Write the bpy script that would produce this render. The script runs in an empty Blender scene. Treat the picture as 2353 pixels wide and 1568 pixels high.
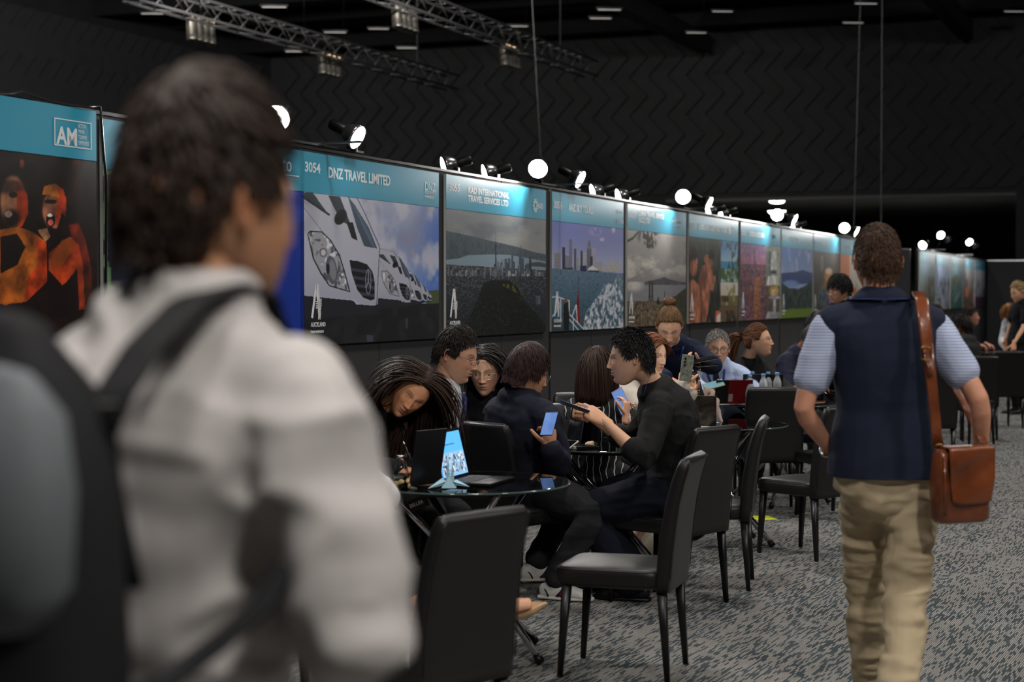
import bpy, math, random
import numpy as np
from mathutils import Vector, Matrix
random.seed(7); RNG = np.random.default_rng(7)
PI = math.pi
SC = bpy.context.scene
COL = SC.collection
F = 3945.0; CAMH = 1.55; PITCH = math.radians(1.54)

# ---------------------------------------------------------------- places
def at(px, py, y):
    """world point seen at pixel (px, py) at depth y metres in front of the camera"""
    cx = (px - 1176.5) / F; cy = (784 - py) / F
    d = np.array([cx, math.cos(PITCH) + cy * math.sin(PITCH), -math.sin(PITCH) + cy * math.cos(PITCH)])
    return np.array([0, 0, CAMH]) + d * (y / d[1])
def V(*a): return np.array(a, dtype=float)
def nrm(v):
    v = np.asarray(v, dtype=float); n = np.linalg.norm(v)
    return v / n if n > 1e-9 else v
UP = V(0, 0, 1)
WD = nrm(V(math.sin(math.radians(21.58)), math.cos(math.radians(21.58)), 0))   # along the poster wall
WN = V(WD[1], -WD[0], 0)                                                        # from the wall out to the aisle
P0W = V(-1.184, 9.62, 0)
def wall(s, out=0.0, z=0.0): return P0W + WD * s + WN * out + V(0, 0, z)
WROT = math.atan2(WD[1], WD[0])

# ---------------------------------------------------------------- colour and noise
def s2l(c):
    c = np.asarray(c, dtype=float)
    return np.where(c <= 0.04045, c / 12.92, ((c + 0.055) / 1.055) ** 2.4)
def rgb(r, g, b): return tuple(float(x) for x in s2l(np.array([r, g, b]) / 255.0))
def vnoise(p, seed=0):
    p = np.asarray(p, dtype=float); i = np.floor(p).astype(np.int64); f = p - i; u = f * f * (3 - 2 * f)
    def h(ix, iy, iz):
        n = (ix * 73856093) ^ (iy * 19349663) ^ (iz * 83492791) ^ (seed * 2654435761)
        n = (n ^ (n >> 13)) * 1274126177 & 0x7fffffff
        n = (n ^ (n >> 15)) * 73244475 & 0x7fffffff
        return ((n ^ (n >> 16)) & 0xffff) / 65535.0
    x, y, z = i[..., 0], i[..., 1], i[..., 2]; ux, uy, uz = u[..., 0], u[..., 1], u[..., 2]
    def lp(a, b, t): return a + (b - a) * t
    r = lp(lp(lp(h(x, y, z), h(x+1, y, z), ux), lp(h(x, y+1, z), h(x+1, y+1, z), ux), uy),
           lp(lp(h(x, y, z+1), h(x+1, y, z+1), ux), lp(h(x, y+1, z+1), h(x+1, y+1, z+1), ux), uy), uz)
    return r * 2 - 1
def fbm(p, o=4, seed=0):
    s = 0; a = 1; t = 0
    for k in range(o):
        s = s + a * vnoise(np.asarray(p) * (2 ** k), seed + k); t += a; a *= .5
    return s / t
def sstep(a, b, x):
    t = np.clip((x - a) / (b - a), 0, 1); return t * t * (3 - 2 * t)

# ---------------------------------------------------------------- materials
MATS = {}
def nodes_of(m):
    m.use_nodes = True; nt = m.node_tree
    return nt, nt.nodes, nt.links, nt.nodes['Principled BSDF']
def mat(name, col, rough=.6, metal=0.0, var=0.0, vscale=20.0, bump=0.0, bscale=200.0, spec=.5, coat=0.0, stretch=None, sheen=0.0, trans=0.0, ior=1.45, btype='noise', attr=None, bdist=.01):
    if name in MATS: return MATS[name]
    m = bpy.data.materials.new(name); nt, N, L, b = nodes_of(m)
    b.inputs['Base Color'].default_value = (*col, 1); b.inputs['Roughness'].default_value = rough
    b.inputs['Metallic'].default_value = metal; b.inputs['Specular IOR Level'].default_value = spec
    b.inputs['Coat Weight'].default_value = coat; b.inputs['Sheen Weight'].default_value = sheen
    b.inputs['Transmission Weight'].default_value = trans; b.inputs['IOR'].default_value = ior
    tc = N.new('ShaderNodeTexCoord'); mp = N.new('ShaderNodeMapping'); L.new(tc.outputs['Object'], mp.inputs['Vector'])
    if stretch: mp.inputs['Scale'].default_value = stretch
    src = None
    if attr:
        a = N.new('ShaderNodeAttribute'); a.attribute_name = attr; L.new(a.outputs['Color'], b.inputs['Base Color']); src = a.outputs['Color']
    if var > 0:
        n = N.new('ShaderNodeTexNoise'); n.inputs['Scale'].default_value = vscale; n.inputs['Detail'].default_value = 4
        L.new(mp.outputs[0], n.inputs['Vector'])
        mr = N.new('ShaderNodeMapRange'); mr.inputs[1].default_value = .25; mr.inputs[2].default_value = .75
        mr.inputs[3].default_value = 1 - var; mr.inputs[4].default_value = 1 + var; L.new(n.outputs['Fac'], mr.inputs[0])
        mx = N.new('ShaderNodeVectorMath'); mx.operation = 'SCALE'
        if src: L.new(src, mx.inputs[0])
        else: mx.inputs[0].default_value = col
        L.new(mr.outputs[0], mx.inputs['Scale']); L.new(mx.outputs[0], b.inputs['Base Color'])
    if bump > 0:
        if btype == 'voronoi':
            n = N.new('ShaderNodeTexVoronoi'); n.inputs['Scale'].default_value = bscale; o = n.outputs['Distance']
        else:
            n = N.new('ShaderNodeTexNoise'); n.inputs['Scale'].default_value = bscale; n.inputs['Detail'].default_value = 3; o = n.outputs['Fac']
        L.new(mp.outputs[0], n.inputs['Vector'])
        bp = N.new('ShaderNodeBump'); bp.inputs['Strength'].default_value = bump; bp.inputs['Distance'].default_value = bdist
        L.new(o, bp.inputs['Height']); L.new(bp.outputs[0], b.inputs['Normal'])
    MATS[name] = m; return m
def emit(name, col, strength):
    if name in MATS: return MATS[name]
    m = bpy.data.materials.new(name); nt, N, L, b = nodes_of(m)
    b.inputs['Base Color'].default_value = (*col, 1); b.inputs['Emission Color'].default_value = (*col, 1)
    b.inputs['Emission Strength'].default_value = strength
    MATS[name] = m; return m

# ---------------------------------------------------------------- meshes
class MB:
    def __init__(s): s.v = []; s.f = []; s.m = []; s.n = 0; s.c = []
    def add(s, v, f, mi=0, col=None):
        v = np.asarray(v, dtype=float).reshape(-1, 3); s.v.append(v)
        for q in f: s.f.append(tuple(int(i) + s.n for i in q)); s.m.append(mi)
        s.n += len(v)
        s.c.append(np.ones((len(v), 3)) * (V(1, 1, 1) if col is None else np.asarray(col)))
        return s
    def box(s, c, size, mi=0, R=None):
        h = np.asarray(size) / 2
        v = np.array([[x, y, z] for x in (-1, 1) for y in (-1, 1) for z in (-1, 1)]) * h
        if R is not None: v = v @ np.asarray(R).T
        return s.add(v + np.asarray(c), [(0, 1, 3, 2), (4, 6, 7, 5), (0, 4, 5, 1), (2, 3, 7, 6), (0, 2, 6, 4), (1, 5, 7, 3)], mi)
    def loft(s, P, R, side=None, n=14, e=2.0, mi=0, rnd=True, twist=0.0, col=None):
        P = [np.asarray(p, dtype=float) for p in P]; R = [(r, r) if np.isscalar(r) else r for r in R]
        m = len(P); T = []
        for i in range(m):
            a = P[max(i-1, 0)]; b = P[min(i+1, m-1)]; T.append(nrm(b - a))
        rings = []
        if side is None:
            side = V(1, 0, 0) if abs(T[0][0]) < .8 else V(0, 1, 0)
        side = np.asarray(side, dtype=float)
        th = np.arange(n) * 2 * PI / n + twist; c = np.cos(th); sn = np.sin(th)
        if e != 2.0: c = np.sign(c) * np.abs(c) ** (2 / e); sn = np.sign(sn) * np.abs(sn) ** (2 / e)
        def ring(p, t, r, k=1.0):
            X = nrm(side - np.dot(side, t) * t); Y = np.cross(t, X)
            return p + np.outer(c * r[0] * k, X) + np.outer(sn * r[1] * k, Y)
        if rnd:
            q = min(R[0])
            for a in (80, 55, 28): rings.append(ring(P[0] - T[0] * q * math.sin(math.radians(a)) * .9, T[0], R[0], math.cos(math.radians(a))))
        for i in range(m): rings.append(ring(P[i], T[i], R[i]))
        if rnd:
            q = min(R[-1])
            for a in (28, 55, 80): rings.append(ring(P[-1] + T[-1] * q * math.sin(math.radians(a)) * .9, T[-1], R[-1], math.cos(math.radians(a))))
        v = np.concatenate(rings); k = len(rings); f = []
        for i in range(k-1):
            for j in range(n):
                a = i*n + j; b = i*n + (j+1) % n; f.append((a, b, b+n, a+n))
        f.append(tuple(range(n-1, -1, -1))); f.append(tuple((k-1)*n + j for j in range(n)))
        return s.add(v, f, mi, col)
    def tube(s, P, r, closed=False, n=8, mi=0, side=None):
        P = [np.asarray(p, dtype=float) for p in P]
        if not closed: return s.loft(P, [r]*len(P), side=side, n=n, mi=mi, rnd=False)
        m = len(P); C = sum(P) / m; rings = []
        for i in range(m):
            t = nrm(P[(i+1) % m] - P[i-1]); X = nrm(P[i] - C); X = nrm(X - np.dot(X, t) * t); Y = np.cross(t, X)
            th = np.arange(n) * 2 * PI / n
            rings.append(P[i] + np.outer(np.cos(th) * r, X) + np.outer(np.sin(th) * r, Y))
        f = [(i*n + j, i*n + (j+1) % n, ((i+1) % m)*n + (j+1) % n, ((i+1) % m)*n + j) for i in range(m) for j in range(n)]
        return s.add(np.concatenate(rings), f, mi)
    def lathe(s, prof, c=(0, 0, 0), n=24, mi=0, R=None):
        th = np.arange(n) * 2 * PI / n; rings = [np.stack([np.cos(th)*r, np.sin(th)*r, np.full(n, z)], 1) for r, z in prof]
        v = np.concatenate(rings)
        if R is not None: v = v @ np.asarray(R).T
        k = len(prof); f = [(i*n+j, i*n+(j+1) % n, (i+1)*n+(j+1) % n, (i+1)*n+j) for i in range(k-1) for j in range(n)]
        if prof[0][0] > 1e-6: f.append(tuple(range(n-1, -1, -1)))
        if prof[-1][0] > 1e-6: f.append(tuple((k-1)*n+j for j in range(n)))
        return s.add(v + np.asarray(c), f, mi)
    def ellip(s, c, r, R=None, n=16, mi=0):
        k = n // 2 + 1; pr = []
        th = np.arange(n) * 2 * PI / n; v = []
        for i in range(k):
            a = -PI/2 + PI * i / (k-1); v.append(np.stack([np.cos(th)*math.cos(a)*r[0], np.sin(th)*math.cos(a)*r[1], np.full(n, math.sin(a)*r[2])], 1))
        v = np.concatenate(v)
        if R is not None: v = v @ np.asarray(R).T
        f = [(i*n+j, i*n+(j+1) % n, (i+1)*n+(j+1) % n, (i+1)*n+j) for i in range(k-1) for j in range(n)]
        return s.add(v + np.asarray(c), f, mi)
    def data(s): return (np.concatenate(s.v) if s.v else np.zeros((0, 3))), s.f
    def build(s, name, mats, parent=None, org=None, smooth=True, sharp=None, bevel=0.0, colors=False, bseg=2):
        v, f = s.data()
        if org is not None: v = v - np.asarray(org)
        me = bpy.data.meshes.new(name); me.from_pydata(v.tolist(), [], f)
        mats = mats if isinstance(mats, (list, tuple)) else [mats]
        for m in mats: me.materials.append(m)
        if len(mats) > 1: me.polygons.foreach_set('material_index', s.m)
        if smooth: me.shade_smooth()
        if colors:
            a = me.color_attributes.new('tint', 'FLOAT_COLOR', 'POINT')
            c = np.concatenate(s.c); a.data.foreach_set('color', np.concatenate([c, np.ones((len(c), 1))], 1).astype(np.float32).ravel())
        me.update()
        if sharp is not None:
            try: me.set_sharp_from_angle(angle=math.radians(sharp))
            except Exception: pass
        o = bpy.data.objects.new(name, me); COL.objects.link(o)
        if parent is not None: o.parent = parent
        if bevel > 0:
            b = o.modifiers.new('Bevel', 'BEVEL'); b.width = bevel; b.segments = bseg; b.limit_method = 'ANGLE'; b.angle_limit = math.radians(40)
        return o
def tag(o, label=None, cat=None, group=None, kind=None):
    if label: o['label'] = label
    if cat: o['category'] = cat
    if group: o['group'] = group
    if kind: o['kind'] = kind
    return o
def thing(name, label, cat, loc=(0, 0, 0), rz=0.0, group=None):
    o = bpy.data.objects.new(name, None); COL.objects.link(o); o.empty_display_size = .1
    o.location = tuple(float(x) for x in loc); o.rotation_euler = (0, 0, rz)
    return tag(o, label, cat, group)
def kids(o): return list(o.children)
def dup(root, loc=None, rz=None, label=None, group=None):
    r = root.copy(); COL.objects.link(r)
    if loc is not None: r.location = tuple(float(x) for x in loc)
    if rz is not None: r.rotation_euler = (0, 0, rz)
    if label: r['label'] = label
    if group: r['group'] = group
    def rec(a, b):
        for ch in kids(a):
            c = ch.copy(); COL.objects.link(c); c.parent = b; rec(ch, c)
    rec(root, r)
    return r
def text(name, s, size, m, parent, loc, rot, sx=1.0, bold=0.0, depth=.0006, align='LEFT', fit=None):
    cu = bpy.data.curves.new(name, 'FONT'); cu.body = s; cu.size = size; cu.offset = bold * .78; cu.extrude = depth; cu.align_x = align
    cu.resolution_u = 3; cu.space_line = .95
    t = bpy.data.objects.new('tmp_text', cu); COL.objects.link(t)
    dg = bpy.context.evaluated_depsgraph_get(); me = bpy.data.meshes.new_from_object(t.evaluated_get(dg))
    bpy.data.objects.remove(t); bpy.data.curves.remove(cu)
    me.name = name; me.materials.clear(); me.materials.append(m)
    co = np.empty(len(me.vertices) * 3); me.vertices.foreach_get('co', co); co = co.reshape(-1, 3); sx = fit / max(co[:, 0].max(), .001) if fit else sx; co[:, 0] *= sx; me.vertices.foreach_set('co', co.ravel())
    o = bpy.data.objects.new(name, me); COL.objects.link(o); o.parent = parent; o.location = loc; o.rotation_euler = rot
    return o
def fuse(mb, voxel, it=6, fac=.5):
    v, f = mb.data(); me = bpy.data.meshes.new('tmp'); me.from_pydata(v.tolist(), [], f)
    o = bpy.data.objects.new('tmp', me); COL.objects.link(o)
    r = o.modifiers.new('r', 'REMESH'); r.mode = 'VOXEL'; r.voxel_size = voxel
    if it: s = o.modifiers.new('s', 'SMOOTH'); s.iterations = it; s.factor = fac
    dg = bpy.context.evaluated_depsgraph_get(); m2 = bpy.data.meshes.new_from_object(o.evaluated_get(dg))
    n = len(m2.vertices); co = np.empty(n*3); m2.vertices.foreach_get('co', co); no = np.empty(n*3); m2.vertex_normals.foreach_get('vector', no)
    fs = [tuple(p.vertices) for p in m2.polygons]
    bpy.data.objects.remove(o); bpy.data.meshes.remove(me); bpy.data.meshes.remove(m2)
    return co.reshape(-1, 3), no.reshape(-1, 3), fs
def frame(x, y, z): return np.stack([nrm(x), nrm(y), nrm(z)], 1)
# ================================================================ camera, world
cam_d = bpy.data.cameras.new('camera'); cam = bpy.data.objects.new('camera', cam_d); COL.objects.link(cam)
cam.location = (0, 0, CAMH); cam.rotation_euler = (PI/2 - PITCH, 0, 0)
cam_d.sensor_width = 36; cam_d.lens = F * 36 / 2353; cam_d.clip_end = 200
cam_d.dof.use_dof = True; cam_d.dof.focus_distance = 9.3; cam_d.dof.aperture_fstop = 2.7; cam_d.dof.aperture_blades = 9
SC.camera = cam
vs = SC.view_settings; vs.view_transform = 'Standard'; vs.look = 'None'; vs.gamma = 1; vs.use_curve_mapping = False; vs.exposure = 0.0
w = bpy.data.worlds.new('world'); SC.world = w; w.use_nodes = True
w.node_tree.nodes['Background'].inputs[0].default_value = (.9, .95, 1, 1); w.node_tree.nodes['Background'].inputs[1].default_value = 0.012
cy = SC.cycles
cy.use_denoising = True; cy.max_bounces = 6; cy.diffuse_bounces = 2; cy.glossy_bounces = 4; cy.transmission_bounces = 6; cy.transparent_max_bounces = 8
cy.caustics_reflective = False; cy.caustics_refractive = False; cy.sample_clamp_indirect = 4.0
try: cy.use_light_tree = True
except Exception: pass

# ================================================================ floor
def carpet():
    m = bpy.data.materials.new('carpet'); nt, N, L, b = nodes_of(m)
    tc = N.new('ShaderNodeTexCoord'); mp = N.new('ShaderNodeMapping'); mp.vector_type = 'POINT'
    mp.inputs['Rotation'].default_value = (0, 0, math.radians(25))     # rows run at 25 degrees from world Y
    L.new(tc.outputs['Object'], mp.inputs['Vector'])
    sep = N.new('ShaderNodeSeparateXYZ'); L.new(mp.outputs[0], sep.inputs[0])
    def M(op, a, b_=None, c=None):
        n = N.new('ShaderNodeMath'); n.operation = op
        for i, x in enumerate((a, b_, c)):
            if x is None: continue
            if isinstance(x, (int, float)): n.inputs[i].default_value = x
            else: L.new(x, n.inputs[i])
        return n.outputs[0]
    X, Y = sep.outputs[0], sep.outputs[1]
    p = .0088
    r = M('DIVIDE', X, p); row = M('FLOOR', r); fr = M('FRACT', r)
    line = M('LESS_THAN', M('ABSOLUTE', M('SUBTRACT', fr, .5)), .22)
    wn = N.new('ShaderNodeTexWhiteNoise'); wn.noise_dimensions = '1D'; L.new(row, wn.inputs['W'])
    seg = M('FLOOR', M('ADD', M('DIVIDE', Y, .06), M('MULTIPLY', wn.outputs['Value'], 17)))
    cb = N.new('ShaderNodeCombineXYZ'); L.new(row, cb.inputs[0]); L.new(seg, cb.inputs[1])
    w2 = N.new('ShaderNodeTexWhiteNoise'); w2.noise_dimensions = '2D'; L.new(cb.outputs[0], w2.inputs['Vector'])
    # patches where the light yarn thins out, cut in tiles
    tx = M('FLOOR', M('DIVIDE', X, .5)); ty = M('FLOOR', M('DIVIDE', Y, .5))
    cb2 = N.new('ShaderNodeCombineXYZ'); L.new(tx, cb2.inputs[0]); L.new(ty, cb2.inputs[1])
    w3 = N.new('ShaderNodeTexWhiteNoise'); w3.noise_dimensions = '2D'; L.new(cb2.outputs[0], w3.inputs['Vector'])
    mp2 = N.new('ShaderNodeVectorMath'); mp2.operation = 'MULTIPLY_ADD'; mp2.inputs[1].default_value = (3.2, 1.3, 0)
    L.new(mp.outputs[0], mp2.inputs[0]); L.new(w3.outputs['Color'], mp2.inputs[2])
    nz = N.new('ShaderNodeTexNoise'); nz.inputs['Scale'].default_value = 1.0; nz.inputs['Detail'].default_value = 4; L.new(mp2.outputs[0], nz.inputs['Vector'])
    thr = M('ADD', .36, M('MULTIPLY', M('SUBTRACT', nz.outputs['Fac'], .5), 1.1))
    on = M('MULTIPLY', M('MULTIPLY', M('GREATER_THAN', w2.outputs['Value'], thr), line), M('ADD', .55, M('MULTIPLY', w2.outputs['Value'], .45)))
    n2 = N.new('ShaderNodeTexNoise'); n2.inputs['Scale'].default_value = 3.5; n2.inputs['Detail'].default_value = 3; L.new(mp.outputs[0], n2.inputs['Vector'])
    cr = N.new('ShaderNodeMix'); cr.data_type = 'RGBA'; cr.inputs['A'].default_value = (*rgb(54, 62, 66), 1); cr.inputs['B'].default_value = (*rgb(74, 81, 84), 1)
    mr = N.new('ShaderNodeMapRange'); mr.inputs[1].default_value = .35; mr.inputs[2].default_value = .65; L.new(n2.outputs['Fac'], mr.inputs[0]); L.new(mr.outputs[0], cr.inputs['Factor'])
    mx = N.new('ShaderNodeMix'); mx.data_type = 'RGBA'; L.new(on, mx.inputs['Factor']); L.new(cr.outputs['Result'], mx.inputs['A']); mx.inputs['B'].default_value = (*rgb(178, 170, 161), 1)
    L.new(mx.outputs['Result'], b.inputs['Base Color']); b.inputs['Roughness'].default_value = .95; b.inputs['Specular IOR Level'].default_value = .1
    return m
def struct(mb, name, m, **k): return tag(mb.build(name, m, smooth=False, **k), kind='structure')
struct(MB().box((5, 28, -.05), (90, 90, .1)), 'floor', carpet())

# dark hall walls with chevron acoustic panels
m_hall = mat('hall_black', rgb(50, 50, 52), .8, var=.15, vscale=2)
m_chev = mat('acoustic_felt', rgb(58, 58, 60), .9, var=.1, vscale=3, bump=.2, bscale=60)
m_ceil = mat('ceiling_black', rgb(26, 26, 28), .9)
def chevrons(org, dx, nor, n_x, z0, z1, pitch=.60, seg=.60, gap=.022, depth=.05):
    """columns of slanted felt planks, alternate rows lean the other way"""
    mb = MB(); rows = int((z1 - z0) / seg)
    for j in range(rows):
        sg = 1 if j % 2 == 0 else -1; za = z0 + j * seg; zb = za + seg
        for i in range(n_x):
            x0 = i * pitch; sh = seg * .95
            xa0, xb0 = (x0, x0 + sh) if sg > 0 else (x0 + sh, x0)
            g = gap
            c = [(xa0 + g, za), (xa0 + pitch - g, za), (xb0 + pitch - g, zb), (xb0 + g, zb)]
            d1 = depth; v = []
            # each plank tilts: one long edge proud of the wall, the other close to it
            for k, (x, z) in enumerate(c): v.append(org + dx * x + V(0, 0, z) + nor * (d1 if k in (1, 2) else d1 * .45))
            for (x, z) in c: v.append(org + dx * x + V(0, 0, z))
            mb.add(v, [(0, 1, 2, 3), (0, 4, 5, 1), (1, 5, 6, 2), (2, 6, 7, 3), (3, 7, 4, 0)])
    return mb
SF = 42.0                                             # far wall distance along the poster wall
def farp(o, z=0.0): return P0W + WD * SF + WN * o + V(0, 0, z)
HC = 10.5
# far wall: from the left corner (24 m behind the poster wall) to the right of the view
FR = 22.0
oL = -24.0
fw = MB(); R_w = np.stack([WD, WN, UP], 1)
def wbox(mb, s0, s1, o0, o1, z0, z1, mi=0):
    return mb.box(P0W + WD*(s0+s1)/2 + WN*(o0+o1)/2 + V(0, 0, (z0+z1)/2), (s1-s0, o1-o0, z1-z0), mi, R_w)
wbox(fw, SF, SF + .3, oL, FR, 4.46, HC)
wbox(fw, SF, SF + .3, oL, -10.3, 0, 4.46)
wbox(fw, SF, SF + .3, 0, FR, 0, 4.46)
fw_o = struct(fw, 'wall_far', m_hall)
ch = chevrons(P0W + WD*(SF) + WN*oL, WN, -WD, 76, 4.6, 9.6, gap=.04, depth=.14)
struct(ch, 'trim_1', m_chev)
lw = MB(); wbox(lw, -20, SF, oL - .3, oL, 0, HC); struct(lw, 'wall_left', m_hall)
ch2 = chevrons(P0W + WD*12 + WN*oL, WD, WN, 48, 4.9, 9.6, gap=.05, depth=.14); struct(ch2, 'trim_2', m_chev)
# recess under the soffit: darker room with its own low ceiling
rc = MB(); wbox(rc, SF + 20, SF + 20.2, -24, 8, 0, 5); struct(rc, 'wall_back', m_hall)
rc = MB(); wbox(rc, SF + .3, SF + 20, -24, 8, 4.75, 4.9)
m_low = mat('lobby_ceiling', rgb(150, 150, 150), .7)
struct(rc, 'ceiling_low', m_low)
rc = MB(); wbox(rc, SF + .02, SF + .3, -10.3, 0, 4.36, 4.46); struct(rc, 'trim_3', mat('soffit_edge', rgb(90, 90, 92), .6))
for i, (o, s) in enumerate(((-9.2, .9), (-6.2, 1.0), (-3.4, 1.2))):
    b_ = MB(); wbox(b_, SF + 1.5 + i*.6, SF + 1.9 + i*.6, o, o + 2.0*s, 4.55, 4.75)
    tag(b_.build('ceiling_baffle', m_hall, smooth=False), ['dark ceiling baffle under the far soffit, left of three', 'dark ceiling baffle under the far soffit, middle of three', 'dark ceiling baffle under the far soffit, right of three'][i], 'baffle', 'baffles in the far lobby')
c_ = MB(); wbox(c_, -20, SF, oL, FR, HC, HC + .2); struct(c_, 'ceiling', m_ceil)
rw = MB(); wbox(rw, -20, SF, FR, FR + .3, 0, HC); struct(rw, 'wall_right', m_hall)
rw = MB(); wbox(rw, -20.3, -20, oL, FR, 0, HC); struct(rw, 'wall_near', m_hall)

# ================================================================ poster wall (exhibition panels covered in black loop fabric)
m_fab = mat('panel_fabric', rgb(50, 50, 52), .95, var=.25, vscale=300, bump=.5, bscale=420, bdist=.003)
m_alu = mat('aluminium', rgb(190, 190, 192), .35, 1.0)
m_blk = mat('black_metal', rgb(24, 24, 25), .4, .3)
WH = 2.37
def panel_run(s0, s1, label, group):
    n = int(round((s1 - s0) / 1.0))
    t = thing('display_wall', label, 'partition', wall(s0), WROT, group)
    for i in range(n):
        mb = MB().box((i + .5, 0, WH/2 + .01), (.992, .04, WH - .02)); mb.build('panel', m_fab, t, smooth=False, bevel=.003)
        if i % 4 == 0:
            mb = MB().box((i, .0, WH/2), (.03, .045, WH)); mb.build('upright', m_blk, t, smooth=False)
    mb = MB().box((n/2, 0, WH + .008), (n, .05, .016)); mb.build('top_rail', m_blk, t, smooth=False)
    return t
panel_run(-4.04, 17.96, 'long black fabric display wall behind the seated people', None)
panel_run(23.2, 34.2, 'far black fabric display wall holding five narrow looking posters', None)
def cross_wall(s, o0, o1, label):
    t = thing('end_panel', label, 'partition', wall(s), WROT)
    n = int(round(abs(o1 - o0)))
    for i in range(n):
        a = o0 + (o1 - o0) * (i + .5) / n
        MB().box((0, -a, WH/2), (.04, abs(o1-o0)/n - .008, WH)).build('panel', m_fab, t, smooth=False, bevel=.003)
    MB().box((0, -(o0+o1)/2, WH + .008), (.05, abs(o1-o0), .016)).build('top_rail', m_alu, t, smooth=False)
    return t
cross_wall(23.1, -3.0, -.1, 'black end panel left of the far poster row')
cross_wall(34.35, 0.05, 8.0, 'black end wall closing off the far booths behind the blonde woman')
# ================================================================ posters
PW, PZ0, PZ1, PHD = 1.872, 1.265, 2.35, .225
m_teal = mat('teal_print', rgb(52, 158, 190), .38, spec=.5)
m_white = mat('white_print', rgb(235, 238, 240), .5)
m_edge = mat('board_edge', rgb(205, 205, 200), .6)
m_pic = mat('picture_print', (1, 1, 1), .42, attr='tint')
class Cv:
    """a printed picture: colours on a fine grid of points; crop-space polygons are undone to flat poster space"""
    def __init__(s, nx, ny, quad=None, hl=1.0, hr=1.0):
        s.nx, s.ny = nx, ny; u = np.linspace(0, 1, nx); v = np.linspace(0, 1, ny); s.u, s.v = np.meshgrid(u, v)
        s.c = np.zeros((ny, nx, 3)); s.P = np.stack([s.u * 1.72, s.v, 0 * s.u], -1)
        if quad is None: s.x, s.y = s.u, 1 - s.v
        else:
            (xl, ytl, ybl), (xr, ytr, ybr) = quad; zr = hl / hr            # depth ratio right/left
            t = s.u * zr ** -1 * 0 + zr * s.u / ((1 - s.u) + zr * s.u)
            s.x = xl + (xr - xl) * t; yt = ytl + (ytr - ytl) * t; yb = ybl + (ybr - ybl) * t; s.y = yb + (yt - yb) * s.v
    def put(s, m, c, a=1.0):
        c = np.asarray(c, dtype=float)
        if c.max() > 1.001: c = c / 255.0
        m = np.clip(m * a, 0, 1)[..., None]; s.c = s.c * (1 - m) + c * m
    def fill(s, c): s.put(np.ones_like(s.u), c)
    def vgrad(s, y0, c0, y1, c1, mask=None):
        t = np.clip((s.y - y0) / (y1 - y0), 0, 1)[..., None]; c = (np.asarray(c0) * (1 - t) + np.asarray(c1) * t) / 255.0
        m = (np.ones_like(s.u) if mask is None else mask)[..., None]; s.c = s.c * (1 - m) + c * m
    def poly(s, pts):
        n = len(pts); ins = np.zeros_like(s.x, dtype=bool); j = n - 1
        for i in range(n):
            xi, yi = pts[i]; xj, yj = pts[j]
            if yi != yj: ins ^= ((yi > s.y) != (yj > s.y)) & (s.x < (xj - xi) * (s.y - yi) / (yj - yi) + xi)
            j = i
        return ins.astype(float)
    def ell(s, x, y, rx, ry, soft=.05, rot=0.0):
        c, q = math.cos(rot), math.sin(rot); dx = s.x - x; dy = s.y - y
        d = np.sqrt(((dx*c + dy*q) / rx) ** 2 + ((-dx*q + dy*c) / ry) ** 2); return 1 - sstep(1 - soft, 1 + soft, d)
    def line(s, a, b, w):
        ax, ay = a; bx, by = b; L = max((bx-ax)**2 + (by-ay)**2, 1e-9); t = np.clip(((s.x-ax)*(bx-ax) + (s.y-ay)*(by-ay)) / L, 0, 1)
        d = np.hypot(s.x - ax - t*(bx-ax), s.y - ay - t*(by-ay)); return (d < w).astype(float)
    def noise(s, k, seed=0, o=4, st=(1, 1)): return fbm(s.P * V(k*st[0], k*st[1], 0) + V(0, 0, seed * 3.7), o, seed)
    def skyline(s, x0, x1, ybase, n, hmin, hmax, cols, rng, w=1.0):
        for i in range(n):
            x = rng.uniform(x0, x1); ww = (x1-x0) / n * rng.uniform(.8, 2.0) * w; h = rng.uniform(hmin, hmax) * (1 if rng.random() < .8 else 1.3)
            c = np.array(cols[rng.integers(len(cols))]) * rng.uniform(.7, 1.15); c = np.clip(c, 0, 255)
            m = ((s.x > x) & (s.x < x + ww) & (s.y > ybase - h) & (s.y < ybase + 2)).astype(float); s.put(m, c)
            s.put(m * ((np.sin(s.y * 2.2) > .3) & (s.x > x + ww*.55)), c * .6)
    def grain(s, k, a, seed=0, st=(1, 1)):
        s.c = np.clip(s.c * (1 + a * s.noise(k, seed, 4, st))[..., None], 0, 1); return s
    def mesh(s, w, h, y, parent, x0, z0, name='picture'):
        v = np.stack([x0 + s.u * w, np.full_like(s.u, y), z0 + s.v * h], -1).reshape(-1, 3)
        i = np.arange((s.ny-1) * s.nx).reshape(s.ny-1, s.nx)[:, :-1].ravel()
        f = np.stack([i, i+1, i+s.nx+1, i+s.nx], 1)
        me = bpy.data.meshes.new(name); me.from_pydata(v.tolist(), [], f.tolist()); me.materials.append(m_pic)
        a = me.color_attributes.new('tint', 'FLOAT_COLOR', 'POINT'); c = s2l(np.clip(s.c, 0, 1)).reshape(-1, 3)
        a.data.foreach_set('color', np.concatenate([c, np.ones((len(c), 1))], 1).astype(np.float32).ravel())
        o = bpy.data.objects.new(name, me); COL.objects.link(o); o.parent = parent; return o
TR = (PI/2, 0, 0)
def txt(t, s, x, z, size, sx=1.0, bold=.0, name='lettering', align='LEFT', m=None, to=None):
    return text(name, s, size, m or m_white, t, (x, -.0405, z), TR, sx=sx, bold=bold, align=align, fit=None if to is None else to - x)
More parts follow.
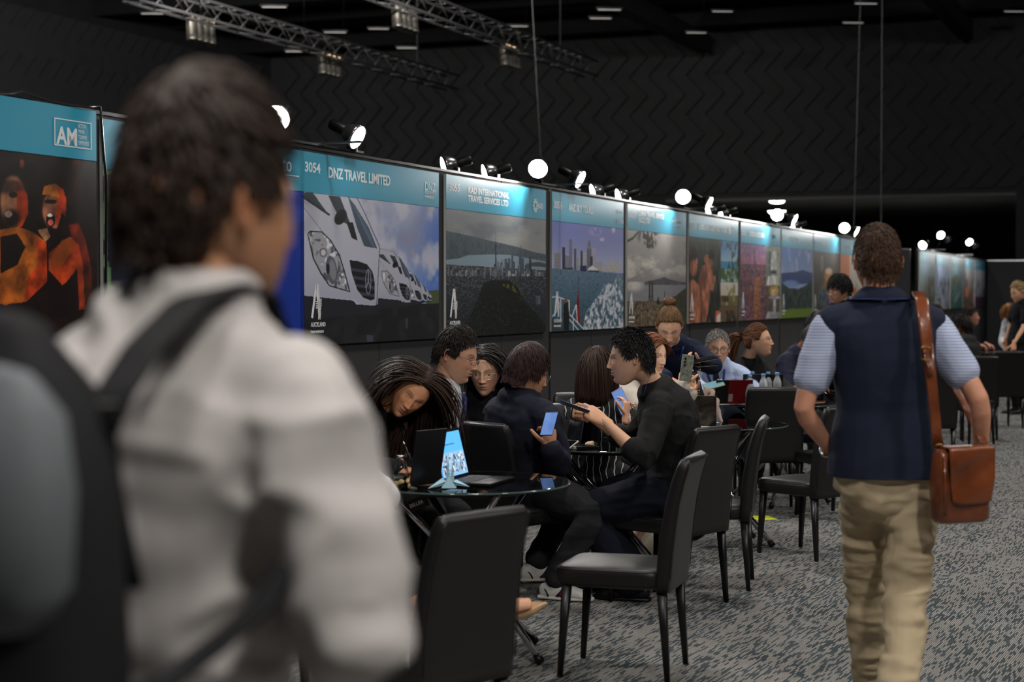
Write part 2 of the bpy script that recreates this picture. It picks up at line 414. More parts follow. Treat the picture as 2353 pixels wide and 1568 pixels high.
def a_logo(t, x, z, k=1.0, words=True):
    """white city mark: a slanted A with woven crossbar strokes"""
    mb = MB()
    def st(a, b, w):
        a = V(a[0], 0, a[1]) * k; b = V(b[0], 0, b[1]) * k; d = nrm(b - a); q = V(-d[2], 0, d[0]) * w * k
        mb.add(np.array([a - q, b - q, b + q, a + q]) + V(x, -.0412, z), [(0, 1, 2, 3)])
    st((0, 0), (.052, .19), .012); st((.055, .19), (.09, 0), .013); st((.075, .19), (.105, .02), .004)
    for i in range(4): st((.045, .055 + i*.012), (.115, .07 + i*.012), .0035)
    for i in range(3): st((.075 + i*.012, -.01), (.085 + i*.012, .1), .003)
    mb.build('city_mark', m_white, t, smooth=False)
    if words:
        txt(t, 'AUCKLAND', x - .012*k, z - .05*k, .036*k, .9, .0006); txt(t, 'TĀMAKI MAKAURAU', x - .02*k, z - .085*k, .019*k, .9, .0003)
def poster(s, label, pic, w=PW, dz=0.0, group='travel posters on the display wall'):
    t = thing('poster', label, 'poster', wall(s, 0, dz), WROT, group)
    MB().box((w/2, -.03, (PZ0+PZ1)/2), (w, .016, PZ1-PZ0)).build('board', m_edge, t, smooth=False)
    MB().box((w/2, -.039, PZ1 - PHD/2), (w, .003, PHD)).build('header_panel', m_teal, t, smooth=False)
    pic.mesh(w, PZ1 - PHD - PZ0, -.0395, t, 0, PZ0)
    return t
def ppp(xl, ytl, ybl, xr, ytr, ybr): return ((xl, ytl, ybl), (xr, ytr, ybr))
HZ = PZ1 - PHD

# ---- vans
def pic_vans():
    c = Cv(330, 260, ppp(36, 362, 1535, 1096, 490, 1492), 445, 375); r = np.random.default_rng(1)
    c.vgrad(360, (176, 180, 205), 1200, (120, 150, 210))
    n = c.noise(5, 1); c.put(sstep(-.1, .35, n + (c.x - 900) * -.0006), (205, 205, 222), .9); c.put(sstep(.15, .5, c.noise(4, 5)), (150, 150, 178), .6)
    c.put(sstep(880, 1096, c.x) * sstep(-.3, .1, -n), (72, 112, 205), .75)
    c.put(c.poly([(1000, 1130), (1100, 1120), (1100, 1260), (1000, 1260)]), (80, 92, 60))
    c.put((c.y > 1225 - (c.x-600) * .0).astype(float), (30, 31, 34)); c.put((c.y > 1225).astype(float) * sstep(-.2, .5, c.noise(10, 3)), (52, 52, 56), .6)
    W = (196, 198, 214); 
    # far to near vans, each a copy shrunk toward the vanishing point at right
    vx, vy = 1078, 1200
    def T(pts, k): return [(vx + (x - vx) * k, vy + (y - vy) * k) for x, y in pts]
    for k in (.07, .10, .155, .25, .43, 1.0):
        sh = .93 + .07 * k
        body = T([(36, 362), (440, 362), (520, 520), (600, 700), (640, 790), (620, 1180), (612, 1235), (520, 1230), (460, 1190), (36, 1150)], k) if k == 1.0 else T([(-200, 200), (300, 330), (430, 500), (545, 760), (600, 850), (615, 1235), (520, 1235), (440, 1190), (-150, 1150)], k)
        c.put(c.poly([(x + 7*k, y - 5*k) for x, y in body]), (112, 116, 138)); c.put(c.poly(body), np.array(W) * sh)
        c.put(c.poly(body) * sstep(0, 1, (c.y - (vy - 330*k)) / (330 * k)) , (150, 154, 178), .35)
        c.put(c.poly(T([(36, 1150), (440, 1195), (480, 1240), (620, 1240), (640, 1300), (36, 1330)], k)), (40, 42, 50))
        # windscreen, side window, mirror
        c.put(c.poly(T([(400, 400), (455, 470), (560, 640), (625, 800), (560, 790), (525, 780), (470, 640)], k)), (72, 86, 104))
        c.put(c.poly(T([(430, 430), (480, 520), (575, 700), (610, 800), (590, 790), (520, 650)], k)), (110, 130, 158), .6)
        if k > .2:
            c.put(c.poly(T([(250, 395), (340, 405), (385, 520), (455, 700), (440, 640), (350, 590), (300, 500)], k)), (58, 66, 74))
            c.put(c.ell(*T([(345, 560)], k)[0], 42*k, 62*k, .1, .5), (24, 25, 30)); c.put(c.poly(T([(390, 600), (440, 600), (475, 740), (430, 720)], k)), (28, 29, 34))
            c.put(c.poly(T([(36, 372), (130, 372), (210, 480), (250, 540), (120, 455), (36, 400)], k)), (60, 72, 78))
            c.put(c.line(*T([(36, 392), (255, 540)], k), 8*k), (40, 42, 50)); c.put(c.line(*T([(60, 480), (350, 860)], k), 2.5*k), (130, 134, 150))
        # headlight
        hl = T([(95, 690), (110, 670), (200, 678), (265, 740), (330, 850), (365, 960), (405, 1110), (412, 1122), (260, 1075), (200, 985), (140, 870)], k)
        c.put(c.poly(T([(88, 686), (105, 662), (204, 668), (272, 735), (338, 845), (374, 960), (416, 1118), (418, 1132), (256, 1084), (190, 990), (130, 872)], k)), (34, 34, 42))
        m = c.poly(hl); c.put(m, (172, 174, 184)); c.put(m * sstep(0, .3, c.noise(26, 7, 3)), (92, 94, 104)); c.put(m * sstep(.2, .5, c.noise(30, 9, 2)), (236, 238, 244))
        x, y = T([(212, 828)], k)[0]; c.put(c.ell(x, y, 30*k, 36*k) * m, (120, 122, 132)); c.put(c.ell(x, y, 18*k, 24*k) * m, (210, 212, 220))
        x, y = T([(275, 960)], k)[0]; c.put(c.ell(x, y, 42*k, 108*k, .05, -.12) * m, (96, 98, 110)); c.put(c.ell(x + 8*k, y, 26*k, 80*k, .2, -.12) * m, (140, 142, 154)); c.put(c.ell(x - 28*k, y - 10*k, 14*k, 40*k) * m, (36, 38, 48))
        x, y = T([(204, 770)], k)[0]; c.put(c.ell(x, y, 7*k, 9*k), (200, 110, 60))
        # grille with three pointed star
        gr = T([(412, 888), (470, 892), (545, 920), (590, 980), (606, 1060), (606, 1185), (575, 1196), (520, 1175), (470, 1110), (430, 990)], k)
        c.put(c.poly(gr), (26, 27, 32)); 
        for q in range(4): c.put(c.poly(gr) * c.poly(T([(420, 945 + q*58), (606, 975 + q*58), (606, 998 + q*58), (420, 968 + q*58)], k)), (66, 70, 86))
        if k > .3:
            x, y = T([(556, 1052)], k)[0]; rx, ry = 24*k, 98*k
            c.put(c.ell(x, y, rx, ry) * (1 - c.ell(x, y, rx*.72, ry*.88)), (128, 132, 148))
            for a, b in ((0, -1), (.86, .55), (-.86, .55)): c.put(c.line((x, y), (x + a*rx*.85, y + b*ry*.85), 3.4*k), (150, 154, 170))
    c.put(c.poly([(540, 1455), (595, 1462), (590, 1512), (545, 1510)]), (70, 74, 86)); c.put(c.poly([(838, 1335), (860, 1338), (858, 1415), (838, 1412)]), (60, 64, 76))
    return c
t = poster(-0.073, 'poster 3054 with a row of white vans and a round star badge on the grille', pic_vans(), 1.884)
txt(t, '3054', .05, HZ + .115, .076, 1, .0026, to=.235); txt(t, 'DNZ TRAVEL LIMITED', .33, HZ + .098, .084, 1, .0036, to=1.15)
txt(t, 'DNZ', 1.66, HZ + .1, .075, 1.05, .001); MB().box((1.75, -.0412, HZ + .092), (.17, .0006, .003)).build('logo_rule', m_white, t, smooth=False)
txt(t, 'EXPERIENCE', 1.66, HZ + .05, .024, 1.1, .0006); txt(t, 'DRIVING NZ TRAVEL', 1.66, HZ + .075, .016, 1.1, .0003)
a_logo(t, .13, 1.42)

# ---- aerial city
def pic_city():
    c = Cv(300, 240, ppp(1156, 490, 1470, 1916, 572, 1428), 369, 321); r = np.random.default_rng(2)
    c.vgrad(490, (120, 126, 132), 760, (150, 152, 152)); n = c.noise(5, 2, st=(.6, 1.6)); c.put(sstep(0, .5, n), (176, 172, 164), .6); c.put(sstep(.1, .5, -n), (96, 102, 112), .6)
    hill = c.poly([(1156, 660), (1300, 690), (1500, 735), (1700, 780), (1830, 820), (1916, 835), (1916, 900), (1156, 900)])
    c.put(hill, (84, 96, 104)); c.put(hill * sstep(0, .4, c.noise(30, 3)), (64, 76, 84), .7)
    sea = c.poly([(1156, 880), (1250, 870), (1320, 845), (1480, 838), (1640, 840), (1760, 862), (1916, 890), (1916, 965), (1700, 960), (1500, 930), (1156, 912)])
    c.put(sea, (134, 156, 168)); c.put(c.poly([(1800, 900), (1860, 893), (1916, 905), (1916, 935), (1800, 925)]), (70, 82, 84))
    land = ((c.y > 915 + (c.x-1156) * .055)).astype(float); c.put(land, (58, 64, 70))
    d = np.clip((c.y - 900) / 500, 0, 1); nn = vnoise(c.P * V(90, 140, 0), 11); c.put(land * sstep(.35, .6, nn) * (1 - d * .7), (150, 158, 166)); c.put(land * sstep(.3, .6, -nn), (34, 38, 42), .7)
    c.put(land * d, (26, 29, 30), .75)
    c.skyline(1500, 1800, 980, 34, 30, 120, [(96, 104, 116), (120, 128, 138), (70, 78, 90)], r); c.skyline(1160, 1916, 1000, 60, 12, 50, [(110, 116, 124), (86, 92, 100), (150, 154, 158)], r)
    for x, h, w_ in ((1610, 870, 9), (1660, 830, 7), (1727, 838, 8), (1727, 770, 2), (1740, 870, 8), (1780, 905, 8)): c.put(c.poly([(x-w_, h), (x+w_, h), (x+w_, 985), (x-w_, 985)]), (78, 86, 100))
    c.put(c.line((1533, 665), (1533, 760), 2.2), (40, 46, 56)); c.put(c.line((1533, 750), (1533, 930), 4), (44, 50, 60)); c.put(c.ell(1533, 775, 8, 26), (48, 54, 64))
    dk = c.poly([(1400, 1160), (1440, 1060), (1500, 1030), (1640, 1035), (1700, 1090), (1740, 1180), (1860, 1300), (1916, 1400), (1916, 1500), (1250, 1500), (1340, 1300)])
    c.put(dk, (24, 27, 24)); c.put(c.poly([(1560, 1060), (1650, 1062), (1700, 1100), (1705, 1135), (1640, 1105)]) * sstep(-.2, .3, c.noise(30, 4)), (98, 98, 34))
    dots = vnoise(c.P * V(110, 150, 0), 21); c.put((c.y > 1150) * sstep(.62, .8, dots), (110, 120, 134), .6); c.put((c.x > 1840) * (c.x < 1880) * (c.y > 1150) * (c.y < 1215) * (np.sin(c.x) > 0), (110, 124, 140))
    return c
t = poster(1.931, 'poster 3055 with a grey aerial view of a city, harbour and thin tower', pic_city(), 1.893)
txt(t, '3055', .05, HZ + .12, .07, 1, .0026, to=.225); txt(t, 'KAD INTERNATIONAL\nTRAVEL SERVICES LTD', .37, HZ + .122, .06, 1, .003, to=1.13)
txt(t, 'KAD', 1.72, HZ + .08, .056, .9, .0024)
mb = MB()
for i in range(10):
    a = i * PI / 5; q = [V(1.665, -.0412, HZ + .098) + V(math.cos(a + da) * r_, 0, math.sin(a + da) * r_) for r_, da in ((.014, 0), (.034, -.3), (.056, .0), (.05, .25), (.03, .2))]
    mb.add(q, [(0, 1, 2, 3, 4)])
mb.build('logo_mark', m_white, t, smooth=False); a_logo(t, .07, 1.4)

# ---- harbour with skyline and wake (crop: whole frame px)
def pic_harbour():
    c = Cv(300, 240, ppp(55, 345, 1150, 568, 402, 1115), 316.6, 281); r = np.random.default_rng(3)
    c.vgrad(345, (98, 108, 184), 640, (172, 178, 216)); c.put(c.ell(375, 425, 42, 26, .5) * sstep(-.4, .2, c.noise(16, 2)), (226, 224, 234)); c.put(c.ell(415, 480, 16, 12, .5), (214, 214, 230)); c.put(c.ell(497, 410, 12, 20, .6), (196, 196, 222)); c.put(c.ell(330, 470, 90, 20, .9), (140, 144, 204), .4)
    c.vgrad(680, (104, 130, 156), 1150, (44, 80, 96), (c.y > 690 + (c.x-55)*.065).astype(float))
    wat = (c.y > 695 + (c.x-55)*.065).astype(float); n = c.noise(40, 5, 3, st=(1, 3)); c.put(wat * sstep(0, .4, n), (120, 150, 164), .5); c.put(wat * sstep(.1, .5, -n), (34, 66, 82), .6)
    for x, h, w_, q in ((140, 535, 10, (54, 60, 84)), (190, 482, 11, (136, 138, 158)), (222, 545, 8, (86, 88, 110)), (165, 595, 14, (150, 150, 165)), (285, 575, 26, (196, 198, 208)), (322, 500, 13, (150, 152, 168)), (322, 545, 16, (120, 122, 138)), (358, 545, 12, (196, 196, 208)), (240, 610, 12, (176, 178, 190)), (95, 575, 24, (160, 158, 166)), (268, 560, 8, (70, 72, 92)), (398, 640, 26, (190, 190, 196)), (505, 640, 50, (206, 206, 208)), (450, 668, 40, (206, 204, 204)), (340, 600, 9, (60, 62, 84))):
        m = c.poly([(x-w_, h), (x+w_, h+4), (x+w_, 712), (x-w_, 712)]) * (c.y < 692 + (c.x-55)*.065); c.put(m, q); c.put(m * (np.sin(c.y*.8) > .2), np.array(q) * .72)
    c.put(c.line((323, 490), (323, 530), 3), (84, 86, 110)); c.put(c.line((190, 480), (186, 500), 3), (84, 86, 110))
    c.put(c.poly([(315, 690), (345, 668), (375, 690), (390, 700), (315, 706)]), (226, 226, 230)); c.put(c.poly([(258, 670), (305, 670), (305, 712), (258, 708)]), (34, 46, 84)); c.put(c.poly([(135, 684), (210, 684), (205, 700), (140, 698)]), (60, 60, 66)); c.put(c.poly([(320, 702), (395, 704), (395, 716), (320, 714)]), (70, 66, 66))
    wk = c.poly([(482, 770), (520, 770), (568, 900), (568, 1115), (275, 1145), (300, 1010), (390, 880)]); nn = c.noise(26, 8, 4)
    c.put(wk * sstep(-.25, .15, nn), (206, 212, 222)); c.put(wk * sstep(.15, .4, nn), (240, 240, 246)); c.put(c.ell(480, 880, 70, 130, .8, .5) * sstep(0, .3, nn), (214, 220, 228), .8)
    for a, b in (((92, 895), (180, 925)), ((92, 895), (92, 1000)), ((180, 925), (180, 1010)), ((92, 1000), (60, 1040)), ((182, 1022), (285, 1130)), ((182, 1060), (250, 1140)), ((200, 1040), (230, 955)), ((230, 955), (240, 1080)), ((120, 905), (120, 1120)), ((210, 1060), (210, 1138)), ((60, 900), (92, 895))): c.put(c.line(a, b, 3.2), (232, 234, 240))
    c.put(c.line((247, 745), (240, 960), 2.0), (60, 50, 60)); c.put(c.poly([(245, 855), (252, 900), (256, 1000), (262, 1090), (240, 1070), (234, 930)]), (150, 30, 26)); c.put(c.poly([(245, 870), (250, 960), (240, 980), (238, 930)]), (90, 34, 40))
    c.put(c.poly([(140, 960), (150, 930), (172, 935), (180, 1010), (178, 1140), (140, 1140)]), (30, 28, 30)); c.put(c.ell(155, 925, 12, 16), (140, 90, 50)); c.put(c.poly([(55, 1060), (130, 1060), (140, 1150), (55, 1150)]), (60, 58, 64), .6)
    return c
t = poster(3.955, 'poster 3056 with a blue harbour skyline, white boat wake and red flag', pic_harbour(), 1.8)
txt(t, '3056', .04, HZ + .1, .076, 1, .0026, to=.225); txt(t, 'ANZ SKY TOURS', .385, HZ + .092, .08, 1, .0034, to=.97)
txt(t, 'Sky Tours', 1.6, HZ + .13, .046, .9, .0); txt(t, '日月光旅遊', 1.6, HZ + .045, .042, .95, .0); a_logo(t, .06, 1.385)

# ---- beach with two figures and a volcano
def pic_beach():
    c = Cv(280, 220, ppp(612, 400, 1103, 1035, 445, 1085), 278, 249)
    c.vgrad(400, (178, 174, 170), 770, (148, 142, 142)); n = c.noise(5, 5, st=(.7, 2)); c.put(sstep(0, .4, n) * sstep(540, 620, c.y) * (1 - sstep(700, 760, c.y)), (214, 210, 200), .7); c.put(sstep(800, 1035, c.x) * sstep(.0, .5, -n), (122, 118, 124), .6)
    c.put(c.poly([(612, 620), (700, 590), (830, 640), (820, 660), (760, 690), (612, 760)]) * sstep(-.4, .3, n), (222, 218, 204), .7)
    c.put(c.poly([(735, 778), (800, 765), (850, 752), (880, 742), (910, 757), (980, 775), (1035, 782), (1035, 800), (735, 800)]), (84, 84, 90))
    sea = ((c.y > 776) & (c.y < 925)).astype(float); c.put(sea * (1 - c.poly([(735, 778), (800, 765), (880, 742), (1035, 782), (1035, 800), (735, 800)])), (136, 136, 142)); c.put(c.ell(660, 800, 60, 40, .7) * sea, (214, 210, 204)); c.put(sea * sstep(.1, .4, c.noise(30, 9, st=(.4, 3))), (158, 156, 160), .5)
    gr = (c.y > 915).astype(float); c.put(gr, (96, 84, 66)); nn = c.noise(60, 6, 3); c.put(gr * sstep(0, .3, nn), (140, 124, 98)); c.put(gr * sstep(.05, .3, -nn), (58, 48, 38))
    bush = c.poly([(880, 905), (960, 880), (1035, 820), (1035, 1090), (900, 1090), (860, 960)]); c.put(bush, (58, 60, 44)); c.put(bush * sstep(0, .4, c.noise(30, 4)), (84, 86, 62)); c.put(c.poly([(820, 940), (835, 878), (850, 940)]), (34, 32, 28)); c.put(c.line((880, 850), (885, 930), 3), (50, 50, 44))
    tr = c.ell(760, 445, 70, 55, .4) * sstep(-.25, .05, c.noise(18, 3)); c.put(tr, (46, 40, 34)); c.put(c.ell(770, 500, 45, 45, .4) * sstep(-.1, .1, c.noise(26, 7)), (52, 46, 38)); c.put(c.line((612, 485), (650, 465), 9), (48, 42, 38)); c.put(c.line((650, 465), (690, 420), 7), (48, 42, 38))
    for x in (773, 792): c.put(c.ell(x, 830, 6, 62), (40, 36, 36)); c.put(c.ell(x, 775, 4, 9), (40, 36, 36)); c.put(c.line((x-3, 870), (x-6, 915), 3), (40, 36, 36)); c.put(c.line((x+3, 870), (x+5, 915), 3), (40, 36, 36))
    return c
t = poster(5.868, 'poster 3057 with a pale beach, two tiny figures and a volcano', pic_beach(), 1.88)
txt(t, '3057', .05, HZ + .11, .07, 1, .0026, to=.225); txt(t, 'CHINA TRAVEL SERVICE\n(N.Z.) LTD', .32, HZ + .135, .062, 1, .003, to=1.12)
txt(t, '★ 中國旅行社 CTS NZ', 1.38, HZ + .11, .036, .9, .0); txt(t, 'China Travel Service (N.Z.) Limited', 1.42, HZ + .075, .02, .9, .0); a_logo(t, .06, 1.385, .95)

# ---- two people embracing / garden photographs
def pic_couple():
    c = Cv(240, 200, ppp(1055, 465, 1093, 1420, 500, 1075), 249, 228)
    c.fill((44, 50, 44)); n = c.noise(12, 1, st=(2.5, .6)); c.put(sstep(0, .4, n), (72, 80, 66)); c.put(sstep(.1, .5, -n), (26, 30, 28))
    sk = (176, 112, 84)
    c.put(c.poly([(1055, 800), (1085, 770), (1125, 810), (1142, 880), (1145, 1085), (1055, 1090)]), sk); c.put(c.ell(1088, 600, 30, 62, .1), (50, 34, 28)); c.put(c.ell(1090, 690, 26, 62, .2), (168, 104, 78)); c.put(c.ell(1112, 640, 8, 24, .2), (186, 122, 92))
    c.put(c.poly([(1125, 760), (1150, 680), (1200, 650), (1230, 700), (1240, 780), (1215, 860), (1200, 1000), (1180, 1080), (1150, 1080), (1140, 900)]), (164, 104, 80)); c.put(c.ell(1200, 640, 30, 50, .15, -.4), (170, 110, 84)); c.put(c.ell(1222, 592, 26, 36, .15), (32, 26, 26))
    c.put(c.poly([(1235, 860), (1200, 840), (1245, 740), (1250, 780)]), (186, 124, 96)); c.put(c.line((1175, 870), (1240, 760), 12), (186, 124, 96)); c.put(c.line((1150, 860), (1180, 890), 14), (180, 118, 90)); c.put(sstep(.2, .5, c.noise(12, 5)) * (c.x < 1150) * (c.y > 760), (120, 70, 54), .5); c.grain(9, .7, 31, (2.2, 1)); c.put(c.poly([(1125, 760), (1150, 680), (1165, 690), (1150, 900), (1160, 1080), (1145, 1080), (1138, 900)]), (96, 56, 44), .6); c.put(c.poly([(1055, 800), (1070, 790), (1078, 1090), (1055, 1090)]), (110, 64, 50), .6)
    c.put((c.x > 1250) * (c.x < 1290) * sstep(-.1, .4, n), (90, 100, 90), .6)
    r1 = (c.x > 1291) & (c.y < 795); r2 = (c.x > 1289) & (c.y >= 795)
    c.vgrad(490, (64, 128, 208), 640, (176, 206, 226), r1.astype(float)); c.put(r1 * (c.y > 640) * (c.y < 700), (66, 150, 190)); c.put(r1 * (c.y > 690) * sstep(-.5, .2, c.noise(20, 6)), (74, 104, 48)); c.put(r1 * ((c.x > 1370) | (c.y < 560)) * sstep(.0, .2, c.noise(18, 8)), (58, 76, 34)); c.put(c.poly([(1340, 690), (1352, 640), (1362, 690)]), (40, 60, 40))
    c.vgrad(795, (224, 218, 210), 900, (214, 196, 180), r2.astype(float)); c.put(r2 * (c.y > 890) * sstep(-.7, .2, c.noise(14, 2)), (110, 104, 60)); c.put(r2 * (c.y > 960), (112, 88, 66)); c.put(r2 * (c.y > 1000) * (c.x > 1330) * sstep(-.3, .1, c.noise(16, 4)), (50, 46, 34)); c.put(r2 * c.ell(1370, 860, 40, 60, .5) * sstep(0, .2, c.noise(22, 9)), (120, 130, 50)); c.put(r2 * (c.y > 895) * (c.y < 935) * (c.x > 1300) * (c.x < 1350), (74, 70, 54))
    c.put(c.poly([(1255, 1000), (1285, 1000), (1285, 1080), (1250, 1080)]), (226, 110, 74)); c.put(c.poly([(1262, 1040), (1290, 1010), (1290, 1080), (1262, 1080)]), (232, 228, 224))
    return c
t = poster(7.847, 'poster 3058 with two bare shouldered people and garden photographs', pic_couple(), 1.98)
txt(t, '3058', .04, HZ + .085, .072, 1, .0028, to=.235); txt(t, 'AUCKLAND & BEYOND TOURS', .34, HZ + .085, .07, 1, .0042, to=1.48)
tt = MB(); tt.add([V(1.6, -.0412, HZ + .12) + V(math.cos(a)*.045, 0, math.sin(a)*.05) for a in np.linspace(0, 2*PI, 24, endpoint=False)], [tuple(range(24))]); tt.build('logo_mark', m_white, t, smooth=False)
txt(t, 'auckland &\nbeyond\ntours', 1.66, HZ + .135, .03, .95, .0004); a_logo(t, .06, 1.385, .95)

def pic_hotel():
    c = Cv(200, 180, ppp(1433, 505, 1068, 1724, 527, 1048), 224, 206); r = np.random.default_rng(5)
    c.vgrad(505, (112, 94, 138), 660, (172, 112, 134)); c.put((c.y > 660).astype(float), (92, 70, 96)); nn = vnoise(c.P * V(70, 90, 0), 3); c.put((c.y > 670) * sstep(.2, .5, nn), (206, 130, 96), .8); c.put((c.y > 670) * sstep(.2, .5, -nn), (46, 40, 70), .8)
    c.put(c.line((1534, 545), (1536, 680), 3), (90, 72, 100)); c.put(c.line((1535, 600), (1536, 760), 5), (100, 80, 104))
    c.put(c.poly([(1533, 760), (1560, 745), (1580, 760), (1578, 1060), (1530, 1060)]), (176, 120, 84)); c.put(c.poly([(1533, 760), (1560, 745), (1580, 760), (1578, 1060), (1530, 1060)]) * (np.sin(c.y * .75) > .2), (110, 66, 58))
    c.put(c.poly([(1440, 850), (1490, 820), (1530, 870), (1530, 980), (1470, 900)]), (128, 88, 84)); c.put(c.poly([(1440, 850), (1490, 820), (1530, 870), (1530, 980), (1470, 900)]) * (np.sin((c.x + c.y) * .4) > 0), (84, 56, 66))
    a = (c.x > 1618) & (c.y < 812); b_ = (c.x > 1618) & (c.y >= 812)
    c.put(a, (160, 168, 160)); c.put(c.poly([(1618, 525), (1650, 525), (1660, 800), (1618, 812)]), (120, 132, 126)); c.put(c.poly([(1663, 560), (1700, 560), (1700, 690), (1655, 700)]), (206, 210, 204)); c.put(c.poly([(1635, 740), (1705, 735), (1712, 800), (1625, 806)]), (222, 222, 216)); c.put(c.ell(1672, 712, 26, 12), (86, 84, 80)); c.put(c.poly([(1640, 560), (1655, 560), (1655, 650), (1640, 655)]), (80, 92, 88))
    c.put(b_, (96, 86, 76)); c.put(c.ell(1680, 850, 36, 46, .3), (190, 158, 92)); c.put(c.ell(1680, 862, 18, 26, .3), (222, 200, 150)); c.put(c.ell(1682, 895, 44, 12, .2), (170, 168, 180)); c.put(c.ell(1684, 950, 10, 60, .3), (190, 192, 200)); c.put(c.poly([(1630, 1000), (1720, 1000), (1720, 1045), (1620, 1050)]), (168, 166, 170))
    return c.grain(20, .35, 7)
t = poster(9.933, 'poster 3059 with a violet dusk city and hotel room photographs', pic_hotel(), 1.95)
txt(t, '3059', .04, HZ + .085, .07, 1, .0024, to=.235); txt(t, 'CORDIS AUCKLAND', .38, HZ + .085, .072, 1, .0042, to=1.12); txt(t, 'CORDIS', 1.52, HZ + .09, .062, .8, .0, m=mat('pale_teal_print', rgb(120, 190, 210), .5)); a_logo(t, .06, 1.4, .95)

def pic_isle():
    c = Cv(170, 160, ppp(1735, 535, 1048, 1962, 560, 1047), 206, 192)
    c.vgrad(535, (90, 128, 196), 720, (150, 172, 214)); c.put(sstep(0, .4, c.noise(6, 3)), (206, 214, 232), .7); c.put(c.poly([(1735, 720), (1830, 715), (1890, 700), (1962, 725), (1962, 800), (1735, 810)]), (56, 78, 132)); c.put(c.ell(1800, 800, 60, 26, .4), (122, 152, 204)); c.put(c.poly([(1735, 790), (1790, 830), (1870, 840), (1962, 780), (1962, 1000), (1735, 1000)]), (44, 62, 66)); n = c.noise(14, 4); c.put((c.y > 830) * (c.y < 990) * sstep(0, .4, n), (74, 92, 62)); c.put((c.y > 830) * (c.y < 990) * sstep(.1, .5, -n), (28, 38, 40))
    c.put(sstep(975, 990, c.y), (106, 134, 46)); return c
t = poster(11.96, 'poster 3060 with blue islands above a bright green lawn', pic_isle(), 1.83)
txt(t, '3060', .04, HZ + .1, .066, 1, .0044, to=.235); txt(t, 'TERRA AND TIDE', .36, HZ + .095, .07, 1, .002, to=1.0); a_logo(t, .06, 1.39, .9)
def pic_horse():
    c = Cv(150, 140, ppp(1968, 572, 1040, 2160, 592, 1030), 190, 178)
    c.vgrad(572, (104, 98, 92), 1040, (62, 60, 62)); c.put(c.ell(2085, 770, 34, 62, .2, -.3), (190, 128, 62)); c.put(c.ell(2080, 715, 26, 22, .3), (216, 190, 160)); c.put(c.ell(2070, 820, 40, 30, .3), (150, 96, 60)); c.put(c.ell(2030, 660, 10, 50, .3) * (1 - c.ell(2030, 660, 6, 42, .3)), (190, 190, 190)); n = c.noise(16, 3)
    c.put(c.ell(2110, 880, 34, 90, .3) * sstep(-.2, .3, n), (196, 120, 176), .9); c.put(c.ell(2030, 900, 34, 90, .4) * sstep(0, .3, n), (80, 160, 120), .8); c.put(c.ell(2075, 930, 60, 90, .4) * sstep(0, .3, -n), (60, 66, 150), .8); c.put(sstep(.3, .6, c.noise(22, 6)) * (c.y > 850), (220, 210, 210), .6); return c
t = poster(13.85, 'poster with a carousel horse in mixed colours on grey', pic_horse(), 1.77)
txt(t, '3061', .05, HZ + .1, .05, .9, .0, m=mat('pale_teal_print', rgb(120, 190, 210), .5)); txt(t, 'WONDERFUL TOURS', .5, HZ + .09, .06, .9, .0026); a_logo(t, .06, 1.39, .9)
def pic_sunset():
    c = Cv(130, 130, ppp(2165, 590, 1020, 2353, 612, 1010), 176, 165)
    c.vgrad(590, (228, 130, 84), 745, (236, 150, 96)); c.put((c.y > 745).astype(float), (86, 74, 84)); c.put((c.x > 2240) & (c.y < 900), (214, 204, 190)); c.put(c.poly([(2245, 810), (2310, 815), (2310, 980), (2245, 980)]), (196, 176, 150)); c.put(c.ell(2275, 850, 20, 26), (190, 100, 50)); c.put(sstep(.1, .4, c.noise(20, 3)) * (c.y > 745), (150, 120, 110), .6); return c
t = poster(15.69, 'poster with an orange sunset behind the head of the man in the vest', pic_sunset(), 1.87)
txt(t, '3062', .05, HZ + .09, .05, .9, .002); txt(t, 'HAURAKI VOYAGES', .45, HZ + .09, .056, .85, .0026); a_logo(t, .06, 1.39, .9)

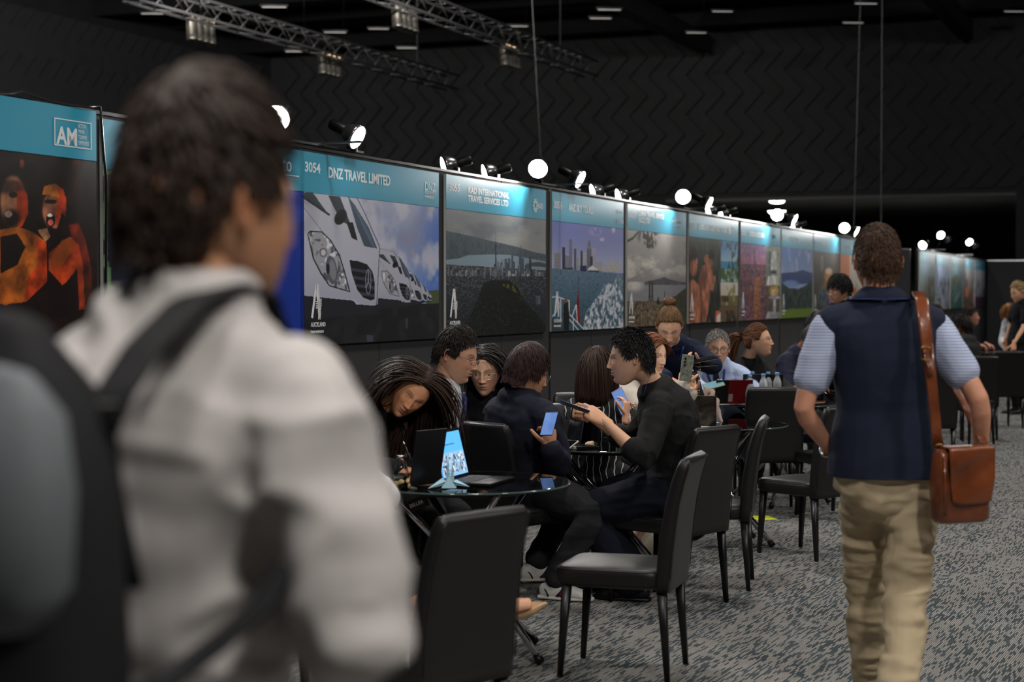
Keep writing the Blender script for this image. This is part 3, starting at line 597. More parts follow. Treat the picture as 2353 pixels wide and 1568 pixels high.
# ---- left posters
def pic_warriors():
    c = Cv(440, 230, ppp(-1331, 222, 1684, 538, 450, 1588), 1.284, 1.0)
    c.fill((26, 14, 10)); n = c.noise(6, 3, st=(2, .5)); c.put(sstep(0, .4, n) * sstep(330, 500, c.x), (92, 46, 16), .8); c.put(sstep(.1, .4, c.noise(8, 5)) * (c.y < 700), (50, 22, 14), .6)
    c.put(c.ell(60, 520, 62, 60, .2), (18, 12, 12)); c.put(c.ell(92, 465, 14, 26, .4), (150, 74, 54))
    sk, rd = (176, 118, 84), (186, 62, 24)
    c.put(c.ell(38, 690, 78, 150, .15), sk); c.put(c.poly([(60, 560), (125, 650), (128, 760), (90, 840), (60, 850)]), rd); c.put(c.ell(30, 790, 50, 50, .4), (30, 18, 14)); c.put(c.ell(10, 765, 22, 20), (200, 180, 160)); c.put(c.ell(38, 650, 26, 18), (40, 28, 22)); c.put(c.ell(0, 600, 120, 40, .4), (20, 14, 14), .7)
    c.put(c.poly([(-100, 870), (60, 840), (150, 870), (232, 930), (240, 1160), (90, 1310), (-100, 1300)]), (176, 92, 30)); c.put(c.poly([(170, 900), (236, 940), (238, 1170), (100, 1300), (120, 1150), (190, 1060)]), rd); c.put(c.poly([(-40, 900), (60, 880), (110, 960), (60, 1070), (-40, 1120)]), (22, 14, 12)); c.put(c.poly([(0, 1300), (120, 1290), (215, 1200), (205, 1400), (150, 1560), (0, 1560)]), (28, 14, 12)); c.put(c.line((-60, 1215), (40, 1240), 60), (170, 84, 30), .5)
    c.put(c.ell(285, 740, 72, 120, .1), (134, 84, 62)); c.put(c.poly([(300, 640), (355, 660), (350, 760), (320, 830), (295, 830)]), (176, 60, 30)); c.put(c.poly([(212, 650), (225, 600), (285, 582), (340, 620), (358, 700), (320, 668), (250, 650)]), (196, 110, 30)); c.put(c.poly([(290, 590), (340, 620), (358, 700), (320, 668)]), (190, 64, 24))
    c.put(c.ell(262, 690, 40, 14), (34, 22, 18)); c.put(c.ell(262, 800, 28, 44), (30, 14, 12)); c.put(c.ell(258, 772, 16, 10), (226, 216, 206)); c.put(c.ell(262, 815, 16, 18), (190, 90, 80)); c.put(c.poly([(225, 840), (300, 850), (330, 760), (370, 800), (400, 900), (250, 960)]), (24, 14, 12))
    c.put(c.poly([(180, 860), (240, 850), (260, 900), (230, 930)]), (160, 116, 84)); c.put(c.poly([(370, 830), (430, 820), (470, 920), (505, 1090), (500, 1200), (440, 1100), (400, 950)]), (110, 32, 16), .8); c.put(c.poly([(250, 1000), (330, 930), (380, 900), (430, 950), (455, 1080), (460, 1240), (470, 1330), (420, 1340), (380, 1150), (330, 1190), (250, 1100)]), (172, 60, 24)); c.grain(14, .9, 41); c.put(c.poly([(330, 920), (380, 900), (400, 960), (340, 1060), (270, 1100), (250, 1040)]), (140, 72, 24), .7)
    c.put(c.poly([(240, 1100), (330, 1200), (420, 1090), (430, 1350), (240, 1370)]), (24, 13, 12)); return c
t = poster(-3.83, 'poster of red lit performers with open mouths at the far left', pic_warriors(), 1.85, .028)
o = MB(); fx0, fx1, fz0, fz1 = 1.545, 1.81, HZ + .05, HZ + .165
for z in (fz0, fz1): o.box(((fx0+fx1)/2, -.0412, z), (fx1-fx0, .0006, .005))
for x in (fx0, fx1): o.box((x, -.0412, (fz0+fz1)/2), (.006, .0006, fz1-fz0+.005))
o.build('logo_frame', m_white, t, smooth=False); txt(t, 'AM', 1.56, HZ + .058, .105, 1, .0035, to=1.705); txt(t, 'ACTION\nMAORI\nTOURISM\nEXPERIENCE', 1.715, HZ + .138, .026, 1, .0, to=1.795)
def pic_blue():
    c = Cv(120, 140, None); c.fill((16, 22, 40)); c.put(sstep(.72, .78, c.u), (24, 56, 160)); c.put(sstep(.72, .95, c.u) * (c.v > .8), (36, 74, 190), .6); c.put((c.u < .2) * (vnoise(c.P * V(30, 14, 0), 3) > .45), (120, 170, 110), .8); c.put((c.u > .25) & (c.u < .7) & (vnoise(c.P * V(12, 12, 0), 5) > .3), (30, 40, 90)); return c
t = poster(-1.93, 'dark blue poster half hidden by the head of the man in grey jacket', pic_blue(), 1.9, .0)
txt(t, 'Timesuto', 1.3, HZ + .1, .12, 1.0, .001); MB().box((1.58, -.0412, HZ + .08), (.52, .0006, .006)).build('logo_rule', m_white, t, smooth=False)

# ---- second row far away
def pic_far(k):
    c = Cv(70, 70, None); r = np.random.default_rng(20 + k); n = c.noise(5, k)
    cols = [((150, 190, 215), (120, 130, 110), (120, 100, 70)), ((140, 170, 215), (196, 196, 206), (60, 66, 80)), ((120, 190, 210), (34, 130, 130), (90, 100, 50)), ((150, 160, 170), (140, 90, 70), (60, 44, 44)), ((190, 200, 205), (120, 110, 130), (50, 40, 60))][k]
    c.vgrad(0, cols[0], 1, cols[1]); c.put(sstep(.05, .3, n) * (c.v < .75), cols[2], .85); c.put(sstep(.1, .4, -c.noise(9, k+3)) * (c.v < .5), np.array(cols[2]) * .5, .6)
    if k == 2: c.put(c.ell(.45, .35, .25, .16, .4) * sstep(-.3, .1, n), (70, 84, 40)); c.put(c.ell(.6, .7, .3, .06, .4, -.5), (200, 214, 214), .8)
    if k == 0: c.put(c.poly([(.25, .95), (.35, .15), (.45, .95)]), (128, 112, 84))
    if k == 3: c.put(c.ell(.3, .6, .16, .14, .3), (222, 120, 60))
    if k == 4: c.put((c.y > .72).astype(float), (60, 24, 60))
    return c
far_lab = ['leftmost of the five far posters, tan spire on pale blue', 'second of the five far posters, white and blue with bare branches', 'third of the five far posters, teal water with a bird shape', 'fourth of the five far posters, brown and orange shapes', 'rightmost of the five far posters, pale above and purple below']
for k in range(5):
    t = poster(23.3 + k * 2.14, far_lab[k], pic_far(k), 2.06, 0, 'posters on the far display wall')
    txt(t, '30%d' % (65 + k), .06, HZ + .1, .05, .9, .002); txt(t, 'TOURS', .5, HZ + .1, .05, .9, .002)
# ================================================================ lamps on the poster wall
m_lamp = emit('lamp_face', (1, .98, .94), 60.0)
m_refl = mat('lamp_reflector', rgb(150, 150, 152), .25, .9)
def rot_to(d):
    """matrix whose -Z axis looks along d"""
    z = -nrm(d); x = nrm(np.cross(UP, z)); y = np.cross(z, x); return np.stack([x, y, z], 1)
def spot(name, p, d, power, angle, blend=.6, col=(1, .97, .92), size=.05, shadow=True):
    l = bpy.data.lights.new(name, 'SPOT'); l.energy = power; l.spot_size = math.radians(angle); l.spot_blend = blend; l.color = col; l.shadow_soft_size = size
    o = bpy.data.objects.new(name, l); COL.objects.link(o); o.location = tuple(p)
    o.rotation_euler = Matrix(rot_to(d).tolist()).to_euler(); return o
def flood(base, head, aim, lit, label, group, power=0.0):
    """clip-on flood: bent stem from the wall top, bell reflector, glowing face, black lamp holder behind"""
    t = thing('flood_lamp', label, 'lamp', base, 0, group); b = np.asarray(base); h = np.asarray(head); d = nrm(aim); R = rot_to(d)
    MB().box(b + V(0, 0, .012), (.05, .05, .03), 0, R_w).build('clamp', m_blk, t, b, bevel=.003)
    MB().tube([b + V(0, 0, .02), b * .5 + (h - d * .1) * .5 + V(0, 0, .03), h - d*.1], .008).build('stem', m_blk, t, b)
    mb = MB(); mb.lathe([(.001, .205), (.03, .2), (.034, .19), (.034, .1), (.026, .085)], h, 20, 0, R); mb.build('lamp_holder', m_blk, t, b)
    mb = MB(); mb.lathe([(.03, .1), (.045, .085), (.06, .06), (.072, .025), (.075, 0), (.071, 0), (.066, .03), (.05, .06), (.03, .08)], h, 28, 0, R); mb.build('reflector', m_refl, t, b)
    mb = MB(); mb.lathe([(.0705, .004), (.055, -.002), (.03, -.005), (.001, -.006)], h, 28, 0, R); mb.build('lamp_face', lit, t, b)
    if power > 0:
        o = spot('lamp_beam', h + d * .03 - b, d, power, 150, 1.0, size=.06); o.parent = t
    return t
L_dim = emit('lamp_face_bounce', (1, .98, .94), 18.0)
def bracket(s):
    t = thing('lamp_bracket', 'thin metal lamp bar on the wall top at one booth joint', 'bracket', wall(s, 0, WH + .015), WROT, 'lamp bars along the wall top')
    MB().box((0, -.0, .018), (1.05, .05, .014)).build('bar', m_alu, t, smooth=False); MB().box((0, -.12, .03), (.03, .3, .012)).build('arm', m_alu, t, smooth=False)
    return t
pairs = [.22, 4.15, 8.08, 12.1, 16.3]
names_p = ['over poster 3054', 'over the joint of posters 3055 and 3056', 'over poster 3058', 'over the joint of posters 3059 and 3060', 'over the joint of the last two near posters']
for i, s in enumerate(pairs):
    bracket(s); pw = 85 if i == 0 else 52
    flood(wall(s - .42, .02, WH + .03), wall(s - .70 - .012 * i, .12, WH + .115), V(-.12, -.93, -.34), m_lamp, 'round flood lamp facing the camera ' + names_p[i], 'flood lamps facing the camera', pw)
    flood(wall(s + .38, .02, WH + .03), wall(s + .26 - .012 * i, .12, WH + .095), V(.82, -.36, -.45), m_lamp, 'flood lamp turned right ' + names_p[i], 'flood lamps turned to the right', pw)
    # spill on the poster headers from the lamp aimed straight down
for i, s in enumerate([2.22, 2.95, 5.35, 6.05, 9.1, 9.6, 13.2]):
    sg = -1 if i % 2 == 0 else -1
    flood(wall(s, -.02, WH + .02), wall(s - .02, -.10, WH + .05), -WD * .55 - WN * .75 + V(0, 0, -.25), L_dim, 'black backed flood lamp behind the wall top, the %s of seven from the left' % (['first', 'second', 'third', 'fourth', 'fifth', 'sixth', 'last'][i]), 'flood lamps seen from behind on the wall top', 0)
for i, s in enumerate([25.0, 29.5]):
    bracket(s)
    flood(wall(s - .3, .02, WH + .03), wall(s - .5, .25, WH + .3), -WD * .7 + WN * .45 + V(0, 0, -.35), m_lamp, 'lit flood lamp facing the camera over the far posters, %s one' % ('left', 'right')[i], 'flood lamps over the far posters', 60)
    flood(wall(s + .4, .02, WH + .03), wall(s + .6, .25, WH + .25), WD * .6 + WN * .35 + V(0, 0, -.5), m_lamp, 'lit flood lamp turned right over the far posters, %s one' % ('left', 'right')[i], 'flood lamps over the far posters', 60)
flood(wall(34.33, 1.55, WH + .03), wall(34.1, 1.55, WH + .25), V(-.25, -.85, -.3), m_lamp, 'single lit flood lamp above the far end wall', 'flood lamps over the far posters', 60)
flood(wall(23.25, 0, WH + .02), wall(23.2, .1, WH + .08), V(-.5, -.6, -.3), m_lamp, 'small lit lamp at the left end of the far poster wall', 'flood lamps over the far posters', 0)

# ---- black cables along the left wall top
def cable(pts, label, r=.006):
    P = [wall(s, o, z) for s, o, z in pts]; Q = []
    for i in range(len(P)-1):
        for k in range(6): Q.append(P[i] * (1-k/6) + P[i+1] * k/6 + V(0, 0, -.02 * math.sin(k/6*PI)))
    Q.append(P[-1]); tag(MB().tube(Q, r).build('cable', m_blk), label, 'cable', 'cables on the wall top')
cable([(-4.0, .03, WH+.07), (-3.2, .03, WH+.05), (-2.8, .04, WH+.03), (-2.5, .03, WH+.04), (-1.96, .045, WH+.03)], 'black cable slung along the wall top above the red performers poster')
cable([(-1.96, .05, WH+.03), (-1.935, .06, WH-.3), (-1.94, .06, 1.6), (-1.94, .06, 1.0)], 'black cable hanging down beside the red performers poster')

# ================================================================ trusses with lamp clusters
m_truss = mat('truss_metal', rgb(105, 105, 108), .45, .6)
m_can = mat('can_silver', rgb(185, 180, 172), .35, .85, var=.25, vscale=9)
m_warm = emit('can_glow', (1, .72, .38), 3.0)
def truss(px, py, y, length, label):
    p = at(px, py, y); t = thing('lighting_truss', label, 'truss', p, WROT, 'lighting trusses under the ceiling'); h = .32
    mb = MB()
    for (a, b) in ((0, 0), (h, 0), (0, h), (h, h)): mb.tube([V(-length*.45, a - h/2, b), V(length*.55, a - h/2, b)], .025, n=8)
    mb.build('chords', m_truss, t)
    mb = MB(); n = int(length / .45)
    for i in range(n):
        x0 = -length*.45 + i * .45; x1 = x0 + .45; u, d = (0, h) if i % 2 else (h, 0)
        for a in (-h/2, h/2): mb.tube([V(x0, a, u), V(x1, a, d)], .011, n=6)
        mb.tube([V(x0, -h/2 if i % 2 else h/2, 0), V(x1, h/2 if i % 2 else -h/2, 0)], .011, n=6); mb.tube([V(x0, -h/2, h), V(x0, h/2, h)], .011, n=6)
    mb.build('lacing', m_truss, t)
    for x in (-length*.3, length*.4): MB().tube([V(x, 0, h), V(x, 0, HC - p[2])], .012, n=6).build('hanger', m_truss, t)
    return t
def clust(px, py, y, side, label):
    p = at(px, py, y); t = thing('lamp_cluster', label, 'stage lamp', p, WROT, 'four lamp clusters under the trusses'); t.scale = (1.3, 1.3, 1.2)
    MB().box((0, 0, .27), (.62, .03, .03)).build('bar', m_blk, t, bevel=.004)
    MB().tube([V(0, 0, .27), V(0, 0, .42)], .02).build('clamp', m_blk, t)
    for i in range(4):
        x = -.24 + i * .16; tl = .12 * side + .02 * (i - 1.5); R = np.array(Matrix.Rotation(tl, 3, 'Y') @ Matrix.Rotation(-.12, 3, 'X'))
        mb = MB(); mb.lathe([(.02, .2), (.045, .19), (.05, .15), (.062, .13), (.07, .06), (.074, -.17), (.078, -.18), (.078, -.2), (.07, -.2), (.066, -.16)], (x, 0, 0), 18, 0, R)
        c = mb.build('can', m_can, t)
        mb = MB()
        for q in range(3):
            a = -1.2 - q * .5; mb.box(np.array([x, 0, 0]) + R @ V(math.cos(a) * .055, math.sin(a) * .055, .15), (.010, .009, .014))
        mb.build('vent_glow', m_warm, c); mb = MB(); mb.tube([V(x - .085, 0, .02), V(x - .085, 0, .24), V(x, 0, .27), V(x + .085, 0, .24), V(x + .085, 0, .02)], .008, n=6); mb.build('yoke', m_blk, c)
        mb = MB(); mb.lathe([(.001, -.15), (.066, -.155)], (x, 0, 0), 18, 0, R); mb.build('lens', m_warm, c)
    return t
truss(700, 112, 33.4, 13, 'black lighting truss sloping down at upper left, brightly lit part')
truss(1060, 68, 31.0, 13, 'black lighting truss crossing the top middle of the hall')
clust(462, 68, 30.7, 1, 'silver lamp cluster at upper left above the man in grey jacket')
clust(757, 148, 35, 1, 'silver lamp cluster on the left truss, lower one near the bright flood lamp')
clust(930, 38, 29.3, 1, 'silver lamp cluster on the middle truss, touching the top edge')
clust(1172, 128, 34.0, 1, 'silver lamp cluster at the lower right end of the middle truss')
# the hall's own house lights: rows of small fittings under the ceiling and the clusters' light
m_tube = emit('strip_glow', (1, .97, .92), .3)
strips = [(350, 31, 40), (680, 118, 42), (630, 16, 36), (935, 110, 43), (870, 66, 43), (1600, 75, 44), (1960, 52, 43), (1660, 26, 43), (2330, 26, 45), (1380, 42, 41), (1400, 22, 38), (770, 74, 40), (1990, 8, 40), (1190, 60, 44)]
for i, (px, py, y) in enumerate(strips):
    p = at(px, py, y); t = thing('ceiling_fitting', 'slim grey strip fitting high under the black ceiling', 'ceiling light', p, 0.05, 'strip fittings under the ceiling')
    MB().box((0, 0, .03), (.6, .1, .06)).build('body', m_blk, t, bevel=.01); MB().box((0, 0, -.005), (.5, .05, .012)).build('tube', m_tube, t, bevel=.004); MB().tube([V(.2, 0, .05), V(.2, 0, HC - p[2])], .01, n=6).build('rod', m_blk, t)
# beams of the roof
for i in range(7):
    mb = MB(); s = 16 + i * 4; wbox(mb, s, s + .25, oL, FR, 9.35 + (i % 2) * .2, 9.75 + (i % 2) * .2); tag(mb.build('trim_%d' % (4 + i), m_ceil, smooth=False), kind='structure')
for i in range(3):
    mb = MB(); wbox(mb, 4, 41, -9 + i * 7.5, -8.6 + i * 7.5, 8.7, 9.2); tag(mb.build('trim_%d' % (11 + i), m_ceil, smooth=False), kind='structure')
# hanging cables
for px, px2, py2, y, lab in ((1222, 1247, 400, 30, 'thin cable hanging from the ceiling above the second bright flood lamp'), (1977, 1960, 560, 34, 'left one of the two cables hanging at right of the hall'), (2027, 2024, 580, 34, 'right one of the two cables hanging at right of the hall')):
    a = at(px, -10, y); b_ = at(px2, py2, y); b_ = V(b_[0], b_[1], max(b_[2] - .3, .0)); a = a + (a - b_) * .35; a[2] = min(a[2], HC)
    tag(MB().tube([a + (b_ - a) * k / 12 for k in range(13)], .007, n=6).build('hanging_cable', m_truss), lab, 'cable')
# round lights in the far lobby
for px, py, lab in ((1785, 459, 'upper'), (1785, 484, 'lower')):
    p = at(px, py, 56 if py < 470 else 54); t = thing('lobby_light', 'bright round light under the far soffit, %s of the two' % lab, 'ceiling light', p, 0)
    MB().lathe([(.001, .03), (.3, .03), (.31, .0), (.3, -.02)], (0, 0, 0), 24).build('rim', m_alu, t); MB().lathe([(.28, -.02), (.2, -.1), (.001, -.13)], (0, 0, 0), 24).build('diffuser', emit('lobby_glow', (1, .97, .9), 14), t)
    MB().tube([V(0, 0, 0), V(0, 0, 4.75 - p[2])], .02).build('rod', m_blk, t)

# ================================================================ light of the hall
def area(name, p, d, power, sx, sy, col=(1, .96, .9)):
    l = bpy.data.lights.new(name, 'AREA'); l.shape = 'RECTANGLE'; l.size = sx; l.size_y = sy; l.energy = power; l.color = col
    o = bpy.data.objects.new(name, l); COL.objects.link(o); o.location = tuple(p); o.rotation_euler = Matrix(rot_to(d).tolist()).to_euler(); return o
def overhead(x, y, power, z=6.4, ang=110, tx=0, ty=0, size=.35, col=(1, .955, .9)):
    spot('overhead_light', V(x, y, z), V(tx, ty, -1), power, ang, .8, col, size)
for y in (3, 8, 13, 19, 26):
    overhead(4.2 + y * .3, y, 620, ty=.15, tx=-.3); overhead(-2.6 + y * .36, y, 520, ty=-.05)
overhead(2.0, -1.5, 900, ang=95, ty=.8, tx=-.1); overhead(-.9, .6, 270, z=5.2, ang=90, ty=.15, tx=.1)  # the last spot is an added fill over the man in the pale jacket
# added spots out of view, brightening the hall's upper walls and trusses
for x, tx in ((-7, -.35), (0, .0), (8, .15)):
    spot('wall_fill', V(x, 20, 8.2), V(tx, 1, -.09), 2000, 100, .9, (1, .97, .93), .4)
for _o in (-8, -3.5): spot('lobby_fill', P0W + WD * (SF + 7) + WN * _o + V(0, 0, 1.0), V(.0, .0, 1), 260, 150, .8, (1, .98, .94), .3)  # added upward fills that brighten the lobby ceiling, no fittings there
spot('truss_fill', V(-6, 26, 7.4), V(.25, 1, -.12), 1800, 50, .8, (1, .93, .84), .2); spot('truss_fill', V(-1.5, 24, 7.6), V(.05, 1, -.14), 1300, 50, .8, (1, .93, .84), .2)  # added unseen spots that lift the trusses and cans out of the dark
spot('wall_fill', V(-8, 27, 8.0), V(-.28, 1, -.03), 2600, 70, .9, (1, .97, .93), .4)  # this and the next: unseen fills added for the left wall's planks
spot('wall_fill', V(-14, 16, 7.5), V(-.9, .8, -.05), 2200, 110, .9, (1, .97, .93), .4)
# ================================================================ chairs
m_lea = mat('black_leatherette', rgb(28, 27, 28), .38, var=.08, vscale=6, bump=.12, bscale=900, spec=.5, btype='voronoi', bdist=.001)
m_leg = mat('chair_leg_black', rgb(22, 22, 23), .35)
m_chr = mat('chrome', rgb(200, 200, 205), .08, 1.0)
def make_chair():
    t = thing('dining_chair', 'x', 'chair')
    # seat: padded slab with rounded rim, y forward
    mb = MB(); v = []; nx, ny = 15, 15
    def sup(a): return math.copysign(abs(math.cos(a)) ** .28, math.cos(a)), math.copysign(abs(math.sin(a)) ** .28, math.sin(a))
    rings = []
    for (k, z) in ((.90, .372), (.97, .378), (1.0, .392), (1.0, .425), (.985, .441), (.955, .450), (.93, .4525), (.7, .458), (.4, .462), (.05, .463)):
        rings.append([(sup(a)[0] * .215 * k, sup(a)[1] * .225 * k + .012, z) for a in np.linspace(0, 2*PI, 48, endpoint=False)])
    v = np.array(rings).reshape(-1, 3); n = 48; K = len(rings)
    f = [(i*n+j, i*n+(j+1) % n, (i+1)*n+(j+1) % n, (i+1)*n+j) for i in range(K-1) for j in range(n)] + [tuple(range(n-1, -1, -1)), tuple((K-1)*n+j for j in range(n))]
    mb.add(v, f); seat = mb.build('seat', m_lea, t)
    mb = MB(); mb.tube([V(sup(a)[0] * .215 * .985, sup(a)[1] * .225 * .985 + .012, .4425) for a in np.linspace(0, 2*PI, 48, endpoint=False)], .0025, closed=True, n=6); mb.build('seat_piping', m_lea, seat)
    # back: slab from under the seat to 0.90, leaning back, top rolled backwards
    P = [V(0, -.212, .365), V(0, -.215, .42), V(0, -.222, .52), V(0, -.234, .62), V(0, -.250, .72), V(0, -.270, .80), V(0, -.288, .855), V(0, -.300, .885), V(0, -.308, .897)]
    R = [(.208, .030), (.210, .033), (.209, .034), (.206, .033), (.203, .031), (.200, .029), (.197, .027), (.190, .023), (.180, .014)]
    mb = MB(); mb.loft(P, R, side=V(1, 0, 0), n=40, e=7, rnd=False); back = mb.build('backrest', m_lea, t)
    for sg in (1, -1): mb = MB(); mb.tube([p + V(sg * (r[0] - .006), -.0265 * r[1] / .03 - .002, 0) for p, r in zip(P[1:8], R[1:8])], .0022, n=6); mb.build('back_piping', m_lea, back)
    for sx in (1, -1):
        for sy in (1, -1):
            top = V(sx * .178, .185 if sy > 0 else -.198, .385); bot = V(sx * .188, .212 if sy > 0 else -.232, .0)
            if sy < 0: top[1] = -.205
            mb = MB(); mb.loft([top, bot + V(0, 0, .004)], [(.020, .020), (.011, .011)], side=V(1, 0, 0), n=16, e=5, rnd=False); lg = mb.build('leg', m_leg, t)
            MB().lathe([(.011, .0), (.012, .004), (.011, .008)], bot, 12).build('foot_glide', m_blk, lg)
    return t
CH0 = make_chair(); _cu = [False]
def chair(x, y, fx, fy, label, group='black dining chairs at the meeting tables'):
    rz = math.atan2(fy, fx) - PI/2
    if not _cu[0]: _cu[0] = True; o = CH0; o.location = (x, y, 0); o.rotation_euler = (0, 0, rz); o['label'] = label; o['group'] = group; return o
    return dup(CH0, (x, y, 0), rz, label, group)
def chair_rear(xr, yr, fx, fy, label):
    """xr, yr: the rear right leg on the floor, f: the way the chair faces"""
    f = nrm(V(fx, fy, 0)); r = V(f[1], -f[0], 0); c = V(xr, yr, 0) - r * .188 + f * .232
    return chair(c[0], c[1], f[0], f[1], label)
chair(-.31, 5.34, -.74, .66, 'empty black chair nearest the camera, its back filling the lower middle')
chair(.452, 7.05, -.957, .29, 'empty black chair in side view with its whole seat showing, right of the nearest table')
chair(.7825, 8.64, -.75, .66, 'black chair holding the man in the black shirt, its back toward the camera')
chair_rear(1.308, 9.31, -.98, .19, 'empty black chair seen edge on, right of the chair of the man in black')
chair(1.85, 12.32, .02, 1, 'empty black chair with square back facing the camera in front of the water bottles')
chair(1.765, 10.235, -.64, .77, 'empty black chair whose seat shows just left of the man in the vest')
chair(.04, 8.94, .68, .73, 'black chair holding the person in the navy suit, back toward the camera')
chair(.55, 11.1, .3, -.95, 'black chair by the wall behind the woman in the striped dress')
chair(-.42, 8.35, .5, -.86, 'black chair under the man in white shirt and tie')
chair(-.78, 7.95, .5, -.86, 'black chair under the long haired woman bending over the table')
chair(-.14, 9.6, .0, -1, 'black chair under the smiling woman in glasses')
chair(.46, 9.98, .3, -.95, 'black chair under the woman in the striped dress')
chair(.72, 10.75, .6, -.8, 'black chair under the woman filming with a phone')
chair(1.6, 13.3, .1, -1, 'black chair under the grey haired man in glasses')
chair(2.0, 13.65, .3, -.95, 'black chair under the ponytailed woman in glasses')
chair(2.35, 14.6, .8, -.6, 'black chair under the man in the navy short sleeved shirt')
chair(-.82, 6.05, .8, .6, 'black chair under the woman in white behind the man in grey')
chair(2.28, 12.0, -.6, .8, 'empty black chair half hidden behind the left elbow of the man in the vest')
chair(2.52, 13.7, -.8, .6, 'black chair with rounded back top seen left of the man in the vest')
chair(3.7, 15.4, -.2, 1, 'empty black chair just right of the vest man, nearest of the far chairs')
chair(4.72, 17.8, .8, .7, 'empty black chair with rounded top edge behind the nearest far chair')
chair(5.0, 18.5, .1, 1, 'empty black chair, middle one of the far chairs')
chair(5.72, 20.1, -.1, 1, 'empty black chair held by the blonde woman')
# ================================================================ tables
m_glass = bpy.data.materials.new('smoked_glass'); nt_, N_, L_, b_ = nodes_of(m_glass)
b_.inputs['Base Color'].default_value = (*rgb(12, 13, 14), 1); b_.inputs['Roughness'].default_value = .02; b_.inputs['Specular IOR Level'].default_value = .9; b_.inputs['IOR'].default_value = 1.6
tr_ = N_.new('ShaderNodeBsdfTransparent'); tr_.inputs[0].default_value = (.55, .58, .58, 1); mx_ = N_.new('ShaderNodeMixShader'); mx_.inputs[0].default_value = .62
L_.new(tr_.outputs[0], mx_.inputs[1]); L_.new(b_.outputs[0], mx_.inputs[2]); L_.new(mx_.outputs[0], N_['Material Output'].inputs['Surface'])
m_gedge = mat('glass_edge', rgb(70, 88, 86), .05, spec=.9)
def make_table():
    t = thing('round_table', 'x', 'table'); r = .45
    mb = MB(); mb.lathe([(.001, .739), (r - .003, .739), (r, .742), (r, .747), (r - .003, .750), (.001, .750)], (0, 0, 0), 96); top = mb.build('table_top', m_glass, t, sharp=30)
    mb = MB(); mb.tube([V(math.cos(a) * r, math.sin(a) * r, .7445) for a in np.linspace(0, 2*PI, 96, endpoint=False)], .0045, closed=True, n=8); mb.build('polished_edge', m_gedge, top)
    mb = MB(); mb.tube([V(math.cos(a) * .30, math.sin(a) * .30, .722) for a in np.linspace(0, 2*PI, 48, endpoint=False)], .009, closed=True, n=8); mb.build('ring', m_blk, t)
    for k in range(4):
        a = math.radians(37 + 97 * k); b = a + math.radians(160)
        p = V(math.cos(a) * .372, math.sin(a) * .372, .02); q = V(math.cos(b) * .34, math.sin(b) * .34, .728)
        lg = MB().tube([p, q], .0165, n=14).build('leg', m_chr, t)
        d = nrm(q - p); MB().tube([p - d * .012, p + d * .022], .019, n=14).build('foot_cap', m_blk, lg)
        MB().lathe([(.001, .729), (.022, .729), (.022, .7385), (.001, .7385)], (q[0], q[1], 0), 18).build('pad', m_blk, lg)
    return t
T0 = make_table(); T0.location = (-.2, 7.35, 0); T0['label'] = 'nearest round smoked glass table, with a paper crane and a laptop'; T0['group'] = 'round glass meeting tables'
def table(x, y, rz, label): return dup(T0, (x, y, 0), rz, label)
table(.50, 9.20, .2, 'round glass table between the navy suited person and the man in black')
table(1.26, 10.65, .1, 'round glass table with the paper coffee cup')
table(1.98, 12.75, .4, 'round glass table with the water bottles')
table(3.0, 14.7, .9, 'round glass table behind the left elbow of the vest man')
table(6.35, 24.2, .3, 'far round table in front of the bearded man')
table(7.6, 23.3, .5, 'far round table under the hands of the person in the white shirt')
# ================================================================ people
def ico(sub, _c={}):
    if sub not in _c:
        import bmesh
        bm = bmesh.new(); bmesh.ops.create_icosphere(bm, subdivisions=sub, radius=1.0)
        v = np.array([x.co[:] for x in bm.verts]); f = [tuple(w.index for w in q.verts) for q in bm.faces]; bm.free(); _c[sub] = (v / np.linalg.norm(v, axis=1)[:, None], f)
    return _c[sub]
def skull(d):
    x, y, z = d[:, 0], d[:, 1], d[:, 2]
    p = np.stack([.0765 * x, .099 * y, .122 * z], 1)
    t = np.clip(-z, 0, 1); bk = np.clip(-y, 0, 1); fr = np.clip(y, 0, 1)
    p[:, 0] *= 1 - .34 * t ** 1.7
    p[:, 1] += bk * t ** .9 * .052 + .046 * t ** 2.2
    p[:, 1] -= fr * .006 * np.clip(z, 0, 1)
    p[:, 2] *= np.where(z > 0, 1.0, 1.0)
    return p
def face_relief(p, d, female=False):
    X, Z = p[:, 0], p[:, 2]; w = sstep(.15, .5, d[:, 1])
    def g(x0, z0, sx, sz, s=True):
        r = np.exp(-((X - x0) / sx) ** 2 - ((Z - z0) / sz) ** 2)
        return r + np.exp(-((X + x0) / sx) ** 2 - ((Z - z0) / sz) ** 2) if s else r
    dy = np.zeros(len(p)); s = np.clip((.012 - Z) / .046, 0, 1)
    fall = np.where(Z < -.034, np.exp(-((Z + .034) / .0055) ** 2), 1) * np.where(Z > .012, np.exp(-((Z - .012) / .012) ** 2), 1)
    dy += (.005 + .0195 * s ** 1.15) * fall * np.exp(-(X / (.0078 + .0035 * s)) ** 2)
    dy += .0085 * g(.0125, -.036, .0065, .0065) - .0085 * g(.031, .004, .015, .010) - .004 * g(.013, .004, .007, .009)
    dy += (.0025 if female else .0045) * g(.028, .022, .018, .007) + .0042 * g(.031, .0, .011, .007)
    dy += .005 * g(.040, -.026, .018, .017) + .0055 * g(0, -.062, .026, .017, False)
    dy += .0045 * g(0, -.0565, .017, .0036, False) + .0055 * g(0, -.068, .014, .0042, False) - .0055 * g(0, -.0622, .021, .0019, False)
    dy += -.0035 * g(0, -.08, .016, .005, False) + .008 * g(0, -.1, .018, .012, False)
    q = p.copy(); q[:, 1] += dy * w; return q
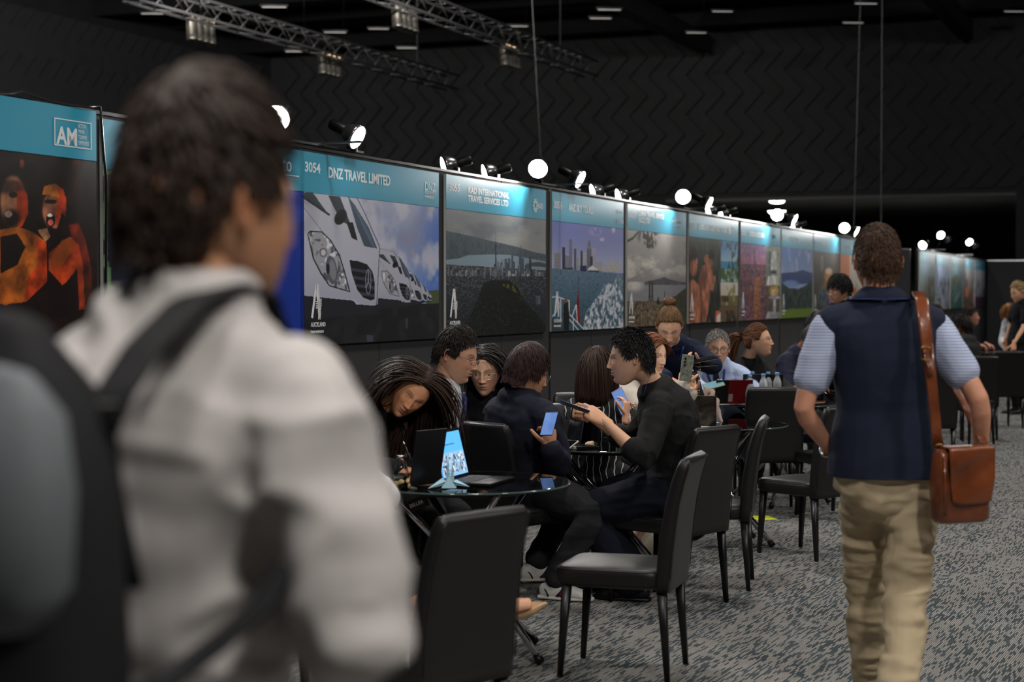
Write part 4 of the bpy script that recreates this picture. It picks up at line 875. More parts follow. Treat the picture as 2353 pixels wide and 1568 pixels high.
def hairline(d, low=0.0, fringe=0.0):
    az = np.degrees(np.abs(np.arctan2(d[:, 0], d[:, 1])))
    thr = np.interp(az, [0, 35, 60, 76, 97, 120, 150, 180], [.60 - fringe, .56 - fringe, .40 - fringe*.6, -.02 - low * .5, .12 - low * 1.5, -.26 - low, -.52 - low, -.56 - low])
    return (d[:, 2] - thr)
m_eye = mat('eye', (1, 1, 1), .15, attr='tint')
def skin_mat(c):
    return mat('skin_%d_%d_%d' % tuple(int(round(x)) for x in c), rgb(*c), .5, attr='tint', var=.06, vscale=30, spec=.35)
def cloth(name, c, rough=.85, var=.1, bump=.35, bscale=500, **k): return mat(name, rgb(*c), rough, var=var, vscale=5, bump=bump, bscale=bscale, spec=.25, bdist=.002, **k)
def hair_mat(name): return mat(name, (1, 1, 1), .55, attr='tint', spec=.3, bump=.5, bscale=90, stretch=(1, 1, .15))

class Person:
    def __init__(s, label, H, N, look, sh=None, hp=None, head=None, k=1.0, up=None, skin=(205, 160, 132), female=False, vox=.007, bulge=.02, build=1.0, hk=1.06, twist=0, base=None, lips=None, brow=(40, 30, 26), headlen=.175, eyes=.6, hsub=6, group=None):
        skin = tuple(min(250, x * 1.07) for x in skin); s.k, s.female, s.vox, s.H, s.N, s.b, s.hk = k, female, vox, np.asarray(H, float), np.asarray(N, float), build, hk
        s.look = nrm(look); s.hp = nrm(hp) if hp is not None else nrm(V(s.look[1], -s.look[0], 0)); s.sh = nrm(sh) if sh is not None else s.hp
        s.skinc = skin; s.skin = skin_mat(skin); s.spine = nrm(s.N - s.H)
        u = UP if up is None else nrm(up); s.hx = nrm(np.cross(s.look, u)); s.hz = np.cross(s.hx, s.look); s.HR = np.stack([s.hx, s.look, s.hz], 1)
        s.C = np.asarray(head, float) if head is not None else s.N + nrm(s.spine * .7 + UP * .5 + s.look * .12) * headlen * k
        s.fw = nrm(np.cross(UP, s.sh)); s.fh = nrm(np.cross(UP, s.hp))     # chest / hip forward
        b = s.H if base is None else np.asarray(base, float); s.org = V(b[0], b[1], 0)
        s.root = thing('person', label, 'person', s.org, 0, group)
        s.bulge = bulge; s.arms = {}; s.legs = {}; s.hands = MB(); s.lips = lips or (tuple(np.array(skin) * V(.86, .62, .6)) if female else tuple(np.array(skin) * V(.84, .68, .66))); s.brow = brow; s.eyes = eyes; s.hsub = hsub
        s.extra = None
    def spine_at(s, t): return s.H * (1-t) + s.N * t - s.fw * s.bulge * 4 * t * (1-t) * .9
    def sec(s, off, t):
        k, b = s.k, s.b; F_ = s.female
        T = [-.16, 0, .22, .42, .66, .84, .93, 1.0, 1.08]
        A = [.135, .172, .160, .142, .158, .172, .150, .075, .056] if not F_ else [.13, .175, .155, .125, .140, .152, .132, .066, .048]
        B = [.11, .122, .115, .102, .118, .112, .088, .066, .056] if not F_ else [.11, .125, .108, .092, .116, .104, .078, .056, .048]
        return np.interp(t, T, A) * k * b + off, np.interp(t, T, B) * k * b + off
    def side(s, t): return nrm(s.hp * (1 - t) + s.sh * t)
    def torso(s, mb, off, t0=-.1, t1=1.0, flare=0.0):
        ts = np.linspace(t0, t1, 12); L = np.linalg.norm(s.N - s.H)
        for i in range(len(ts) - 1): pass
        P = [s.spine_at(t) if t >= 0 else s.H + s.spine * L * t for t in ts]; R = [s.sec(off + flare * max(0, .35 - t), t) for t in ts]
        # one loft per half with blended side direction
        sd = s.side(.5); mb.loft(P, R, side=sd, n=22, e=2.35)
        c = s.N - s.spine * .075 * s.k                                       # shoulder yoke
        w = (.150 if s.female else .168) * s.k * s.b
        mb.loft([c - s.sh * w, c - s.sh * w * .5 + UP * .018, c + UP * .028, c + s.sh * w * .5 + UP * .018, c + s.sh * w], [(.050 * s.k + off, .052 * s.k + off)] * 5, side=s.fw, n=14)
    def shoulder(s, sg): return s.N - s.spine * .085 * s.k + s.sh * sg * (.158 if s.female else .182) * s.k * s.b
    def arm(s, sg, W, hint, ua=.29, fa=.255, raise_=0.0):
        S = s.shoulder(sg) + UP * raise_; W = np.asarray(W, float); ua *= s.k; fa *= s.k; d = W - S; L = np.linalg.norm(d)
        if L > ua + fa - .005: r = L / (ua + fa - .006); ua *= r; fa *= r
        if abs(ua - fa) > L - .002: fa = ua
        a = (ua*ua - fa*fa + L*L) / (2*L); h = math.sqrt(max(ua*ua - a*a, 0)); dn = d / L
        hv = np.asarray(hint, float); hv = nrm(hv - np.dot(hv, dn) * dn); E = S + dn * a + hv * h
        s.arms[sg] = (S, E, W); return s.arms[sg]
    def armloft(s, mb, sg, off, t0=0.0, t1=2.0, tight=1.0):
        S, E, W = s.arms[sg]; k = s.k * (.9 if s.female else 1.0) * s.b
        def pt(t): return S + (E - S) * t if t <= 1 else E + (W - E) * (t - 1)
        ts = np.linspace(t0, t1, 11); Rr = np.interp(ts, [0, .25, .7, 1.0, 1.3, 1.7, 2.0], [.052, .050, .043, .040, .041, .032, .027]) * k + off
        P = [pt(t) for t in ts]
        for i in range(1, len(P)-1):
            if abs(ts[i] - 1) < .12: P[i] = P[i] * .6 + (P[i-1] + P[i+1]) * .2
        mb.loft(P, list(Rr), n=14)
    def leg(s, sg, A, hint, hipw=.095):
        Hj = s.H + s.hp * sg * hipw * s.k; A = np.asarray(A, float); th, sh_ = .435 * s.k, .42 * s.k; d = A - Hj; L = np.linalg.norm(d)
        if L > th + sh_ - .005: r = L / (th + sh_ - .006); th *= r; sh_ *= r
        if abs(th - sh_) > L: sh_ = th
        a = (th*th - sh_*sh_ + L*L) / (2*L); h = math.sqrt(max(th*th - a*a, 0)); dn = d / L
        hv = np.asarray(hint, float); hv = nrm(hv - np.dot(hv, dn) * dn); K = Hj + dn * a + hv * h
        s.legs[sg] = (Hj, K, A); return s.legs[sg]
    def legloft(s, mb, sg, off, t0=0.0, t1=2.0, R=None):
        Hj, K, A = s.legs[sg]; k = s.k * (.95 if s.female else 1.0)
        def pt(t): return Hj + (K - Hj) * t if t <= 1 else K + (A - K) * (t - 1)
        ts = np.linspace(t0, t1, 13); Rr = np.interp(ts, [0, .3, .8, 1.0, 1.3, 1.7, 2.0], R or [.092, .083, .062, .056, .055, .042, .036]) * k + off
        P = [pt(t) for t in ts]
        for i in range(1, len(P)-1):
            if abs(ts[i] - 1) < .1: P[i] = P[i] * .7 + (P[i-1] + P[i+1]) * .15
        mb.loft(P, list(Rr), n=16)
    def hand(s, sg, d, n, curl=(30, 30, 32, 34), bend=.7, thumb=20, spread=4, k=1.0, tdir=None):
        """d: wrist to knuckles, n: the way the palm faces"""
        W = s.arms[sg][2]; k = k * s.k * (.92 if s.female else 1.0); d = nrm(d); n = nrm(np.asarray(n, float) - np.dot(n, d) * d); t = np.cross(d, n) * sg
        mb = MB(); mb.loft([W - d*.03, W, W + d*.03*k, W + d*.062*k, W + d*.088*k], [(.027*k, .020*k), (.029*k, .018*k), (.037*k, .0155*k), (.041*k, .0145*k), (.039*k, .011*k)], side=t, n=16)
        for i, (o, L, r) in enumerate(((.029, .074, .0086), (.010, .082, .0089), (-.010, .076, .0085), (-.028, .060, .0075))):
            a0 = math.radians(spread * (1.5 - i)); dd = nrm(d * math.cos(a0) + t * math.sin(a0)); p = W + d * (.084 - abs(i - 1.2) * .003) * k + t * o * k
            P = [p - dd * .012]; c = 0
            for j, q in enumerate((.46, .30, .24)):
                c += math.radians(curl[i]) * (1.0 if j == 0 else bend * (1.3 if j == 1 else .9)); P.append(P[-1] + (dd * math.cos(c) + n * math.sin(c)) * L * q * k + (dd * .012 if j == 0 else 0))
            P2 = [P[0], (P[0] + P[1]) / 2, P[1], (P[1] + P[2]) / 2, P[2], P[3]]
            mb.loft(P2, [r*k*1.02, r*k, r*k*1.04, r*k*.93, r*k*.95, r*k*.78], side=t, n=8)
        tt = nrm(tdir) if tdir is not None else nrm(d * .62 + t * .72 + n * .28); p = W + d * .022 * k + t * .022 * k; P = [p]; c = 0
        for q in (.040, .034, .026):
            P.append(P[-1] + nrm(tt * math.cos(c) + nrm(d * .8 + n * .6) * math.sin(c)) * q * k); c += math.radians(thumb)
        mb.loft(P, [.0135*k, .0115*k, .0105*k, .0085*k], side=n, n=8)
        v, _, f = fuse(mb, .0032 if s.vox < .008 else .0045, 3, .4); s.hands.add(v, f)
    # ------------------------------------------------ body, head
    def body(s, arms=True, legs=True, armt=(0, 2.0)):
        mb = MB(); s.torso(mb, -.012, -.08, 1.0)
        mb.loft([s.N - s.spine * .05, s.N, s.N * .5 + s.C * .5 - s.look * .012, s.C - s.hz * .045 * s.hk - s.look * .012], [(.07 * s.k, .066 * s.k), (.056 * s.k, .056 * s.k), (.052 * s.k, .054 * s.k), (.054 * s.k, .058 * s.k)], side=s.sh, n=18)
        if arms:
            for sg in s.arms: s.armloft(mb, sg, -.004, *armt)
        if legs:
            for sg in s.legs: s.legloft(mb, sg, -.008)
        v, n, f = fuse(mb, s.vox, 4); out = MB(); sc = s2l(np.array(s.skinc) / 255.0); out.add(v, f, col=sc)
        hv, hf = s.hands.data()
        if len(hv): out.add(hv, hf, col=sc * V(1.04, .97, .95))
        # head
        d, hf = ico(s.hsub); p = skull(d); q = face_relief(p, d, s.female); c = np.tile(sc, (len(q), 1)); X, Z = q[:, 0], q[:, 2]; fr = d[:, 1] > .25
        def mixc(m, col, a=1.0): 
            nonlocal c
            m = (m * a * fr)[:, None]; c = c * (1 - m) + s2l(np.array(col) / 255.0) * m
        AX = np.abs(X)
        lipm = np.exp(-(((AX / .0215) ** 4) + ((Z + .0625) / (.0085 * np.clip(1 - (AX / .026) ** 2, .15, 1))) ** 4)); mixc(lipm, s.lips, .8)
        mixc(np.exp(-((AX / .020) ** 6) - ((Z + .0622) / .0016) ** 2), (70, 30, 28), .75)
        bz = .0235 + .003 * np.sin((AX - .012) * 60) - np.clip(AX - .036, 0, 1) * .35
        bm_ = np.exp(-((AX - .031) / .0165) ** 6 - ((Z - bz) / (.0032 if s.female else .0042)) ** 2); mixc(bm_, s.brow, .8)
        lid = .0048 * s.eyes; mixc(np.exp(-((AX - .031) / .0145) ** 6 - ((Z - (.0015 + lid * .8 - ((AX - .031) / .022) ** 2 * .006)) / .0016) ** 2), (36, 24, 22), .85)
        mixc(np.exp(-((AX - .0085) / .0038) ** 2 - ((Z + .0415) / .0028) ** 2), (70, 36, 30), .7)
        mixc(np.exp(-((AX - .042) / .018) ** 2 - ((Z + .028) / .018) ** 2), tuple(np.clip(np.array(s.skinc) * V(1.06, .86, .82), 0, 255)), .35)
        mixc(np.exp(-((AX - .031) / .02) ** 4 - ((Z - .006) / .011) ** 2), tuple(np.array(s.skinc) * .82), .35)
        if not s.female: mixc(np.exp(-((AX) / .05) ** 4 - ((Z + .085) / .035) ** 4), tuple(np.array(s.skinc) * V(.86, .86, .88)), .35)
        out.add((q * s.hk * s.k) @ s.HR.T + s.C, hf, col=c)
        for sg in (1, -1):                                                      # ears
            e = []; nr, na = 7, 22
            for i in range(nr):
                r_ = i / (nr - 1)
                for j in range(na):
                    a = j * 2 * PI / na; ex = math.cos(a) * (.0165 if math.sin(a) > 0 else .0125); ez = math.sin(a) * .031
                    hgt = -.006 + .016 * r_ ** 1.5 if r_ < .86 else .006 - (r_ - .86) * .06
                    hgt += .004 * math.exp(-((r_ - .86) / .08) ** 2) - (.003 if r_ < .4 else 0)
                    pt = V(hgt, ex * r_, ez * r_); ca, sa = math.cos(.42), math.sin(.42); pt = V(pt[0] * ca - pt[1] * sa * 1.0, pt[0] * sa + pt[1] * ca, pt[2]); e.append(V(sg * (.0745 + pt[0]), pt[1] - .012, pt[2] - .002 + pt[1] * -.2))
            ef = [(i*na+j, i*na+(j+1) % na, (i+1)*na+(j+1) % na, (i+1)*na+j) for i in range(nr-1) for j in range(na)]
            out.add((np.array(e) * s.hk * s.k) @ s.HR.T + s.C, ef, col=sc * V(1.0, .86, .82))
        s.bodyo = out.build('body', s.skin, s.root, s.org, colors=True)
        if s.eyes > 0.05 and s.hsub >= 6:
            for sg in (1, -1):
                j = np.argmin((q[:, 0] - sg*.031) ** 2 + (q[:, 2]) ** 2 + np.where(d[:, 1] > .2, 0, 9)); ys = q[j, 1]; v = []; c = []; nx, nz = 17, 9
                for a in np.linspace(-1, 1, nz):
                    for b_ in np.linspace(-1, 1, nx):
                        x = b_ * .0135; z = a * (.0058 * s.eyes) * (1 - b_ * b_) ** .6 - .0005; rr = math.hypot(x * 1.0, z); v.append(V(sg * (.031) + x, ys - .0015 - .10 * abs(x) * (1 if x * sg > 0 else .3) + .0032 * (1 - b_ * b_ * .8), z))
                        c.append(s2l(V(30, 20, 16) / 255) if rr < .0058 else s2l(V(205, 196, 190) / 255))
                f = [(i*nx+j2, i*nx+j2+1, (i+1)*nx+j2+1, (i+1)*nx+j2) for i in range(nz-1) for j2 in range(nx-1)]
                m = MB(); m.add((np.array(v) * s.hk * s.k) @ s.HR.T + s.C, f, col=np.array(c)); m.build('eye', m_eye, s.root, s.org, colors=True)
        return s.bodyo
    def hw(s, x, y, z): return (V(x, y, z) * s.hk * s.k) @ s.HR.T + s.C
    # ------------------------------------------------ hair
    def hair(s, col, mname, th=.014, low=0.0, fringe=0.0, locks=500, length=.035, lift=.25, flow='crown', grav=.0, steps=7, width=.006, jitter=.25, tie=None, tail=None, zmin=None, tophigh=.008, seed=1, bald=0, side_th=1.0, part=None, faceopen=None, spike=0.0):
        rng = np.random.default_rng(seed); d, f = ico(5 if s.hsub >= 6 else 4); m = hairline(d, low, fringe); p = skull(d)
        n = d * V(1/.0765, 1/.099, 1/.122); n /= np.linalg.norm(n, axis=1)[:, None]
        nz = fbm(d * V(9, 9, 9), 3, seed); topk = np.clip(d[:, 2], 0, 1)
        t = sstep(0, .14, m) * (th * (side_th + (1 - side_th) * sstep(.1, .6, d[:, 2])) + tophigh * topk ** 2) * (1 + .18 * nz) - .004
        keep = m > -.06; idx = -np.ones(len(d), int); idx[keep] = np.arange(keep.sum())
        q = (p + n * t[:, None])[keep]; ff = [tuple(idx[list(a)]) for a in f if keep[list(a)].all()]
        c0 = s2l(np.array(col) / 255.0); out = MB(); cc = c0[None] * (1 + .35 * vnoise(d[keep] * V(22, 22, 5), seed)[:, None]); out.add((q * s.hk * s.k) @ s.HR.T + s.C, ff, col=cc)
        # locks
        D = rng.normal(size=(locks * 6, 3)); D /= np.linalg.norm(D, axis=1)[:, None]; D = D[hairline(D, low, fringe) > .03][:locks]; K = len(D)
        crown = nrm(V(0, -.35, .94)) if part is None else nrm(V(part, .1, .99))
        nn = D * V(1/.0765, 1/.099, 1/.122); nn /= np.linalg.norm(nn, axis=1)[:, None]
        topk = np.clip(D[:, 2], 0, 1); base_t = th * (side_th + (1 - side_th) * sstep(.1, .6, D[:, 2])) + tophigh * topk ** 2
        P = skull(D) + nn * (base_t * .75)[:, None]
        if tie is not None: fl = V(*tie) - P
        elif flow == 'forward': fl = V(0, 1, -.15) + D * V(.6, 0, .1) + rng.normal(size=(K, 3)) * .2; fl = np.where((D[:, 1] < -.1)[:, None], V(0, -.2, -1) + 0 * fl, fl)
        elif flow == 'part': fl = np.stack([np.sign(D[:, 0] - (part or 0) * .5) * 1.0, -.45 - .3 * (D[:, 1] > 0), -.5 + 0 * D[:, 0]], 1) + rng.normal(size=(K, 3)) * .05; fl = np.where((D[:, 1] < -.2)[:, None], D - crown, fl)
        else: fl = D - crown + rng.normal(size=(K, 3)) * .05
        fl = fl - (fl * nn).sum(1)[:, None] * nn; fl /= np.linalg.norm(fl, axis=1)[:, None] + 1e-9
        dr = fl + nn * lift + rng.normal(size=(K, 3)) * jitter * .4
        if spike: dr = dr + nn * (spike * topk)[:, None]
        dr /= np.linalg.norm(dr, axis=1)[:, None]; Ln = length * rng.uniform(.65, 1.15, K); step = (Ln / steps)[:, None]
        gl = s.HR.T @ V(0, 0, -1); path = [P.copy()]; rad = V(.0765, .099, .122) + th * .8
        for i in range(steps):
            P = P + dr * step
            for _ in range(1):
                qn = P / rad; qn[:, 2] = np.where(qn[:, 2] < -.35, -.35 + (qn[:, 2] + .35) * .0, qn[:, 2]); L = np.linalg.norm(qn, axis=1); out_ = P / np.maximum(L, 1e-6)[:, None]
                P = np.where(((L < 1) & (P[:, 2] > -.16))[:, None], np.stack([out_[:, 0], out_[:, 1], np.where(P[:, 2] < -.04, P[:, 2], out_[:, 2])], 1), P)
            if faceopen is not None:                                             # keep locks off the face
                inf = (P[:, 1] > .03) & (np.abs(P[:, 0]) < faceopen) & (P[:, 2] < .06); P[inf, 0] = np.sign(P[inf, 0] + 1e-9) * np.maximum(np.abs(P[inf, 0]), faceopen); P[inf, 1] *= .9
            if tie is not None:
                to = V(*tie) - P; dist = np.linalg.norm(to, axis=1)[:, None]; dr = dr * .4 + .6 * to / np.maximum(dist, 1e-6); step = np.minimum(step, dist * .9)
            else: dr = dr + gl * grav
            dr = dr / (np.linalg.norm(dr, axis=1)[:, None] + 1e-9)
            if zmin is not None:
                st = P[:, 2] < zmin + rng.normal(size=K) * .004; step = np.where(st[:, None], 0.0002, step)
            path.append(P.copy())
        s._locks(out, np.stack(path, 1), width, c0, rng)
        if tail is not None:                                                      # ponytail
            T0_ = V(*(tie if tie is not None else tail['at'])); K2 = tail.get('n', 160); st = tail['len'] / 9
            P = T0_ + rng.normal(size=(K2, 3)) * V(.008, .008, .008) * tail.get('fat', 1); dd = np.tile(nrm(V(*tail['dir'])), (K2, 1)) + rng.normal(size=(K2, 3)) * tail.get('spread', .25); path = [P.copy()]
            for i in range(9):
                dd /= np.linalg.norm(dd, axis=1)[:, None]; P = P + dd * st * rng.uniform(.8, 1.1, (K2, 1)); dd = dd + gl * tail.get('g', .25) + (T0_ + gl * st * i - P) * 2.0 * (i > 4) * 0; path.append(P.copy())
            s._locks(out, np.stack(path, 1), tail.get('w', .009), c0, rng)
        return out.build('hair', hair_mat(mname), s.root, s.org, colors=True)
    def _locks(s, out, path, width, c0, rng):
        K, S, _ = path.shape; tg = np.gradient(path, axis=1); tg /= np.linalg.norm(tg, axis=2)[..., None] + 1e-9
        nn = path - V(0, -.01, 0); nn[..., 2] *= .5; nn /= np.linalg.norm(nn, axis=2)[..., None] + 1e-9; sd = np.cross(tg, nn); sd /= np.linalg.norm(sd, axis=2)[..., None] + 1e-9
        w = width * np.interp(np.linspace(0, 1, S), [0, .15, .6, .9, 1], [.5, 1, .95, .55, .12])[None, :, None] * rng.uniform(.6, 1.25, (K, 1, 1))
        ring = np.stack([path + sd * w, path + nn * w * .35, path - sd * w, path - nn * w * .35], 2); v = (ring.reshape(-1, 3) * s.hk * s.k) @ s.HR.T + s.C
        i = (np.arange(K) * S * 4)[:, None, None] + (np.arange(S-1) * 4)[None, :, None] + np.arange(4)[None, None, :]; j = (np.arange(K) * S * 4)[:, None, None] + (np.arange(S-1) * 4)[None, :, None] + ((np.arange(4) + 1) % 4)[None, None, :]
        f = np.stack([i, j, j + 4, i + 4], -1).reshape(-1, 4); tint = c0[None] * rng.uniform(.6, 1.5, (K, 1)); out.add(v, f.tolist(), col=np.repeat(tint, S * 4, 0))
    # ------------------------------------------------ clothes
    def top(s, name, m, off=.012, t0=-.12, t1=.97, sl=2.0, cuff=None, wr=.006, wf=9, flare=0.0, arms=(1, -1), seed=3, vox=None, sloff=None, it=6, extra=None, hem=None):
        mb = MB(); s.torso(mb, off, t0, t1, flare)
        for sg in arms:
            if sg in s.arms: s.armloft(mb, sg, off if sloff is None else sloff, 0.0, sl)
        if extra: extra(mb)
        v, n, f = fuse(mb, vox or s.vox, it)
        q = (v - s.org); w = fbm(q * V(wf, wf, wf * .7) + 5, 3, seed); rid = 1 - np.abs(fbm(q * V(wf*.8, wf*.8, wf*1.3) + 9, 2, seed + 4)) * 3.2
        v = v + n * (wr * (w * .8 + np.clip(rid, -.6, 1) * .8))[:, None]
        if hem is not None: v[:, 2] = np.maximum(v[:, 2], hem)
        o = MB(); o.add(v, f); return o.build(name, m, s.root, s.org)
    def trousers(s, m, off=.014, t1=1.93, wr=.006, name='trousers', seed=5, R=None, legs=(1, -1), wf=8, t0w=.16):
        mb = MB(); L = np.linalg.norm(s.N - s.H); P = [s.H + s.spine * L * t for t in (-.12, 0, t0w)]; mb.loft(P, [s.sec(off, -.05), s.sec(off, .05), s.sec(off - .003, t0w)], side=s.hp, n=20, e=2.4)
        for sg in legs:
            if sg in s.legs: s.legloft(mb, sg, off, 0, t1, R)
        v, n, f = fuse(mb, s.vox * 1.1, 5); q = v - s.org; w = fbm(q * V(wf, wf, wf), 3, seed); rid = 1 - np.abs(fbm(q * V(wf*.7, wf*.7, wf*1.8), 2, seed + 4)) * 3.2
        v = v + n * (wr * (w * .7 + np.clip(rid, -.6, 1) * .9))[:, None]; o = MB(); o.add(v, f); return o.build(name, m, s.root, s.org)
    def collar(s, m, r=.062, h=.04, name='collar', tilt=.3, off=0.0):
        mb = MB(); u = nrm(s.C - s.N); u = nrm(u * .6 + s.spine * .4); n = 24; rings = []
        for (k, z) in ((1.16, -.03), (1.1, .0), (1.02, h * .6), (1.0, h), (1.03, h), (1.09, h * .6), (1.2, -.005), (1.26, -.03)):
            row = []
            for j in range(n):
                a = j * 2 * PI / n; fr = max(0, math.sin(a)); row.append(s.N + off * UP + s.sh * math.cos(a) * r * k * s.k + s.fw * math.sin(a) * r * k * s.k + u * (z - .02 * fr) * s.k)
            rings.append(row)
        v = np.array(rings).reshape(-1, 3); K = len(rings); f = [(i*n+j, i*n+(j+1) % n, (i+1)*n+(j+1) % n, (i+1)*n+j) for i in range(K-1) for j in range(n)]
        mb.add(v, f); return mb.build(name, m, s.root, s.org)
    def chest(s, x, y_, off=.02):
        """point on the chest surface: x right, y_ metres down from the neck base"""
        L = np.linalg.norm(s.N - s.H); t = max(0.02, 1 - y_ / L); a, b = s.sec(off, t); c = s.spine_at(t); xx = np.clip(x / max(a, .05), -.95, .95); return c + s.sh * x + s.fw * b * (1 - abs(xx) ** 2.4) ** (1/2.4)
    def ribbon(s, pts, w, m, name, th=.0012, par=None):
        mb = MB(); Q = []
        for i in range(len(pts) - 1):
            for k in range(4): Q.append(np.asarray(pts[i]) * (1 - k/4) + np.asarray(pts[i+1]) * k/4)
        Q.append(np.asarray(pts[-1])); mb.loft(Q, [(w, th)] * len(Q), side=s.sh, n=8, e=4, rnd=False); return mb.build(name, m, s.root if par is None else par, s.org)
    def lanyard(s, m, drop=.33, w=.008, off=.03, r=.072, bx=0.0):
        k = s.k; P = []
        for a in np.linspace(-90, 90, 9):
            a = math.radians(a); P.append(s.N + UP * .02 * k - s.fw * math.cos(a) * r * k + s.sh * math.sin(a) * r * k)
        Lp = [s.chest(-.065 * k, .05, off), s.chest(-.05 * k, .13, off), s.chest(-.03 * k, .22, off), s.chest(bx - .008, drop, off)]; Rp = [s.chest(.065 * k, .05, off), s.chest(.05 * k, .13, off), s.chest(.03 * k, .22, off), s.chest(bx + .008, drop, off)]
        return s.ribbon(Lp[::-1] + P + Rp, w, m, 'lanyard')
    def glasses(s, m, rx=.023, rz=.017, y=None, e=2.6, r=.0011, z0=-.002):
        mb = MB(); d = ico(5)[0]; q = face_relief(skull(d), d); j = np.argmin(q[:, 0] ** 2 + (q[:, 2] - .004) ** 2 + np.where(d[:, 1] > .2, 0, 9)); yy = q[j, 1] + .006 if y is None else y
        for sg in (1, -1):
            P = []
            for a in np.linspace(0, 2*PI, 28, endpoint=False):
                c = math.copysign(abs(math.cos(a)) ** (2/e), math.cos(a)); sn = math.copysign(abs(math.sin(a)) ** (2/e), math.sin(a)); P.append(s.hw(sg * .033 + c * rx, yy - abs(c * rx + sg*.033) ** 2 * 4.0, z0 + sn * rz))
            mb.tube(P, r, closed=True, n=6)
            mb.tube([s.hw(sg * .056, yy - .013, z0 + .008), s.hw(sg * .070, yy - .035, z0 + .009), s.hw(sg * .078, .02, z0 + .010), s.hw(sg * .079, -.012, z0 + .009), s.hw(sg * .078, -.026, z0 - .012)], r, n=6)
        mb.tube([s.hw(-.011, yy, z0 + .004), s.hw(0, yy + .002, z0 + .007), s.hw(.011, yy, z0 + .004)], r, n=6); return mb.build('glasses', m, s.root, s.org)
    def shoe(s, sg, d, m, sole=None, L=.27, up=UP, h=.0, name='shoe'):
        A = s.legs[sg][2]; d = nrm(d); u = nrm(np.asarray(up, float) - np.dot(up, d) * d); sd = np.cross(d, u); k = s.k; b = A - u * (.085 * k)
        mb = MB(); mb.loft([b - d*.055*k + u*.045, b - d*.03*k + u*.042, b + d*.03*k + u*.045, b + d*.09*k + u*.036, b + d*.15*k + u*.028, b + d*.185*k + u*.022], [(.028*k, .036), (.036*k, .042), (.038*k, .044), (.043*k, .034), (.043*k, .026), (.028*k, .016)], side=sd, n=18, e=2.4)
        mb.loft([A + u*.03, A - u*.02], [.038*k, .042*k], side=sd, n=14); v, n, f = fuse(mb, .006, 4); o = MB(); o.add(v, f); sh_ = o.build(name, m, s.root, s.org)
        mb = MB(); mb.loft([b - d*.075*k + u*.008, b + d*.0*k + u*.008, b + d*.1*k + u*.008, b + d*.2*k + u*.010], [(.034*k, .011), (.037*k, .011), (.046*k, .011), (.026*k, .010)], side=sd, n=20, e=3); mb.build('sole', sole or m_blk, sh_, s.org)
        return sh_
# ================================================================ the people in the hall
m_black = cloth('black_cloth', (24, 24, 26)); m_black2 = cloth('black_knit', (27, 27, 28), bscale=300); m_navy = cloth('navy_wool', (34, 36, 50)); m_wshirt = cloth('white_shirt', (215, 216, 222), .7)
m_dkgrey = cloth('dark_grey_cloth', (44, 44, 46)); m_navy2 = cloth('navy_knit', (26, 32, 56)); m_lav = mat('lanyard_blue', rgb(36, 66, 150), .6); m_red = mat('lanyard_red', rgb(130, 26, 46), .6)
m_specs = mat('spectacle_frame', rgb(30, 32, 40), .25, .6); m_silver = mat('silver_frame', rgb(190, 190, 190), .25, 1.0); m_wsole = mat('white_sole', rgb(216, 212, 200), .7); m_sneak = mat('white_leather', rgb(222, 220, 214), .5, var=.05)
m_bluesh = cloth('light_blue_shirt', (178, 194, 226), .7)
def stripe_mat(name, base, line, scale, width, axis, distort=0.0):
    m = mat(name, base, .85); nt, N, L, b = nodes_of(m); tc = N.new('ShaderNodeTexCoord'); s = N.new('ShaderNodeSeparateXYZ'); L.new(tc.outputs['Object'], s.inputs[0])
    n = N.new('ShaderNodeTexNoise'); n.inputs['Scale'].default_value = 6; L.new(tc.outputs['Object'], n.inputs['Vector'])
    a = N.new('ShaderNodeMath'); a.operation = 'MULTIPLY_ADD'; L.new(n.outputs['Fac'], a.inputs[0]); a.inputs[1].default_value = distort; L.new(s.outputs[axis], a.inputs[2])
    d = N.new('ShaderNodeMath'); d.operation = 'MULTIPLY'; L.new(a.outputs[0], d.inputs[0]); d.inputs[1].default_value = scale; f = N.new('ShaderNodeMath'); f.operation = 'FRACT'; L.new(d.outputs[0], f.inputs[0])
    c = N.new('ShaderNodeMath'); c.operation = 'LESS_THAN'; L.new(f.outputs[0], c.inputs[0]); c.inputs[1].default_value = width
    x = N.new('ShaderNodeMix'); x.data_type = 'RGBA'; x.inputs['A'].default_value = (*base, 1); x.inputs['B'].default_value = (*line, 1); L.new(c.outputs[0], x.inputs['Factor']); L.new(x.outputs['Result'], b.inputs['Base Color']); return m
m_pin = stripe_mat('striped_dress', rgb(22, 22, 26), rgb(205, 205, 208), 24, .13, 0, .09)
m_polo = stripe_mat('striped_polo', rgb(150, 162, 198), rgb(196, 204, 226), 95, .5, 2)

# ---- the man in the pale jacket, close to the camera
m_jkt = cloth('grey_white_jacket', (188, 183, 181), .85, .05, .3, 300)
p = Person('man with short dark hair in pale grey jacket carrying a backpack, closest to the camera', V(-.40, 1.93, .96), V(-.350, 1.875, 1.515), V(.66, .75, -.06), sh=V(.80, -.60, 0), head=V(-.338, 1.90, 1.652), k=1.04, skin=(188, 138, 106), hk=1.0, build=.93, vox=.009)
p.arm(1, V(-.24, 1.95, 1.24), V(.38, -.75, -.6), ua=.25, fa=.25); p.arm(-1, V(-.75, 2.2, 1.12), V(-.6, -.3, -.2))
p.leg(1, V(-.33, 1.9, .09), V(.5, .8, 0)); p.leg(-1, V(-.56, 2.03, .09), V(.5, .8, 0))
p.hand(1, V(-.3, .5, -.6), V(-.6, .3, .2)); p.hand(-1, V(.1, .2, -1), V(.5, 0, 0)); p.body()
p.hair((46, 34, 28), 'hair_dark_brown', th=.013, locks=1100, length=.024, lift=.08, width=.005, tophigh=.02, side_th=.25, jitter=.2, seed=11)
